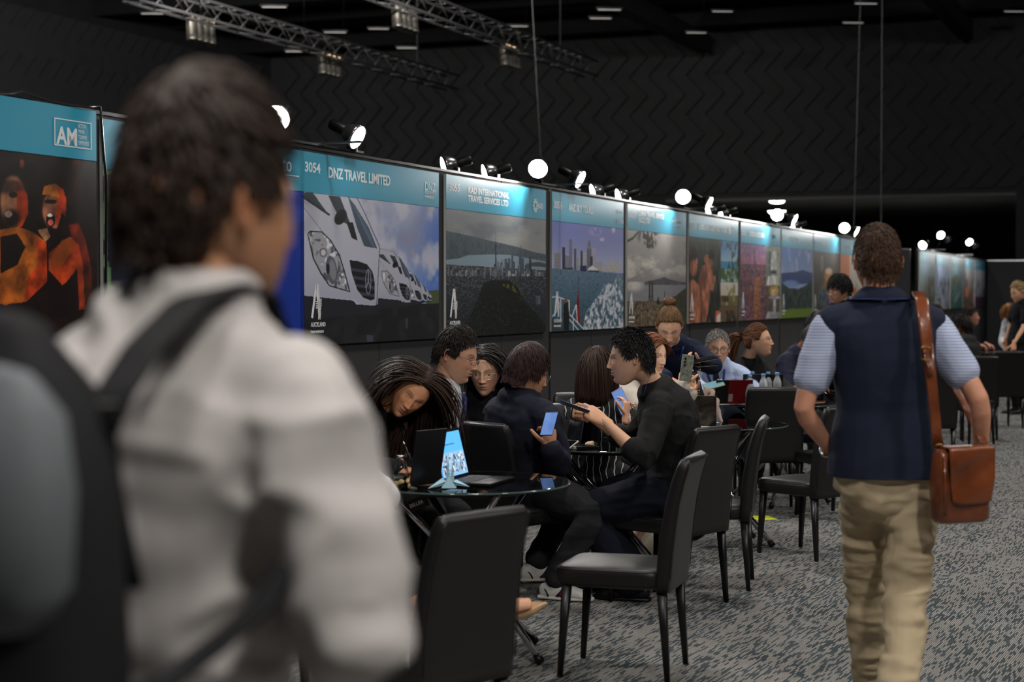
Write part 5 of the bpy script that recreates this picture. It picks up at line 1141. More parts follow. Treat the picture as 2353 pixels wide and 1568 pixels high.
p.top('jacket', m_jkt, off=.012, t0=-.45, sl=1.98, sloff=.018, wr=.014, wf=9, seed=5, vox=.008, flare=.03); p.collar(m_jkt, r=.066, h=.06); p.trousers(cloth('charcoal_trousers', (50, 50, 54))); p.shoe(1, V(.6, .8, 0), m_blk); p.shoe(-1, V(.6, .8, 0), m_blk)
p.glasses(m_specs)
P1 = p
# backpack (rests on his back, so a thing of its own)
m_bpd = cloth('backpack_black', (30, 30, 32), .8); m_bpg = cloth('backpack_grey', (104, 108, 112), .8)
bc = V(-.515, 1.70, 1.20); bf = nrm(V(-.61, -.79, 0)); br = nrm(V(.79, -.61, 0)); t = thing('backpack', 'dark grey and black backpack on the back of the man in pale grey jacket', 'backpack', (bc[0], bc[1], .94)); ob = V(bc[0], bc[1], .94)
mb = MB(); mb.loft([bc + UP * z + bf * .0 for z in (-.25, -.2, 0, .15, .26, .31)], [(.13, .05), (.155, .075), (.16, .08), (.155, .07), (.13, .055), (.08, .03)], side=br, n=28, e=3.2); mb.build('body', m_bpd, t, ob)
mb = MB(); mb.loft([bc + UP * z + bf * .055 + br * .02 for z in (.05, .08, .17, .24, .27)], [(.13, .03), (.15, .045), (.155, .048), (.145, .04), (.12, .02)], side=br, n=28, e=3.2); mb.build('front_pocket', m_bpg, t, ob)
MB().tube([bc + UP*.27 - br*.04, bc + UP*.33 - br*.02 + bf*.01, bc + UP*.33 + br*.02 + bf*.01, bc + UP*.27 + br*.04], .009).build('grab_handle', m_bpd, t, ob)
def strap(P_, w, name, m): 
    mb = MB(); Q = []
    for i in range(len(P_) - 1):
        for k in range(5): Q.append(P_[i] * (1-k/5) + P_[i+1] * k/5)
    Q.append(P_[-1]); mb.loft(Q, [(w, .005)] * len(Q), side=br, n=10, e=4, rnd=False); return mb.build(name, m, t, ob)
strap([at(620, 760, 1.98), at(590, 680, 1.92), at(520, 660, 1.84), at(430, 700, 1.76), at(330, 800, 1.70), at(262, 905, 1.66), at(235, 960, 1.66)], .03, 'shoulder_strap', m_bpd)
strap([at(235, 960, 1.66), at(250, 1100, 1.67), at(300, 1350, 1.69)], .018, 'strap_webbing', m_bpd)
strap([at(660, 1300, 1.72), at(600, 1395, 1.69), at(500, 1480, 1.66), at(380, 1570, 1.64), at(250, 1640, 1.64)], .016, 'lower_webbing', m_bpd)
mb = MB(); mb.box(at(238, 960, 1.645), (.035, .01, .03)); mb.build('buckle', m_blk, t, ob, bevel=.003)

# ---- the man in the vest walking away
p = Person('man in navy vest over striped polo walking away down the aisle', V(1.338, 6.12, .93), V(1.305, 6.10, 1.515), V(-.03, 1, -.03), sh=V(1, .02, 0), head=V(1.302, 6.125, 1.668), k=1.04, skin=(204, 146, 120), hk=.98, build=.96, vox=.007)
p.arm(-1, at(1912, 1040, 6.22), V(-.7, -.6, 0), ua=.29); p.arm(1, at(2255, 1058, 6.12), V(.25, -.7, .1), ua=.29)
p.hand(-1, V(.45, .35, -.8), V(.4, -.3, .1), curl=(50, 55, 60, 60)); p.hand(1, V(.0, .15, -1), V(-.9, 0, 0), curl=(22, 26, 30, 34), thumb=12)
p.leg(-1, V(1.345, 6.42, .10), V(.1, 1, 0), hipw=.070); p.leg(1, V(1.29, 5.72, .20), V(.35, 1, 0), hipw=.074); p.body()
p.hair((70, 50, 36), 'hair_brown', th=.009, locks=2200, length=.02, lift=.12, width=.0025, tophigh=.009, side_th=.25, seed=12, jitter=.15)
p.top('polo_shirt', m_polo, off=.002, t0=-.05, sl=.62, sloff=.022, wr=.004, seed=9)
def vest_extra(mb): pass
p.top('vest', cloth('navy_vest', (31, 38, 56), .85, .05, .15, 250), off=.026, t0=-.12, t1=.99, sl=.02, sloff=-.012, wr=.005, wf=5, seed=2, it=9, flare=.05, hem=.905)
p.collar(cloth('navy_vest', (31, 38, 56)), r=.070, h=.045); p.lanyard(m_lav, r=.102, off=.045, w=.010)
m_kh = cloth('khaki_chinos', (186, 168, 138), .9, .04, .2, 350); p.trousers(m_kh, off=.016, wr=.014, wf=9, seed=8, R=[.078, .076, .060, .054, .055, .047, .044], t0w=-.02); p.shoe(1, V(0, .9, -.5), m_blk); p.shoe(-1, V(0, 1, 0), m_blk)
S, E, W = p.arms[-1]; d_ = nrm(W - E); x_ = nrm(np.cross(d_, V(0, 1, 0))); y_ = np.cross(d_, x_)
mb = MB(); mb.tube([W - d_ * .025 + (x_ * math.cos(a) + y_ * math.sin(a)) * .034 for a in np.linspace(0, 2*PI, 30, endpoint=False)], .006, closed=True); mb.build('wristwatch', m_silver, p.root, p.org)
P2 = p
m_brown = mat('brown_leather', rgb(122, 64, 36), .3, var=.5, vscale=7, bump=.35, bscale=14, coat=.35, bdist=.01)
bb = at(2205, 1110, 5.86); ob = V(bb[0], bb[1], bb[2] - .14); t = thing('messenger_bag', 'brown leather satchel hanging at the right hip of the man in the navy vest', 'bag', ob)
bx_, by_, bz_ = bb; sd = nrm(V(1, .35, 0)); ot = V(-sd[1], sd[0], 0) * -1
Rb = np.stack([sd, -ot, UP], 1)
mb = MB(); mb.loft([bb + UP*z for z in (-.135, -.12, 0, .10, .118)], [(.086, .032), (.098, .046), (.100, .048), (.094, .036), (.086, .024)], side=sd, n=36, e=6, rnd=False); mb.build('body', m_brown, t, ob)
v = []; nx, nz = 16, 26
for i in range(nz):
    q = i / (nz - 1)
    for j in range(nx):
        a = j / (nx - 1) * 2 - 1; x = a * (.085 + .006 * math.sin(q * 5)); dz = (.122 - (max(0, q - .16)) * .225 + .012 * abs(a) ** 6 * max(0, q - .8) * 5); o_ = (-.03 + .085 * min(q / .16, 1) if q < .16 else .055 + .004 * math.sin(q * 9 + a * 2)); v.append(bb + sd * (x + .012) + ot * o_ + UP * dz)
f = [(i*nx+j, i*nx+j+1, (i+1)*nx+j+1, (i+1)*nx+j) for i in range(nz-1) for j in range(nx-1)]
mb = MB(); mb.add(v, f); o = mb.build('flap', m_brown, t, ob); so = o.modifiers.new('s', 'SOLIDIFY'); so.thickness = .005
mb = MB(); mb.loft([bb - sd * .085 + ot * .045 + UP * z for z in (.10, .0, -.10)], [(.008, .003)] * 3, side=sd, n=8, e=4, rnd=False); mb.build('side_strap', m_brown, t, ob)
mb = MB(); Q = [at(2108, 672, 6.06), at(2118, 690, 5.93), at(2127, 760, 5.90), at(2136, 850, 5.89), at(2140, 900, 5.885)]; mb.loft(Q, [(.020, .004), (.023, .004), (.022, .004), (.019, .004), (.017, .004)], side=V(1, 0, 0), n=10, e=4, rnd=False); mb.build('shoulder_pad', m_brown, t, ob)
mb = MB(); Q = [at(2132, 790, 5.88), at(2140, 870, 5.878), at(2149, 960, 5.875), at(2155, 1030, 5.87)]; mb.loft(Q, [(.018, .003)] * 4, side=V(1, 0, 0), n=10, e=4, rnd=False); mb.build('strap', m_brown, t, ob)
m_brass = mat('brass', rgb(170, 140, 84), .3, 1.0); q = at(2127, 812, 5.865); mb = MB(); mb.tube([q + V(math.copysign(abs(math.cos(a))**.4, math.cos(a)) * .017, 0, math.copysign(abs(math.sin(a))**.4, math.sin(a)) * .022) for a in np.linspace(0, 2*PI, 24, endpoint=False)], .002, closed=True); mb.build('buckle', m_brass, t, ob)
mb = MB(); mb.loft([at(2133, 830, 5.868), at(2138, 865, 5.866)], [(.008, .003)] * 2, side=V(1, 0, 0), n=8, e=4, rnd=False); mb.build('strap_keeper', m_brown, t, ob)
q = at(2158, 1030, 5.84); mb = MB(); mb.tube([q + V(math.cos(a) * .013, 0, math.sin(a) * .013) for a in np.linspace(0, 2*PI, 18, endpoint=False)], .0025, closed=True); mb.build('ring', m_brass, t, ob)
mb = MB(); Q = [at(2262, 1020, 6.0), at(2200, 900, 6.28), at(2150, 780, 6.25), at(2112, 680, 6.1)]; mb.loft(Q, [(.016, .003)] * 4, side=V(1, 0, 0), n=10, e=4, rnd=False); mb.build('rear_strap', m_brown, t, ob)

# ---- nearest table: woman in white mostly hidden, long haired woman, man with tie
p = Person('woman in white with nude pointed pumps, mostly hidden behind the man in grey jacket', V(-.80, 6.12, .54), V(-.745, 6.24, 1.05), V(.5, .8, -.25), sh=V(.85, -.5, 0), hp=V(.5, -.86, 0), k=.97, skin=(214, 160, 128), female=True, hsub=5)
p.arm(1, V(-.50, 6.55, .80), V(.7, -.5, -.5)); p.arm(-1, V(-.7, 6.75, .80), V(-.4, 0, -.5)); p.hand(1, V(.2, .9, 0), V(0, 0, -1)); p.hand(-1, V(.2, .9, 0), V(0, 0, -1))
p.leg(1, V(-.065, 6.62, .345), V(.3, .1, 1)); p.leg(-1, V(-.40, 6.55, .40), V(.5, .2, 1)); p.body()
p.top('blouse', mat('white_blouse', rgb(228, 226, 228), .7, var=.04), off=.02, wr=.006, vox=.009); p.hair((60, 40, 30), 'hair_brown2', th=.016, low=.15, locks=300, length=.2, grav=.3, width=.008)
mb = MB(); p.torso(mb, .018, -.16, .25)
for sg in (1, -1): p.legloft(mb, sg, .02, 0, 1.0)
v, n, f = fuse(mb, .009, 5); o = MB(); o.add(v, f); o.build('skirt', m_black, p.root, p.org)
m_pump = mat('nude_patent', rgb(186, 150, 112), .25, coat=.6)
def pump(p, sg, toe, up):
    A = p.legs[sg][2]; d = nrm(toe); u = nrm(up - np.dot(up, d) * d); sd = np.cross(d, u); b = A - u * .075
    mb = MB(); mb.loft([b - d*.052 + u*.028, b - d*.03 + u*.02, b + d*.02 + u*.004, b + d*.07 - u*.012, b + d*.12 - u*.026, b + d*.165 - u*.034], [(.020, .030), (.028, .030), (.030, .024), (.036, .022), (.028, .016), (.006, .007)], side=sd, n=18, e=2.3); o = mb.build('pump', m_pump, p.root, p.org)
    mb = MB(); mb.loft([b - d*.05, b - d*.055 - u*.05, b - d*.05 - u*.10], [.016, .009, .005], n=10); mb.build('heel', m_pump, o, p.org)
    mb = MB(); mb.loft([A + u*.02, A - u*.03 + d*.02, A - u*.05 + d*.07, A - u*.068 + d*.11], [(.033, .036), (.033, .034), (.034, .022), (.028, .014)], side=sd, n=14); p_ = mb.build('foot', p.skin_plain, p.root, p.org)
p.skin_plain = mat('skin_foot', rgb(205, 152, 120), .5)
pump(p, 1, V(.70, -.30, .42), V(-.2, -.6, .8)); pump(p, -1, V(.95, .1, -.1), V(.1, 0, 1))

p = Person('woman with long brown wavy hair in black jacket bending over the table writing', V(-.80, 7.95, .54), V(-.60, 7.80, 1.035), V(.06, -.90, -.42), sh=V(-.80, -.55, 0), hp=V(-.86, -.5, 0), head=V(-.445, 7.66, 1.12), up=V(.62, 0, .78), k=.98, skin=(216, 154, 116), female=True, lips=(150, 84, 74), eyes=.2, hk=1.02)
p.arm(1, V(-.50, 7.38, .80), V(-.7, 0, -.5)); p.arm(-1, V(-.34, 7.60, .80), V(.5, .3, -.6)); p.hand(1, V(.75, -.45, -.1), V(.1, .2, -1), curl=(40, 45, 50, 50)); p.hand(-1, V(-.3, -.9, 0), V(0, 0, -1))
p.leg(1, V(-.55, 7.5, .1), V(.2, -.6, .8)); p.leg(-1, V(-.40, 7.6, .1), V(.2, -.6, .8)); p.body()
p.hair((52, 35, 26), 'hair_long_brown', th=.014, low=.3, locks=1900, length=.34, lift=.03, grav=.2, width=.0045, steps=12, part=.2, flow='part', faceopen=.078, seed=14, tophigh=.008, jitter=.12)
p.top('jacket', m_black, off=.024, wr=.007); p.trousers(m_black); p.collar(m_black); p.ribbon([p.chest(.04, .10, .035), p.chest(.02, .2, .04), p.chest(.0, .30, .05)], .009, m_lav, 'lanyard')
q = p.arms[1][2] + V(.09, -.03, .01); t = thing('pen', 'black pen in the hand of the long haired woman', 'pen', q); MB().tube([V(0, 0, -.03), V(-.05, .02, .09)], .0045).build('barrel', m_blk, t); MB().tube([V(-.05, .02, .09), V(-.058, .023, .108)], .005).build('cap', m_silver, t)

p = Person('man in white shirt, tie and half rim glasses looking down to the right', V(-.46, 8.42, .55), V(-.335, 8.30, 1.10), V(.90, -.28, -.30), sh=V(.2, -.98, 0), hp=V(-.1, -1, 0), head=V(-.275, 8.28, 1.262), k=1.0, skin=(202, 154, 126), eyes=.5)
p.arm(1, V(-.42, 7.92, .80), V(-.6, 0, -.6)); p.arm(-1, V(-.36, 8.1, .80), V(-.2, .3, -.8)); p.hand(1, V(.1, -.9, 0), V(0, 0, -1)); p.hand(-1, V(.3, -.8, 0), V(0, 0, -1)); p.leg(1, V(-.4, 8.0, .1), V(.2, -.6, .8)); p.leg(-1, V(-.15, 8.05, .1), V(.2, -.6, .8)); p.body()
p.hair((40, 34, 31), 'hair_black', th=.008, locks=2000, length=.024, lift=.1, width=.003, tophigh=.016, side_th=.4, seed=15, jitter=.1); p.top('shirt', m_wshirt, off=.018, wr=.007); p.collar(m_wshirt, h=.05, r=.062); p.trousers(m_black); p.glasses(mat('blue_frame', rgb(38, 44, 92), .3, .4), rz=.013)
m_tie = stripe_mat('patterned_tie', rgb(52, 58, 96), rgb(120, 96, 84), 34, .3, 2, .2); mb = MB(); P_ = [p.chest(0, .03, .032), p.chest(0, .08, .03), p.chest(0, .2, .032), p.chest(0, .32, .034), p.chest(0, .38, .034)]; mb.loft(P_, [(.014, .006), (.013, .006), (.026, .004), (.034, .004), (.006, .003)], side=p.sh, n=10, e=4, rnd=False); mb.build('tie', m_tie, p.root, p.org)
p.lanyard(m_lav, drop=.36, off=.034)

p = Person('smiling woman with chin length black hair, rimless glasses and black jacket facing the camera', V(-.15, 9.62, .54), V(-.142, 9.46, .99), V(-.16, -.96, -.20), sh=V(-1, .05, 0), head=V(-.145, 9.38, 1.135), hk=1.1, k=.98, skin=(212, 166, 138), female=True, eyes=.65)
p.arm(1, V(-.30, 9.25, .74), V(-.6, 0, -.6)); p.arm(-1, V(-.05, 9.25, .74), V(.6, 0, -.6)); p.hand(1, V(.2, -1, 0), V(0, 0, -1)); p.hand(-1, V(-.2, -1, 0), V(0, 0, -1)); p.leg(1, V(-.25, 9.3, .1), V(0, -1, .6)); p.leg(-1, V(0, 9.3, .1), V(0, -1, .6)); p.body()
p.hair((34, 28, 26), 'hair_black2', th=.012, low=.25, locks=1500, length=.20, lift=.03, grav=.22, width=.004, steps=10, part=.12, flow='part', faceopen=.066, zmin=-.115, seed=16, jitter=.08); p.top('jacket', m_black, off=.024, wr=.006, t1=.93); p.collar(m_black, r=.075, h=.02); p.trousers(m_black); p.glasses(m_silver, rx=.022, rz=.016, e=2.8, r=.0008)

p = Person('person with short dark hair in navy suit seen from behind, looking at a phone', V(.06, 9.0, .55), V(.04, 8.86, 1.01), V(.86, .36, -.34), sh=V(.66, -.75, 0), hp=V(.73, -.68, 0), head=V(.075, 8.86, 1.155), k=1.02, skin=(196, 146, 114), eyes=.3, hk=1.07)
p.arm(1, at(1264, 1030, 8.58), V(.3, -.1, -1), ua=.27, fa=.22); p.arm(-1, at(1268, 1024, 8.85), V(-.3, .6, -.6))
p.hand(1, V(-.05, .15, 1), V(-.45, .85, -.1), curl=(48, 50, 54, 56), thumb=25); p.hand(-1, V(.0, -.1, 1), V(.4, -.7, .1), curl=(40, 44, 46, 50))
p.leg(1, V(.215, 8.70, .09), V(.6, -.3, 1)); p.leg(-1, V(.12, 9.20, .10), V(.8, .5, .8)); p.body()
p.hair((52, 36, 34), 'hair_plum_brown', th=.015, low=.1, locks=2200, length=.05, lift=.02, grav=.12, width=.0035, tophigh=.014, seed=17, zmin=-.085, faceopen=.055, steps=8, jitter=.06); p.top('suit_jacket', m_navy, off=.026, wr=.007, t0=-.18, sl=1.93, seed=8); p.collar(m_navy, r=.064, h=.035); p.trousers(m_dkgrey, off=.018, R=[.092, .086, .066, .060, .060, .05, .046]); p.glasses(m_silver)
def sneaker(p, sg, d, lab_stripe=True):
    o = p.shoe(sg, d, m_sneak, m_wsole); A = p.legs[sg][2]; d = nrm(d); sd = V(d[1], -d[0], 0); b = A - UP * .085
    for i, (x, m_) in enumerate(((.045, 'navy'), (.056, 'red'), (.067, 'navy'))):
        mm = mat('stripe_' + m_, rgb(30, 34, 70) if m_ == 'navy' else rgb(170, 24, 40), .5); mb = MB(); mb.loft([b + d*(x - .02) + sd*.036 + UP*.018, b + d*x + sd*.040 + UP*.038, b + d*(x+.014) + sd*.030 + UP*.062], [(.0055, .006)]*3, side=d, n=8, rnd=False); mb.build('side_stripe', mm, o, p.org)
    mb = MB(); mb.loft([b - d*.058 + sd*.018 + UP*.065, b - d*.03 + sd*.036 + UP*.04, b - d*.018 + sd*.038 + UP*.015], [(.004, .004)]*3, n=8, rnd=False); mb.build('heel_stripe', mat('stripe_black', rgb(20, 22, 30), .5), o, p.org)
    mb = MB()
    for i in range(4): mb.tube([b + d*(.06 + i*.018) - sd*.018 + UP*(.078 - i*.007), b + d*(.06 + i*.018) + UP*(.086 - i*.007), b + d*(.06 + i*.018) + sd*.018 + UP*(.078 - i*.007)], .003, n=6)
    mb.build('laces', m_wsole, o, p.org); return o
sneaker(p, 1, V(.9, -.35, 0)); sneaker(p, -1, V(.9, .2, 0))
q = at(1261, 974, 8.50); t = thing('phone', 'phone with pale blue screen held by the person in the navy suit', 'phone', q); Rp = np.stack([nrm(V(.95, .3, 0)), nrm(np.cross(nrm(V(.25, .2, .95)), nrm(V(.95, .3, 0)))), nrm(V(.25, .2, .95))], 1)
m_scr = emit('phone_screen_blue', rgb(110, 148, 215), .6); MB().box((0, 0, 0), (.07, .008, .125), 0, Rp).build('case', m_blk, t, bevel=.003, smooth=False); MB().box(Rp @ V(0, -.0048, 0), (.063, .0012, .115), 0, Rp).build('screen', m_scr, t, smooth=False)
MB().box(Rp @ V(0, .0048, 0), (.063, .0012, .115), 0, Rp).build('back_glass', m_blk, t, smooth=False)

# ---- second table
p = Person('young man with spiky black hair in black shirt talking in profile while holding a tablet', V(.85, 8.60, .555), V(.715, 8.50, 1.075), V(-.985, .02, -.10), sh=V(.12, .99, 0), hp=V(.55, .83, 0), head=V(.592, 8.45, 1.240), k=1.03, skin=(214, 168, 138), eyes=.6, hk=1.04, bulge=.035, build=1.02, lips=(176, 104, 92))
p.arm(-1, at(1388, 968, 8.22), V(.5, -.5, -.9), ua=.30, fa=.27); p.arm(1, V(.40, 8.78, .93), V(.4, .6, -.9))
p.hand(-1, V(-.78, .18, .50), V(-.2, .8, -.5), curl=(50, 56, 62, 66), thumb=12, tdir=V(-.85, .15, .55)); p.hand(1, V(-.8, -.3, .3), V(.1, -.9, .2), curl=(70, 72, 74, 76), tdir=V(-.9, -.1, .25))
p.leg(-1, V(.62, 8.66, .09), V(-1, .3, .9)); p.leg(1, V(.52, 8.98, .09), V(-1, .3, .9)); p.body()
p.hair((30, 28, 29), 'hair_jet', th=.009, locks=2200, length=.024, lift=.15, width=.003, tophigh=.012, side_th=.4, seed=18, spike=.3, jitter=.35)
p.top('shirt', m_black2, off=.022, wr=.008, t0=-.22, sl=1.28, sloff=.018, seed=21, vox=.006); p.collar(m_black2, r=.064, h=.05); p.trousers(cloth('navy_trousers', (24, 27, 40)), off=.026, R=[.098, .092, .076, .070, .074, .074, .078]); p.shoe(1, V(-.9, .3, 0), m_blk); p.shoe(-1, V(-.9, .3, 0), m_blk); p.ribbon([at(1503, 838, 8.42), at(1495, 862, 8.41), at(1485, 886, 8.40), at(1478, 910, 8.39)], .007, m_lav, 'lanyard')
P8 = p
p = Person('woman with long straight dark brown hair in black and white striped dress, seen from behind', V(.47, 9.92, .52), V(.475, 9.80, .955), V(.62, .70, -.2), sh=V(.80, -.60, 0), head=V(.482, 9.80, 1.125), k=.93, skin=(212, 164, 136), female=True, hk=1.06)
p.arm(1, at(1438, 958, 9.50), V(.5, -.6, -.7)); p.arm(-1, at(1412, 945, 9.9), V(-.2, .6, -.7)); p.hand(1, V(.1, .1, 1), V(-.6, .4, .1), curl=(34, 38, 42, 46)); p.hand(-1, V(.75, -.3, .45), V(.3, -.5, -.6), curl=(16, 18, 20, 24), spread=7)
p.leg(1, V(.62, 9.6, .1), V(1, .0, .8)); p.leg(-1, V(.48, 9.95, .1), V(.9, .3, .8)); p.body()
p.hair((56, 38, 30), 'hair_straight_brown', th=.013, low=.4, locks=2400, length=.28, lift=.01, grav=.40, width=.0035, steps=12, zmin=-.19, seed=19, jitter=.04)
def skirt7(mb):
    for sg in (1, -1): p.legloft(mb, sg, .02, 0, 1.3)
p.top('striped_dress', m_pin, off=.02, wr=.005, sl=1.35, extra=skirt7, t0=-.2); p.shoe(1, V(.8, -.2, 0), m_sneak, m_wsole); p.shoe(-1, V(.8, .1, 0), m_sneak, m_wsole)
q = at(1428, 922, 9.62); t = thing('phone', 'pale lilac phone between the hands of the woman in the striped dress', 'phone', q); Rp = frame(V(.8, -.3, .5), V(.3, .9, .1), V(-.4, .1, .9)); MB().box((0, 0, 0), (.07, .008, .14), 0, Rp).build('case', mat('lilac_case', rgb(150, 150, 190), .4), t, bevel=.003, smooth=False); MB().box(Rp @ V(0, -.0048, 0), (.064, .0012, .13), 0, Rp).build('screen', m_scr, t, smooth=False)

# ---- third table
p = Person('woman with copper brown hair filming with a patterned phone, behind the man in black', V(.72, 10.66, .54), V(.80, 10.52, 1.03), V(.66, -.72, -.15), sh=V(-.6, -.8, 0), hp=V(-.8, -.6, 0), head=V(.845, 10.42, 1.185), k=.95, skin=(226, 182, 156), female=True, eyes=.5)
p.arm(-1, at(1568, 888, 10.12), V(.2, -.3, -1)); p.arm(1, at(1588, 905, 10.22), V(-.5, -.5, -1)); p.hand(-1, V(.15, .1, .95), V(.5, .75, 0), curl=(35, 38, 42, 46)); p.hand(1, V(.0, .0, 1), V(-.4, -.6, 0), curl=(30, 34, 38, 42))
p.leg(1, V(.95, 10.3, .1), V(.5, -.6, .8)); p.leg(-1, V(1.1, 10.45, .1), V(.5, -.6, .8)); p.body(); p.hair((116, 70, 44), 'hair_copper', th=.013, low=.2, locks=1400, length=.13, lift=.02, grav=.25, width=.004, part=-.2, flow='part', faceopen=.070, zmin=-.08, seed=20, jitter=.06); p.top('blouse', cloth('cream_blouse', (205, 196, 184)), off=.02); p.trousers(m_black)
q = at(1578, 846, 10.05); t = thing('phone', 'phone in grey green marbled case raised by the woman filming', 'phone', q); Rp = frame(V(.92, .35, -.1), V(-.35, .93, 0), V(.12, 0, 1)); MB().box((0, 0, 0), (.078, .010, .155), 0, Rp).build('case', mat('marble_case', rgb(120, 126, 112), .4, var=.6, vscale=60), t, bevel=.004, smooth=False)
mb = MB()
for i in range(3): mb.lathe([(.001, .0), (.007, .0), (.008, -.003)], Rp @ V(-.018, -.007, .055 - i * .02), 12, 0, frame(Rp[:, 0], Rp[:, 2], -Rp[:, 1]))
mb.build('camera_lens', m_blk, t)

p = Person('standing woman with hair in a bun, navy sweater and two lanyards, looking down', V(1.10, 11.55, .88), V(1.05, 11.22, 1.235), V(-.06, -.80, -.58), sh=V(-1, .08, 0), head=V(1.012, 11.03, 1.352), k=.97, skin=(214, 168, 142), female=True, eyes=.25, bulge=.05)
p.arm(1, at(1530, 868, 10.75), V(-1, .1, -.3)); p.arm(-1, at(1608, 838, 10.8), V(1, .1, -.4)); p.hand(1, V(.55, -.2, -.25), V(0, .3, -1), curl=(60, 66, 70, 72)); p.hand(-1, V(-.4, -.2, .1), V(-.2, .3, 1), curl=(50, 55, 60, 62))
p.leg(1, V(1.02, 11.5, .08), V(0, -1, 0)); p.leg(-1, V(1.2, 11.55, .08), V(0, -1, 0)); p.body(); p.hair((112, 84, 58), 'hair_bun_brown', th=.011, low=.05, locks=1400, length=.16, lift=.02, tie=(0, -.055, .125), width=.003, seed=22, jitter=.08)
mb = MB(); mb.ellip(p.hw(0, -.06, .142), (.042, .036, .028), p.HR); v, n, f = fuse(mb, .005, 2); v = v + n * (.006 * fbm(v * 40, 3, 3))[:, None]; o = MB(); o.add(v, f, col=s2l(V(96, 66, 40)/255)); o.build('bun', hair_mat('hair_bun_brown'), p.root, p.org, colors=True)
p.top('sweater', m_navy2, off=.02, t0=.1, wr=.005); p.lanyard(m_lav, drop=.27, off=.036, w=.008); p.lanyard(m_red, drop=.24, off=.032, w=.004, r=.068)
def plaid():
    m = mat('plaid_cloth', rgb(24, 30, 44), .9); nt, N, L, b = nodes_of(m); tc = N.new('ShaderNodeTexCoord'); s = N.new('ShaderNodeSeparateXYZ'); L.new(tc.outputs['Object'], s.inputs[0]); prev = None
    for ax, sc_, wd, cl in ((0, 14, .45, rgb(44, 62, 88)), (2, 14, .45, rgb(44, 62, 88)), (0, 14, .08, rgb(150, 176, 196)), (2, 14, .08, rgb(150, 176, 196))):
        d = N.new('ShaderNodeMath'); d.operation = 'MULTIPLY'; L.new(s.outputs[ax], d.inputs[0]); d.inputs[1].default_value = sc_; f = N.new('ShaderNodeMath'); f.operation = 'FRACT'; L.new(d.outputs[0], f.inputs[0]); c = N.new('ShaderNodeMath'); c.operation = 'LESS_THAN'; L.new(f.outputs[0], c.inputs[0]); c.inputs[1].default_value = wd
        g = N.new('ShaderNodeMath'); g.operation = 'MULTIPLY'; L.new(c.outputs[0], g.inputs[0]); g.inputs[1].default_value = .6; x = N.new('ShaderNodeMix'); x.data_type = 'RGBA'; L.new(g.outputs[0], x.inputs['Factor'])
        if prev is None: x.inputs['A'].default_value = (*rgb(20, 25, 38), 1)
        else: L.new(prev, x.inputs['A'])
        x.inputs['B'].default_value = (*cl, 1); prev = x.outputs['Result']
    L.new(prev, b.inputs['Base Color']); return m
m_plaid = plaid()
mb = MB(); mb.loft([p.H + UP*z - p.fh*.0 for z in (-.62, -.4, -.2, 0, .12)], [(.24, .2), (.23, .19), (.205, .17), (.18, .145), (.155, .125)], side=p.hp, n=26); v, n, f = fuse(mb, .012, 3); v = v + n * (.012 * np.sin(np.arctan2(v[:, 1] - p.H[1], v[:, 0] - p.H[0]) * 14))[:, None]; o = MB(); o.add(v, f); o.build('plaid_skirt', m_plaid, p.root, p.org); p.shoe(1, V(0, -1, 0), m_blk); p.shoe(-1, V(0, -1, 0), m_blk)
mb = MB(); mb.loft([p.chest(.10, .16, .03), p.chest(.11, .24, .035)], [(.03, .006), (.034, .006)], side=p.sh, n=10, e=4); mb.build('plaid_scarf', m_plaid, p.root, p.org)

# ---- fourth table
p = Person('grey haired man in dark rimmed glasses, light blue shirt and tie facing the camera', V(1.62, 13.25, .56), V(1.535, 12.98, 1.02), V(-.02, -.99, -.10), sh=V(-1, .12, 0), head=V(1.545, 12.90, 1.148), k=1.02, skin=(212, 166, 140), eyes=.5, hk=1.08, headlen=.15)
p.arm(1, at(1632, 905, 12.45), V(-.8, 0, -.6)); p.arm(-1, at(1702, 905, 12.55), V(.9, 0, -.6)); p.hand(1, V(.6, -.3, .3), V(.2, -.3, 1), curl=(40, 45, 50, 52)); p.hand(-1, V(-.5, -.3, .2), V(-.2, -.9, .1), curl=(36, 40, 44, 48))
p.leg(1, V(1.5, 12.8, .1), V(0, -1, .8)); p.leg(-1, V(1.75, 12.8, .1), V(0, -1, .8)); p.body(); p.hair((150, 146, 142), 'hair_grey', th=.007, locks=1300, length=.02, lift=.3, width=.0035, tophigh=.006, side_th=.7, seed=23, low=0); p.top('shirt', m_bluesh, off=.02, wr=.007); p.collar(m_bluesh, r=.066, h=.045); p.trousers(m_black); p.glasses(m_specs, rx=.026, rz=.019, r=.0017)
mb = MB(); mb.loft([p.chest(0, .02, .036), p.chest(0, .08, .034), p.chest(0, .2, .036)], [(.014, .006), (.022, .005), (.03, .004)], side=p.sh, n=10, e=4, rnd=False); mb.build('tie', mat('dark_tie', rgb(34, 38, 54), .6), p.root, p.org); p.lanyard(m_lav, drop=.2, off=.034)

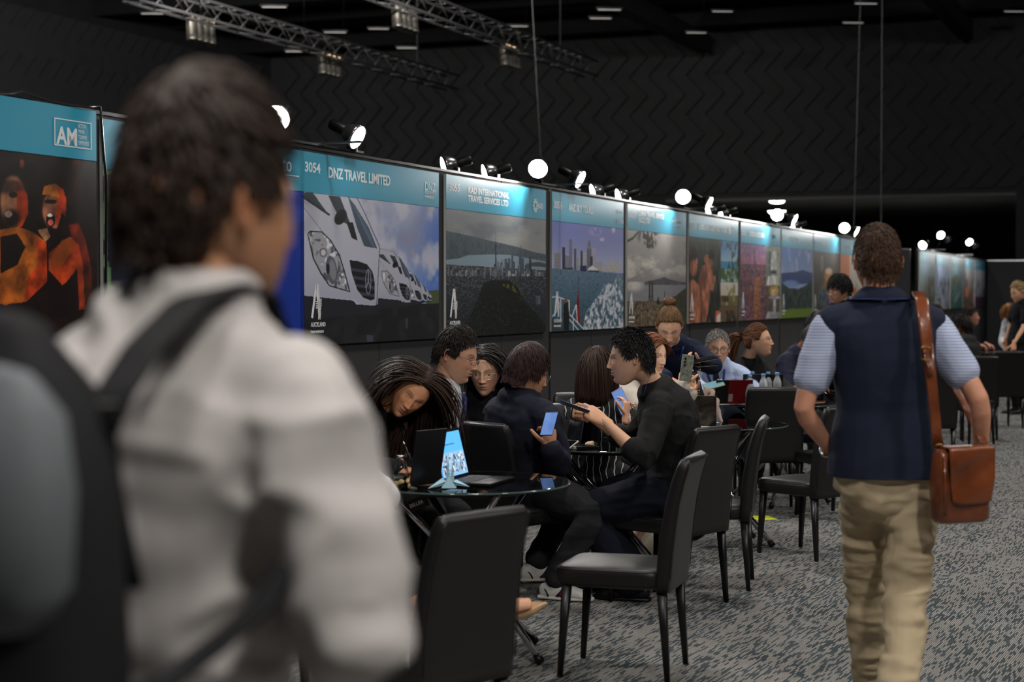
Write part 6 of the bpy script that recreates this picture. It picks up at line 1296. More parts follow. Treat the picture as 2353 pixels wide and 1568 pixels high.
p = Person('woman with auburn ponytail and thin glasses in black jacket, smiling to the right', V(1.98, 13.75, .54), V(1.865, 13.58, 1.03), V(.93, -.36, .06), sh=V(-.7, -.7, 0), head=V(1.935, 13.50, 1.19), k=.97, skin=(216, 168, 136), female=True, lips=(180, 84, 78), eyes=.5)
p.arm(1, V(1.65, 13.2, .80), V(-.6, 0, -.6)); p.arm(-1, V(2.15, 13.2, .80), V(.6, 0, -.6)); p.hand(1, V(.3, -1, 0), V(0, 0, -1)); p.hand(-1, V(-.3, -1, 0), V(0, 0, -1)); p.leg(1, V(1.9, 13.3, .1), V(0, -1, .8)); p.leg(-1, V(2.1, 13.3, .1), V(0, -1, .8)); p.body()
p.hair((104, 66, 42), 'hair_auburn', th=.011, low=.05, locks=1200, length=.20, lift=.02, tie=(0, -.125, .035), width=.003, seed=24, jitter=.08, tail=dict(len=.24, dir=(0, -1, -.1), n=260, g=.35, spread=.28, w=.008, fat=1.2)); p.top('jacket', m_black, off=.022, t1=.93); p.collar(m_black, r=.075, h=.02); p.trousers(m_black); p.glasses(m_specs, r=.0009)

p = Person('man with cropped grey black hair in navy short sleeved shirt leaning right over a table', V(2.32, 14.62, .56), V(2.42, 14.42, 1.06), V(.82, -.25, -.42), sh=V(-.65, -.76, 0), head=V(2.52, 14.32, 1.185), k=1.03, skin=(168, 112, 80), eyes=.6)
p.arm(1, at(1868, 885, 13.95), V(-.5, -.3, -1)); p.arm(-1, V(2.9, 14.3, .80), V(.5, .3, -.8)); p.hand(1, V(.8, .1, 0), V(0, 0, -1)); p.hand(-1, V(.5, -.8, 0), V(0, 0, -1)); p.leg(1, V(2.6, 14.1, .1), V(.5, -.7, .8)); p.leg(-1, V(2.75, 14.4, .1), V(.5, -.7, .8)); p.body()
p.hair((74, 66, 62), 'hair_cropped', th=.005, locks=900, length=.012, lift=.3, width=.003, tophigh=.004, seed=25); p.top('shirt', cloth('navy_shirt', (34, 36, 56), .8), off=.022, sl=.85, sloff=.028, wr=.009, vox=.008); p.collar(cloth('navy_shirt', (34, 36, 56)), r=.066, h=.04); p.trousers(m_black)

p = Person('standing man with black bowl cut hair and thin glasses left of the vest man', V(3.0, 15.5, .93), V(2.96, 15.42, 1.45), V(-.86, -.44, -.14), sh=V(-.55, .84, 0), head=V(2.935, 15.38, 1.600), k=1.0, skin=(206, 158, 130), eyes=.3, hsub=6)
p.arm(1, V(2.65, 15.5, 1.0), V(0, .5, -.8)); p.arm(-1, V(2.75, 15.1, 1.0), V(0, -.5, -.8)); p.hand(1, V(-.8, -.2, 0), V(0, 0, -1)); p.hand(-1, V(-.8, 0, 0), V(0, 0, -1)); p.leg(1, V(2.95, 15.65, .08), V(-1, 0, 0)); p.leg(-1, V(2.95, 15.35, .08), V(-1, 0, 0)); p.body()
p.hair((20, 18, 19), 'hair_jet2', th=.015, locks=1200, length=.07, lift=.02, grav=.1, width=.004, fringe=.10, seed=26, zmin=-.03, jitter=.06); p.top('jacket', m_black, off=.022); p.trousers(m_black); p.glasses(m_silver)

def simple(label, H, N, look, sh, skin, hair, hn, topm, female=False, sl=2.0, head=None, stand=False, hairkw=None, arms=None, legdir=None, bottoms=None, k=1.0, eyes=.6):
    p = Person(label, H, N, look, sh=sh, head=head, k=k, skin=skin, female=female, vox=.011, hsub=5, eyes=eyes); f = p.fw
    a = arms or (p.H + f * .42 + p.sh * .2 + UP * .27, p.H + f * .42 - p.sh * .2 + UP * .27); p.arm(1, a[0], p.sh * .6 - UP); p.arm(-1, a[1], -p.sh * .6 - UP)
    for sg in (1, -1): p.hand(sg, f * .8 - UP * .3 if arms is None else V(0, -.2, -1) * .8 + f * .1, -UP if arms is None else -p.sh * sg)
    if stand:
        p.leg(1, V(*(p.H + p.hp * .09)[:2], .08), f); p.leg(-1, V(*(p.H - p.hp * .09)[:2], .08), f)
    else:
        p.leg(1, V(*(p.H + f * .42 + p.hp * .1)[:2], .08), f * .7 + UP); p.leg(-1, V(*(p.H + f * .42 - p.hp * .1)[:2], .08), f * .7 + UP)
    p.body(); kw = dict(th=.011, locks=400, length=.035, lift=.2, width=.006); kw.update(hairkw or {}); p.hair(hair, hn, **kw); p.top('top', topm, off=.022, sl=sl, vox=.011); p.trousers(bottoms or m_black); p.collar(topm, r=.066, h=.03)
    for sg in (1, -1): p.shoe(sg, f, m_blk)
    return p
simple('person with dark hair and lowered head behind the left shoulder of the vest man', V(2.95, 16.2, .55), V(2.84, 16.05, 1.06), V(-.3, -.8, -.5), V(-1, .2, 0), (196, 150, 120), (30, 24, 24), 'hair_black3', m_black, True, head=V(2.86, 15.95, 1.26), hairkw=dict(low=.2, length=.15, grav=.2, th=.018))
p = simple('man with dark glasses and dark vest over white shirt seen from behind near far chairs', V(5.0, 19.2, .56), V(5.06, 19.15, 1.04), V(-.75, .62, -.2), V(.75, .66, 0), (150, 96, 66), (34, 28, 26), 'hair_black4', m_wshirt, k=1.03, head=V(5.03, 19.2, 1.19)); p.top('vest', m_dkgrey, off=.036, sl=.02, sloff=-.012, vox=.011); p.glasses(m_specs); p.lanyard(m_lav)
simple('bearded man with short dark hair in navy polo facing right at the far table', V(6.5, 25.2, .56), V(6.62, 25.0, 1.06), V(.9, -.35, .05), V(-.5, -.86, 0), (206, 150, 126), (52, 42, 38), 'hair_dark5', m_navy2, sl=.8, k=1.05, head=V(6.66, 24.95, 1.235))
simple('person with white long sleeved top and ginger hair bending over the far table', V(7.55, 24.75, .86), V(7.12, 24.4, 1.20), V(-.4, -.5, -.7), V(-.6, .8, 0), (206, 156, 130), (150, 100, 56), 'hair_ginger', m_wshirt, True, stand=True, head=V(7.06, 24.35, 1.30), arms=(V(6.98, 24.25, .80), V(7.02, 24.1, .80)), hairkw=dict(low=.2, length=.12, grav=.2))
simple('dark haired person furthest left of the far group, low beside the vest man', V(6.55, 27.2, .56), V(6.6, 27, 1.06), V(.2, -.9, -.1), V(-1, 0, 0), (180, 130, 104), (44, 34, 30), 'hair_dark6', m_black, head=V(6.66, 26.95, 1.26))
simple('sandy haired person partly hidden behind the shoulder of the dark vest man', V(5.15, 20.6, .56), V(5.1, 20.5, 1.06), V(-.3, .9, -.1), V(1, .1, 0), (196, 150, 126), (120, 92, 62), 'hair_sandy', m_black2, head=V(5.06, 20.5, 1.23))
p = simple('standing woman with blonde ponytail and black short sleeved outfit at the right edge', V(6.62, 22.35, .95), V(6.62, 22.3, 1.46), V(-.86, -.3, -.3), V(-.2, .98, 0), (222, 170, 138), (176, 146, 104), 'hair_blonde', m_black, True, sl=.7, stand=True, k=1.0, head=V(6.57, 22.27, 1.585), arms=(V(6.5, 22.6, .95), V(6.42, 21.95, .93)),
    hairkw=dict(th=.013, length=.2, tie=(0, -.12, .02), tail=dict(len=.26, dir=(0, -1, -.5), n=120, g=.4, spread=.2, w=.01), low=.1))
# ================================================================ things on tables and floor
TT = .751
def slab(name, label, cat, c, size, m, rz=0, bev=.002, group=None):
    t = thing(name, label, cat, c, rz, group); MB().box((0, 0, size[2]/2), size).build('body', m, t, smooth=False, bevel=bev); return t
def paint(nx, ny, fn):
    c = Cv(nx, ny, None); fn(c); return c
def emit_tint(name, k):
    m = mat(name, (1, 1, 1), .3, attr='tint'); nt, N, L, b = nodes_of(m); a = [n for n in N if n.type == 'ATTRIBUTE'][0]; L.new(a.outputs['Color'], b.inputs['Emission Color']); b.inputs['Emission Strength'].default_value = k; return m
m_screen = emit_tint('laptop_screen_glow', 1.0)
m_lap = mat('laptop_dark', rgb(34, 34, 36), .35, .5)
def laptop(label, p, rz, open_deg, w=.30, d=.21, lid=m_lap, scr=None, group=None, base=True):
    """base lies on the table, screen hinge at local y=+d/2, screen faces -y"""
    t = thing('laptop', label, 'laptop', p, rz, group)
    if base:
        b = MB().box((0, 0, .007), (w, d, .012)).build('base', m_lap, t, smooth=False, bevel=.003)
        k = MB(); 
        for i in range(13):
            for j in range(5): k.box((-w*.42 + i * w*.84/12, -.01 + j * .019, .0138), (w*.055, .015, .0015))
        k.build('keyboard', m_blk, b, smooth=False); MB().box((0, -d*.33, .0135), (w*.32, d*.26, .001)).build('trackpad', m_lea, b, smooth=False)
    a = math.radians(open_deg); R = frame(V(1, 0, 0), V(0, -math.cos(a), math.sin(a)) * 1.0, np.cross(V(1, 0, 0), V(0, -math.cos(a), math.sin(a))))
    # lid extends from the hinge along (0,-cos a, sin a); a=90 upright, >90 leans back
    h = V(0, d/2, .012); u = V(0, -math.cos(a), math.sin(a)); n = V(0, -math.sin(a), -math.cos(a))
    R = np.stack([V(1, 0, 0), n, u], 1); l = MB().box(h + u * d/2, (w, .006, d), 0, R).build('lid', lid, t, smooth=False, bevel=.002)
    if scr is not None:
        v = np.stack([(scr.u - .5) * w * .94, np.zeros_like(scr.u), (scr.v - .5) * d * .88], -1).reshape(-1, 3) @ R.T + h + u * d/2 + n * .0036; i = np.arange((scr.ny-1) * scr.nx).reshape(scr.ny-1, scr.nx)[:, :-1].ravel(); mb = MB()
        mb.add(v, np.stack([i, i+1, i+scr.nx+1, i+scr.nx], 1).tolist(), col=s2l(scr.c.reshape(-1, 3))); mb.build('screen', m_screen, l, smooth=False, colors=True)
    else: MB().box(h + u * d/2 + n * .0034, (w*.94, .0008, d*.9), 0, R).build('screen', mat('screen_off', rgb(14, 15, 20), .08), l, smooth=False)
    return t
def web(c):
    c.fill((86, 170, 226)); c.put((c.v < .55).astype(float), (120, 176, 222)); r = np.random.default_rng(4)
    for i in range(3):
        for j in range(2):
            x0, y0 = .08 + i * .30, .06 + j * .24; m = ((c.u > x0) & (c.u < x0 + .27) & (c.v > y0) & (c.v < y0 + .21)).astype(float); c.put(m, (150, 176, 200)); c.put(m * sstep(-.1, .2, c.noise(20, i + 3*j)), (50, 62, 84)); c.put(m * sstep(.1, .3, c.noise(14, i + 3*j + 9)), (206, 214, 220))
    c.put(((c.v > .72) & (c.v < .735) & (c.u > .2) & (c.u < .7)).astype(float), (40, 90, 140)); c.put(((c.v > .64) & (c.v < .65) & (c.u > .2) & (c.u < .8)).astype(float), (60, 120, 170)); c.put((c.u < .05).astype(float), (70, 130, 190))
# open laptop on the near table: screen turned to the right of the picture
laptop('open laptop on the nearest table with blue web page of hotel photos on its screen', (-.14, 7.30, TT), math.radians(70), 104, .31, .215, scr=paint(60, 44, web))
# second black tablet standing behind it
t = laptop('black tablet on a folding stand to the left of the open laptop', (-.455, 7.17, TT), math.radians(232), 100, .19, .235, base=False, scr=paint(20, 16, lambda c: (c.fill((14, 16, 22)), c.put((c.v > .9).astype(float), (96, 150, 205)))))
# paper crane
cp = at(1032, 1108, 7.06); m_crane = mat('pale_blue_paper', rgb(168, 208, 224), .7)
t = thing('paper_crane', 'folded pale blue paper crane on the nearest glass table', 'paper crane', (cp[0], cp[1], TT)); mb = MB()
def tri(mb, *p): mb.add([V(*q) for q in p], [tuple(range(len(p)))])
k = .075
B_ = [(0, -.10*k*4, .004), (.20*k*1.6, 0, .03), (0, .02, .05), (-.2*k*1.6, 0, .03)]
tri(mb, (-.03, -.02, .004), (.03, -.02, .004), (.028, .02, .02), (-.028, .02, .02)); tri(mb, (-.03, -.02, .004), (0, 0, .055), (.03, -.02, .004)); tri(mb, (-.03, .02, .02), (0, 0, .055), (.03, .02, .02)); mb.build('body', m_crane, t, smooth=False)
for sg, pts in ((1, [(.01, 0, .03), (.085, -.03, .012), (.03, .03, .035)]), (-1, [(-.01, 0, .03), (-.085, -.03, .004), (-.03, .035, .04)])):
    mb = MB(); tri(mb, *pts); tri(mb, (pts[0][0], pts[0][1], pts[0][2] - .012), (pts[1][0], pts[1][1], pts[1][2] - .001), (pts[2][0], pts[2][1], pts[2][2] - .01)); o = mb.build('wing', m_crane, t, smooth=False); o.modifiers.new('s', 'SOLIDIFY').thickness = .0008
mb = MB(); tri(mb, (-.014, 0, .03), (-.004, 0, .13), (.004, .004, .03)); o = mb.build('tail', m_crane, t, smooth=False); o.modifiers.new('s', 'SOLIDIFY').thickness = .002
mb = MB(); tri(mb, (.002, 0, .03), (.014, 0, .105), (.022, .004, .03)); tri(mb, (.012, 0, .105), (.03, -.004, .112), (.016, 0, .094)); o = mb.build('neck', m_crane, t, smooth=False); o.modifiers.new('s', 'SOLIDIFY').thickness = .002
# glass bottle with biscuit crumbs at its foot
m_clear = mat('clear_glass', (.9, .95, .95), .03, trans=1.0, ior=1.45)
gp = at(921, 1122, 7.02); t = thing('glass_bottle', 'small clear glass bottle on the nearest table with straw coloured net bag round its foot', 'bottle', (gp[0], gp[1], TT))
MB().lathe([(.001, .002), (.030, .002), (.033, .012), (.033, .07), (.026, .098), (.0175, .118), (.0165, .134), (.0175, .136), (.014, .134), (.0145, .118), (.023, .096), (.0305, .07), (.0305, .012), (.001, .008)], (0, 0, 0), 30).build('glass', m_clear, t); MB().lathe([(.001, .142), (.0175, .142), (.0185, .138), (.0185, .130), (.017, .130)], (0, 0, 0), 24).build('cap', m_silver, t)
mb = MB()
for i in range(10): a = i * 2.4; mb.ellip((math.cos(a) * .024, math.sin(a) * .024, .018 + .010 * (i % 3)), (.017, .015, .014), n=10)
v, n, f = fuse(mb, .003, 2); v = v + n * (.004 * fbm(v * 90, 2, 4))[:, None]; o = MB(); o.add(v, f); o.build('straw_wrap', mat('straw', rgb(196, 172, 126), .8, var=.15, vscale=60, bump=.5, bscale=200), t)
slab('leaflet', 'grey brochure lying at the left edge of the nearest table', 'leaflet', (-.50, 7.12, TT), (.15, .21, .004), mat('grey_print', rgb(90, 92, 98), .4, var=.5, vscale=40), .4, .0005)
slab('notebook', 'dark notebook under the writing hand of the long haired woman', 'notebook', (-.49, 7.30, TT), (.13, .19, .01), m_lea, -.3)
t = slab('smartphone', 'black phone lying under the table edge beside the bottle', 'phone', (-.37, 7.13, TT), (.07, .14, .008), m_blk, 1.2); MB().box((0, 0, .0085), (.062, .13, .001)).build('screen', mat('screen_off', rgb(14, 15, 20), .08), t, smooth=False)
# second table
T2 = V(.41, 9.07, 0)
q = at(1316, 934, 8.30); t = thing('tablet', 'thin tablet with pale blue screen held by the young man in black', 'tablet', q); _n = nrm(V(.33, .10, .94)); _x = nrm(V(.93, .05, -.34)); Rp = np.stack([_x, _n, nrm(np.cross(_x, _n))], 1); MB().box((0, 0, 0), (.15, .008, .21), 0, Rp).build('body', m_blk, t, smooth=False, bevel=.002)
MB().box(Rp @ V(0, .0042, 0), (.14, .001, .195), 0, Rp).build('screen', m_scr, t, smooth=False)
laptop('tall dark tablet standing open on the second table, back toward the camera', (.30, 9.0, TT), math.radians(-62), 96, .26, .20, base=True)
t = laptop('dark blue edged tablet leaning behind the phone of the navy suited person', (.235, 9.12, TT), math.radians(-75), 100, .25, .19, lid=mat('slate_blue', rgb(52, 60, 84), .35, .4), base=False)
t = slab('smartphone', 'white rimmed phone propped on a case on the second table', 'phone', at(1300, 1012, 8.83) * V(1, 1, 0) + V(0, 0, TT + .012), (.075, .15, .009), m_wsole, -.5, .003); t.rotation_euler = (.35, 0, -.6); MB().box((0, 0, .0095), (.066, .138, .001)).build('screen', mat('screen_off', rgb(14, 15, 20), .08), t, smooth=False)
slab('phone_case', 'pale card wallet lying under the white rimmed phone', 'wallet', at(1290, 1016, 8.86) * V(1, 1, 0) + V(0, 0, TT), (.08, .15, .012), mat('cream_print', rgb(190, 184, 170), .6), -.9)
op = at(1279, 1005, 8.97); t = thing('orange', 'small orange fruit behind the phone wallet on the second table', 'fruit', (op[0], op[1], TT)); MB().ellip((0, 0, .024), (.026, .026, .024), n=20).build('peel', mat('orange_peel', rgb(236, 140, 24), .5, bump=.3, bscale=300), t); MB().lathe([(.001, .05), (.004, .049), (.003, .046)], (0, 0, 0), 8).build('stalk', mat('stalk_green', rgb(60, 80, 30), .7), t)
bp_ = at(1357, 1020, 8.98); t = thing('bread_roll', 'pale crumpled bread roll in paper on the second table', 'bread roll', (bp_[0], bp_[1], TT)); mb = MB(); mb.ellip((0, 0, .016), (.032, .024, .016)); mb.ellip((.012, .0, .022), (.018, .016, .014)); v, n, f = fuse(mb, .003, 2); v = v + n * (.003 * fbm(v * 60, 2, 8))[:, None]; o = MB(); o.add(v, f); o.build('crust', mat('pale_bread', rgb(222, 196, 160), .8), t); MB().lathe([(.001, .001), (.04, .001), (.045, .004)], (0, 0, 0), 9).build('paper', mat('cream_paper', rgb(206, 196, 176), .8), t, smooth=False)
# patterned tote bag under the second table
tb = at(1352, 1240, 10.15); m_tote = mat('black_white_print', rgb(120, 120, 118), .7); nt, N, L, b = nodes_of(m_tote); tc = N.new('ShaderNodeTexCoord'); vo = N.new('ShaderNodeTexVoronoi'); vo.feature = 'DISTANCE_TO_EDGE'; vo.inputs['Scale'].default_value = 24; n_ = N.new('ShaderNodeTexNoise'); n_.inputs['Scale'].default_value = 60; L.new(tc.outputs['Object'], n_.inputs['Vector']); L.new(tc.outputs['Object'], vo.inputs['Vector'])
r_ = N.new('ShaderNodeMath'); r_.operation = 'MULTIPLY'; L.new(vo.outputs['Distance'], r_.inputs[0]); L.new(n_.outputs['Fac'], r_.inputs[1]); c_ = N.new('ShaderNodeValToRGB'); c_.color_ramp.elements[0].position = .02; c_.color_ramp.elements[0].color = (.008, .008, .008, 1); c_.color_ramp.elements[1].position = .09; c_.color_ramp.elements[1].color = (.5, .5, .47, 1); L.new(r_.outputs[0], c_.inputs[0]); L.new(c_.outputs[0], b.inputs['Base Color'])
t = thing('tote_bag', 'black and white patterned tote bag standing on the carpet under the second table', 'bag', (tb[0], tb[1], 0)); mb = MB(); mb.loft([V(0, 0, z) for z in (.004, .05, .2, .30)], [(.13, .06), (.15, .07), (.15, .06), (.14, .03)], side=V(1, 0, 0), n=30, e=5, rnd=False); mb.build('body', m_tote, t)
for z in (.115, .15): MB().box((0, -.072, z), (.27, .004, .007)).build('trim_line', m_wsole, t, smooth=False)
MB().box((.13, .02, .26), (.02, .05, .12)).build('blue_folder', mat('folder_blue', rgb(30, 90, 170), .5), t, smooth=False); MB().tube([V(-.06, -.02, .29), V(-.05, -.02, .36), V(0, -.02, .39), V(.05, -.02, .36), V(.06, -.02, .29)], .006).build('handle', m_blk, t)
pb = at(1488, 1278, 9.8); t = thing('paper_bag', 'cream paper carrier bag standing on the carpet behind the legs of the man in black', 'bag', (pb[0], pb[1], 0), .3); mb = MB(); mb.loft([V(0, 0, z) for z in (.002, .15, .27)], [(.06, .035), (.062, .036), (.064, .03)], side=V(1, 0, 0), n=24, e=9, rnd=False); mb.build('body', mat('cream_paper', rgb(206, 196, 176), .8), t); MB().tube([V(-.03, 0, .26), V(-.02, 0, .31), V(.02, 0, .31), V(.03, 0, .26)], .003).build('handle', m_blk, t)
# third table
T3 = V(1.26, 10.65, 0)
cp = at(1628, 976, 10.62); t = thing('coffee_cup', 'paper coffee cup with white lid and brown sleeve on the third table', 'cup', (cp[0], cp[1], TT)); MB().lathe([(.001, .001), (.028, .001), (.029, .004), (.0385, .088)], (0, 0, 0), 30).build('cup', mat('brown_card', rgb(176, 138, 92), .8), t); MB().lathe([(.0318, .028), (.0385, .072), (.0378, .073), (.0310, .028)], (0, 0, 0), 30).build('sleeve', mat('brown_card_dark', rgb(150, 112, 72), .85), t)
MB().lathe([(.041, .084), (.042, .088), (.0405, .092), (.0385, .100), (.034, .101), (.031, .097), (.001, .097)], (0, 0, 0), 30).build('lid', mat('white_plastic', rgb(222, 220, 214), .4), t)
laptop('laptop with dark marbled lid on the third table, its back toward the camera', at(1592, 975, 10.4) * V(1, 1, 0) + V(0, 0, TT), math.radians(172), 112, .29, .20, lid=mat('marble_lid', rgb(70, 64, 58), .25, .3, var=.8, vscale=26), base=True)
for i, (px, py, dz, rz) in enumerate(((1588, 985, 0, .3), (1597, 982, .006, .5))): slab('paper_sheet', ['lower white paper pad on the third table beside the cup', 'upper white paper pad on the third table beside the cup'][i], 'paper', at(px, py, 10.28) * V(1, 1, 0) + V(0, 0, TT + dz), (.14, .20, .005), mat('white_paper', rgb(222, 222, 212), .8), rz, .0003)
t = thing('paper_sheet', 'curling white page standing up behind the back of the man in black', 'paper', at(1585, 978, 10.3) * V(1, 1, 0) + V(0, 0, TT + .012), .3); mb = MB(); v = [V(x, .02 * math.sin(z * 12), z * 1.0) for z in np.linspace(0, .10, 8) for x in (-.035 + z * .1, .0 + z*.02, .03 - z * .35)]; mb.add(v, [(i*3+j, i*3+j+1, i*3+j+4, i*3+j+3) for i in range(7) for j in range(2)]); o = mb.build('page', mat('white_paper', rgb(222, 222, 212), .8), t); o.modifiers.new('s', 'SOLIDIFY').thickness = .001
t = slab('leaflet', 'pale blue leaflet under the coffee cup on the third table', 'leaflet', at(1610, 980, 10.75) * V(1, 1, 0) + V(0, 0, TT), (.2, .14, .002), mat('pale_blue_paper', rgb(168, 208, 224), .7), .2, .0003)
# cloth pouch and chained bag between the tables
pp_ = at(1630, 905, 10.9); t = thing('scarf', 'blush pink cloth draped over the corner of the third table', 'cloth', (pp_[0], pp_[1], TT)); mb = MB(); mb.loft([V(.02, 0, -.02), V(.01, 0, .06), V(0, 0, .13), V(-.01, 0, .19)], [(.075, .03), (.07, .035), (.055, .03), (.035, .02)], side=V(1, 0, 0), n=20); v, n, f = fuse(mb, .006, 3); v = v + n * (.008 * np.sin(v[:, 0] * 110 + 3 * np.sin(v[:, 2] * 20)))[:, None]; o = MB(); o.add(v, f); o.build('cloth', mat('blush_cloth', rgb(206, 180, 172), .8, var=.05), t); MB().loft([V(-.02, -.01, .165), V(0, -.02, .175), V(.02, -.01, .165)], [(.008, .004)] * 3, side=UP, n=8).build('gold_band', m_brass, t)
q = at(1600, 878, 10.7); t = thing('shoulder_bag', 'small black bag on a gold chain at the hip of the standing woman', 'bag', q); MB().box((0, 0, -.02), (.05, .03, .16), 0, frame(V(.9, 0, .35), V(0, 1, 0), V(-.35, 0, .9))).build('body', m_lea, t, smooth=False, bevel=.008)
mb = MB()
for i in range(14): a = V(.02 - .004 * i * .2, -.02, .10 - i * .016); mb.tube([a + V(math.cos(b_) * .006, .002 * (i % 2), math.sin(b_) * .009) for b_ in np.linspace(0, 2*PI, 8, endpoint=False)], .0016, closed=True, n=5)
mb.build('chain', m_brass, t)
for i, (px, py, l) in enumerate(((1618, 826, 'upper'), (1622, 838, 'lower'))):
    t = thing('notepad', '%s of two thin black notepads in the left hand of the standing woman' % l, 'notepad', at(px, py, 10.72), .2); MB().box((0, 0, 0), (.15, .09, .006), 0, frame(V(1, .1, .18 - .12*i), V(0, 1, .1), V(-.18, 0, 1))).build('cover', mat('matt_black', rgb(16, 16, 18), .95, spec=.05), t, smooth=False, bevel=.001); MB().box((0, 0, -.0045), (.14, .084, .003), 0, frame(V(1, .1, .18 - .12*i), V(0, 1, .1), V(-.18, 0, 1))).build('pages', mat('white_paper', rgb(222, 222, 212), .8), t, smooth=False)
# fourth table
m_redtab = mat('red_cover', rgb(110, 20, 24), .3); q = at(1676, 930, 12.48)
t = laptop('dark tablet with glossy red cover standing in front of the grey haired man', V(q[0], q[1], TT), math.radians(186), 112, .27, .19, lid=m_lap, base=False)
_u = V(0, .375, .927); _n = V(0, -.927, .375); _R = np.stack([V(1, 0, 0), _n, _u], 1)
MB().box(V(0, .095, .012) + _u * .095 - _n * .0042 + V(-.045, 0, 0), (.17, .0012, .186), 0, _R).build('red_cover', m_redtab, t, smooth=False)
MB().box(V(0, .095, .012) + _u * .05 - _n * .0052 + V(.02, 0, 0), (.03, .0008, .06), 0, _R).build('sticker', mat('grey_sticker', rgb(150, 146, 146), .5), t, smooth=False)
t = laptop('black laptop with a small purple sticker in front of the ponytailed woman', V(at(1752, 0, 12.98)[0], 12.98, TT), math.radians(178), 104, .30, .2, lid=m_lap)
_u = V(0, -math.cos(math.radians(104)), math.sin(math.radians(104))); _n = V(0, -math.sin(math.radians(104)), -math.cos(math.radians(104))); _R = np.stack([V(1, 0, 0), _n, _u], 1)
MB().box(V(0, .1, .012) + _u * .14 - _n * .0042 + V(.10, 0, 0), (.045, .0012, .07), 0, _R).build('sticker', mat('purple_sticker', rgb(96, 60, 96), .5), t, smooth=False)
q = at(1640, 885, 12.3); t = thing('phone', 'teal screened phone in the right hand of the grey haired man', 'phone', q); Rp = frame(V(.95, .1, .25), V(-.2, .6, -.75), V(-.2, .75, .55)); MB().box((0, 0, 0), (.15, .009, .075), 0, Rp).build('case', m_brass, t, smooth=False, bevel=.003); MB().box(Rp @ V(0, -.005, 0), (.138, .001, .066), 0, Rp).build('screen', emit('teal_screen', rgb(80, 130, 144), .35), t, smooth=False)
for i, (px, py, w_, rz) in enumerate(((1660, 934, .24, .2), (1690, 931, .2, -.3), (1712, 933, .18, .1))): slab('paper_sheet', ['leftmost white sheet on the fourth table', 'middle pink edged sheet on the fourth table', 'rightmost white sheet on the fourth table, near the bottles'][i], 'paper', at(px, py, 12.52) * V(1, 1, 0) + V(0, 0, TT + i * .003), (w_, .15, .003), mat(['white_paper', 'pink_paper', 'white_paper'][i], rgb(222, 222, 212) if i != 1 else rgb(214, 190, 190), .8), rz, .0003)
q = at(1670, 925, 12.42); t = thing('drinks_bottle', 'small white tube with teal cap lying on the papers of the fourth table', 'tube', (q[0], q[1], TT + .012), 0); MB().tube([V(0, 0, .016), V(.13, 0, .014)], .014, n=14).build('tube', mat('white_plastic', rgb(222, 220, 214), .4), t); MB().tube([V(-.035, 0, .016), V(.0, 0, .016)], .018, n=14).build('cap', mat('teal_plastic', rgb(20, 120, 120), .4), t)
def make_bottle():
    t = thing('water_bottle', 'x', 'bottle'); MB().lathe([(.001, .003), (.026, .002), (.031, .010), (.0315, .05), (.029, .056), (.0315, .062), (.0315, .115), (.029, .120), (.0315, .126), (.030, .150), (.022, .175), (.0135, .192), (.013, .205)], (0, 0, 0), 26).build('plastic', mat('clear_plastic', (.92, .95, .97), .05, trans=.55, ior=1.2), t)
    MB().lathe([(.0318, .064), (.0320, .066), (.0320, .11), (.0318, .112)], (0, 0, 0), 26).build('label_band', mat('bottle_label', rgb(210, 216, 224), .5, trans=.3), t); MB().lathe([(.001, .222), (.0145, .222), (.0155, .218), (.0155, .203), (.014, .202)], (0, 0, 0), 22).build('cap', mat('blue_cap', rgb(130, 176, 224), .45), t); return t
bts = [(1723, 944, 12.36, 'water bottle at the front left of the group, standing lowest in view'), (1729, 0, 12.9, 'water bottle directly behind the front left one'), (1754, 0, 12.55, 'water bottle with darker blue cap in the middle of the group'), (1765, 0, 12.85, 'second water bottle from the right'), (1786, 0, 12.75, 'rightmost water bottle of the five')]
b0 = make_bottle()
for i, (px, _, y, lab) in enumerate(bts):
    x = at(px, 900, y)[0]; o = b0 if i == 0 else dup(b0); o.location = (x, y, TT); o['label'] = lab; o['group'] = 'water bottles on the fourth table'
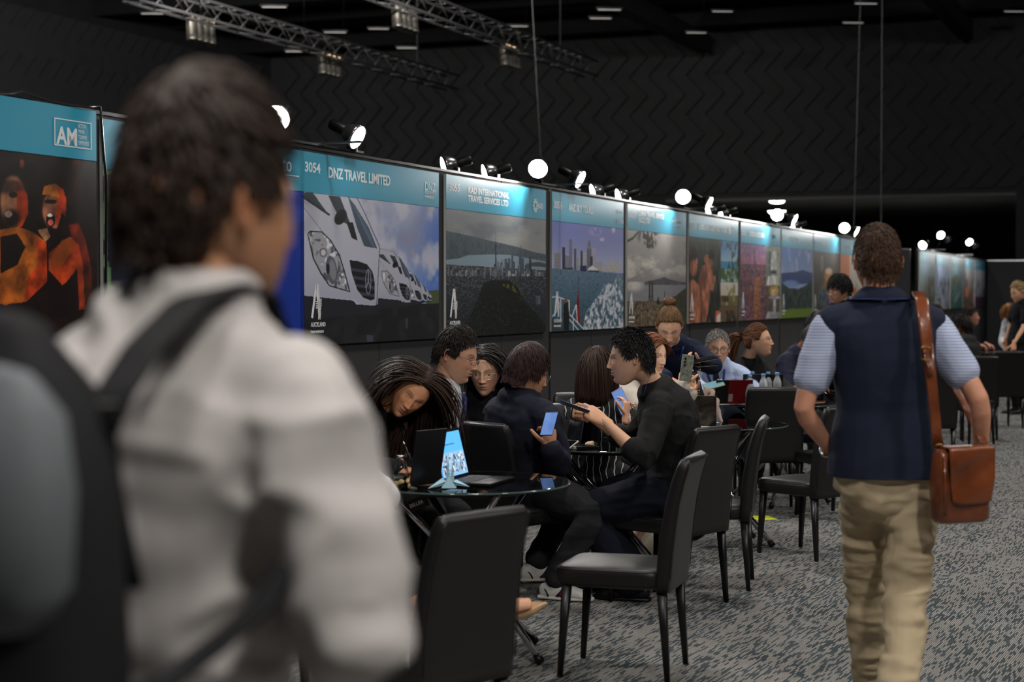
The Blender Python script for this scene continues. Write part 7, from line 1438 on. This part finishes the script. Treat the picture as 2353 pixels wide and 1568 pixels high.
q = at(1815, 888, 12.75); slab('box', 'small straw coloured box beside the rightmost water bottle', 'box', (q[0], q[1], TT), (.10, .06, .05), mat('straw_box', rgb(180, 142, 60), .7), .1); q = at(1798, 888, 12.7); slab('box', 'small white box between the rightmost bottle and the straw coloured box', 'box', (q[0], q[1], TT), (.05, .05, .045), mat('white_plastic', rgb(222, 220, 214), .4), .1)
# yellow sheet on the carpet
t = thing('flyer', 'acid yellow flyer lying on the carpet beside a table foot', 'flyer', at(1752, 1193, 11.88) * V(1, 1, 0), .2); MB().box((0, 0, .002), (.15, .21, .002)).build('sheet', mat('acid_yellow', rgb(214, 226, 40), .7), t, smooth=False)
# dark shelf under P? and far banner
t = thing('display_banner', 'tall pale banner standing beyond the far left wall top, cut by the picture edge', 'banner', at(-20, 300, 16) * V(1, 1, 0)); MB().box((.0, 0, 1.9), (.16, .03, 3.72)).build('panel', mat('pale_banner', rgb(120, 122, 140), .6), t, smooth=False); MB().box((0, 0, .02), (.4, .4, .04)).build('base', m_blk, t, smooth=False)
# small dark suitcase beside the blonde woman
q = at(2340, 925, 23.0); t = thing('suitcase', 'dark wheeled case standing next to the blonde woman', 'suitcase', (q[0] + .1, 22.9, 0)); MB().box((0, 0, .32), (.36, .24, .5)).build('shell', m_lea, t, smooth=False, bevel=.03); MB().tube([V(-.1, 0, .56), V(-.1, 0, .85), V(.1, 0, .85), V(.1, 0, .56)], .008).build('handle', m_blk, t); MB().box((0, 0, .035), (.3, .2, .07)).build('wheels', m_blk, t, smooth=False)

q = at(962, 1157, 7.22); t = thing('name_badge', 'black badge card hanging below the nearest glass table top', 'badge', q, .1); MB().box((0, 0, 0), (.085, .003, .05), 0, frame(V(.9, 0, .35), V(0, 1, 0), V(-.35, 0, .9))).build('card', m_blk, t, smooth=False)
text('lettering', 'SELLER', .02, m_white, t, (-.036, -.0022, -.02), (PI/2, -.37, 0), bold=.0004, fit=.062); MB().tube([V(-.008, 0, .024), V(-.03, .01, .06), V(-.05, .02, .738 - q[2])], .002).build('cord', m_lav, t)
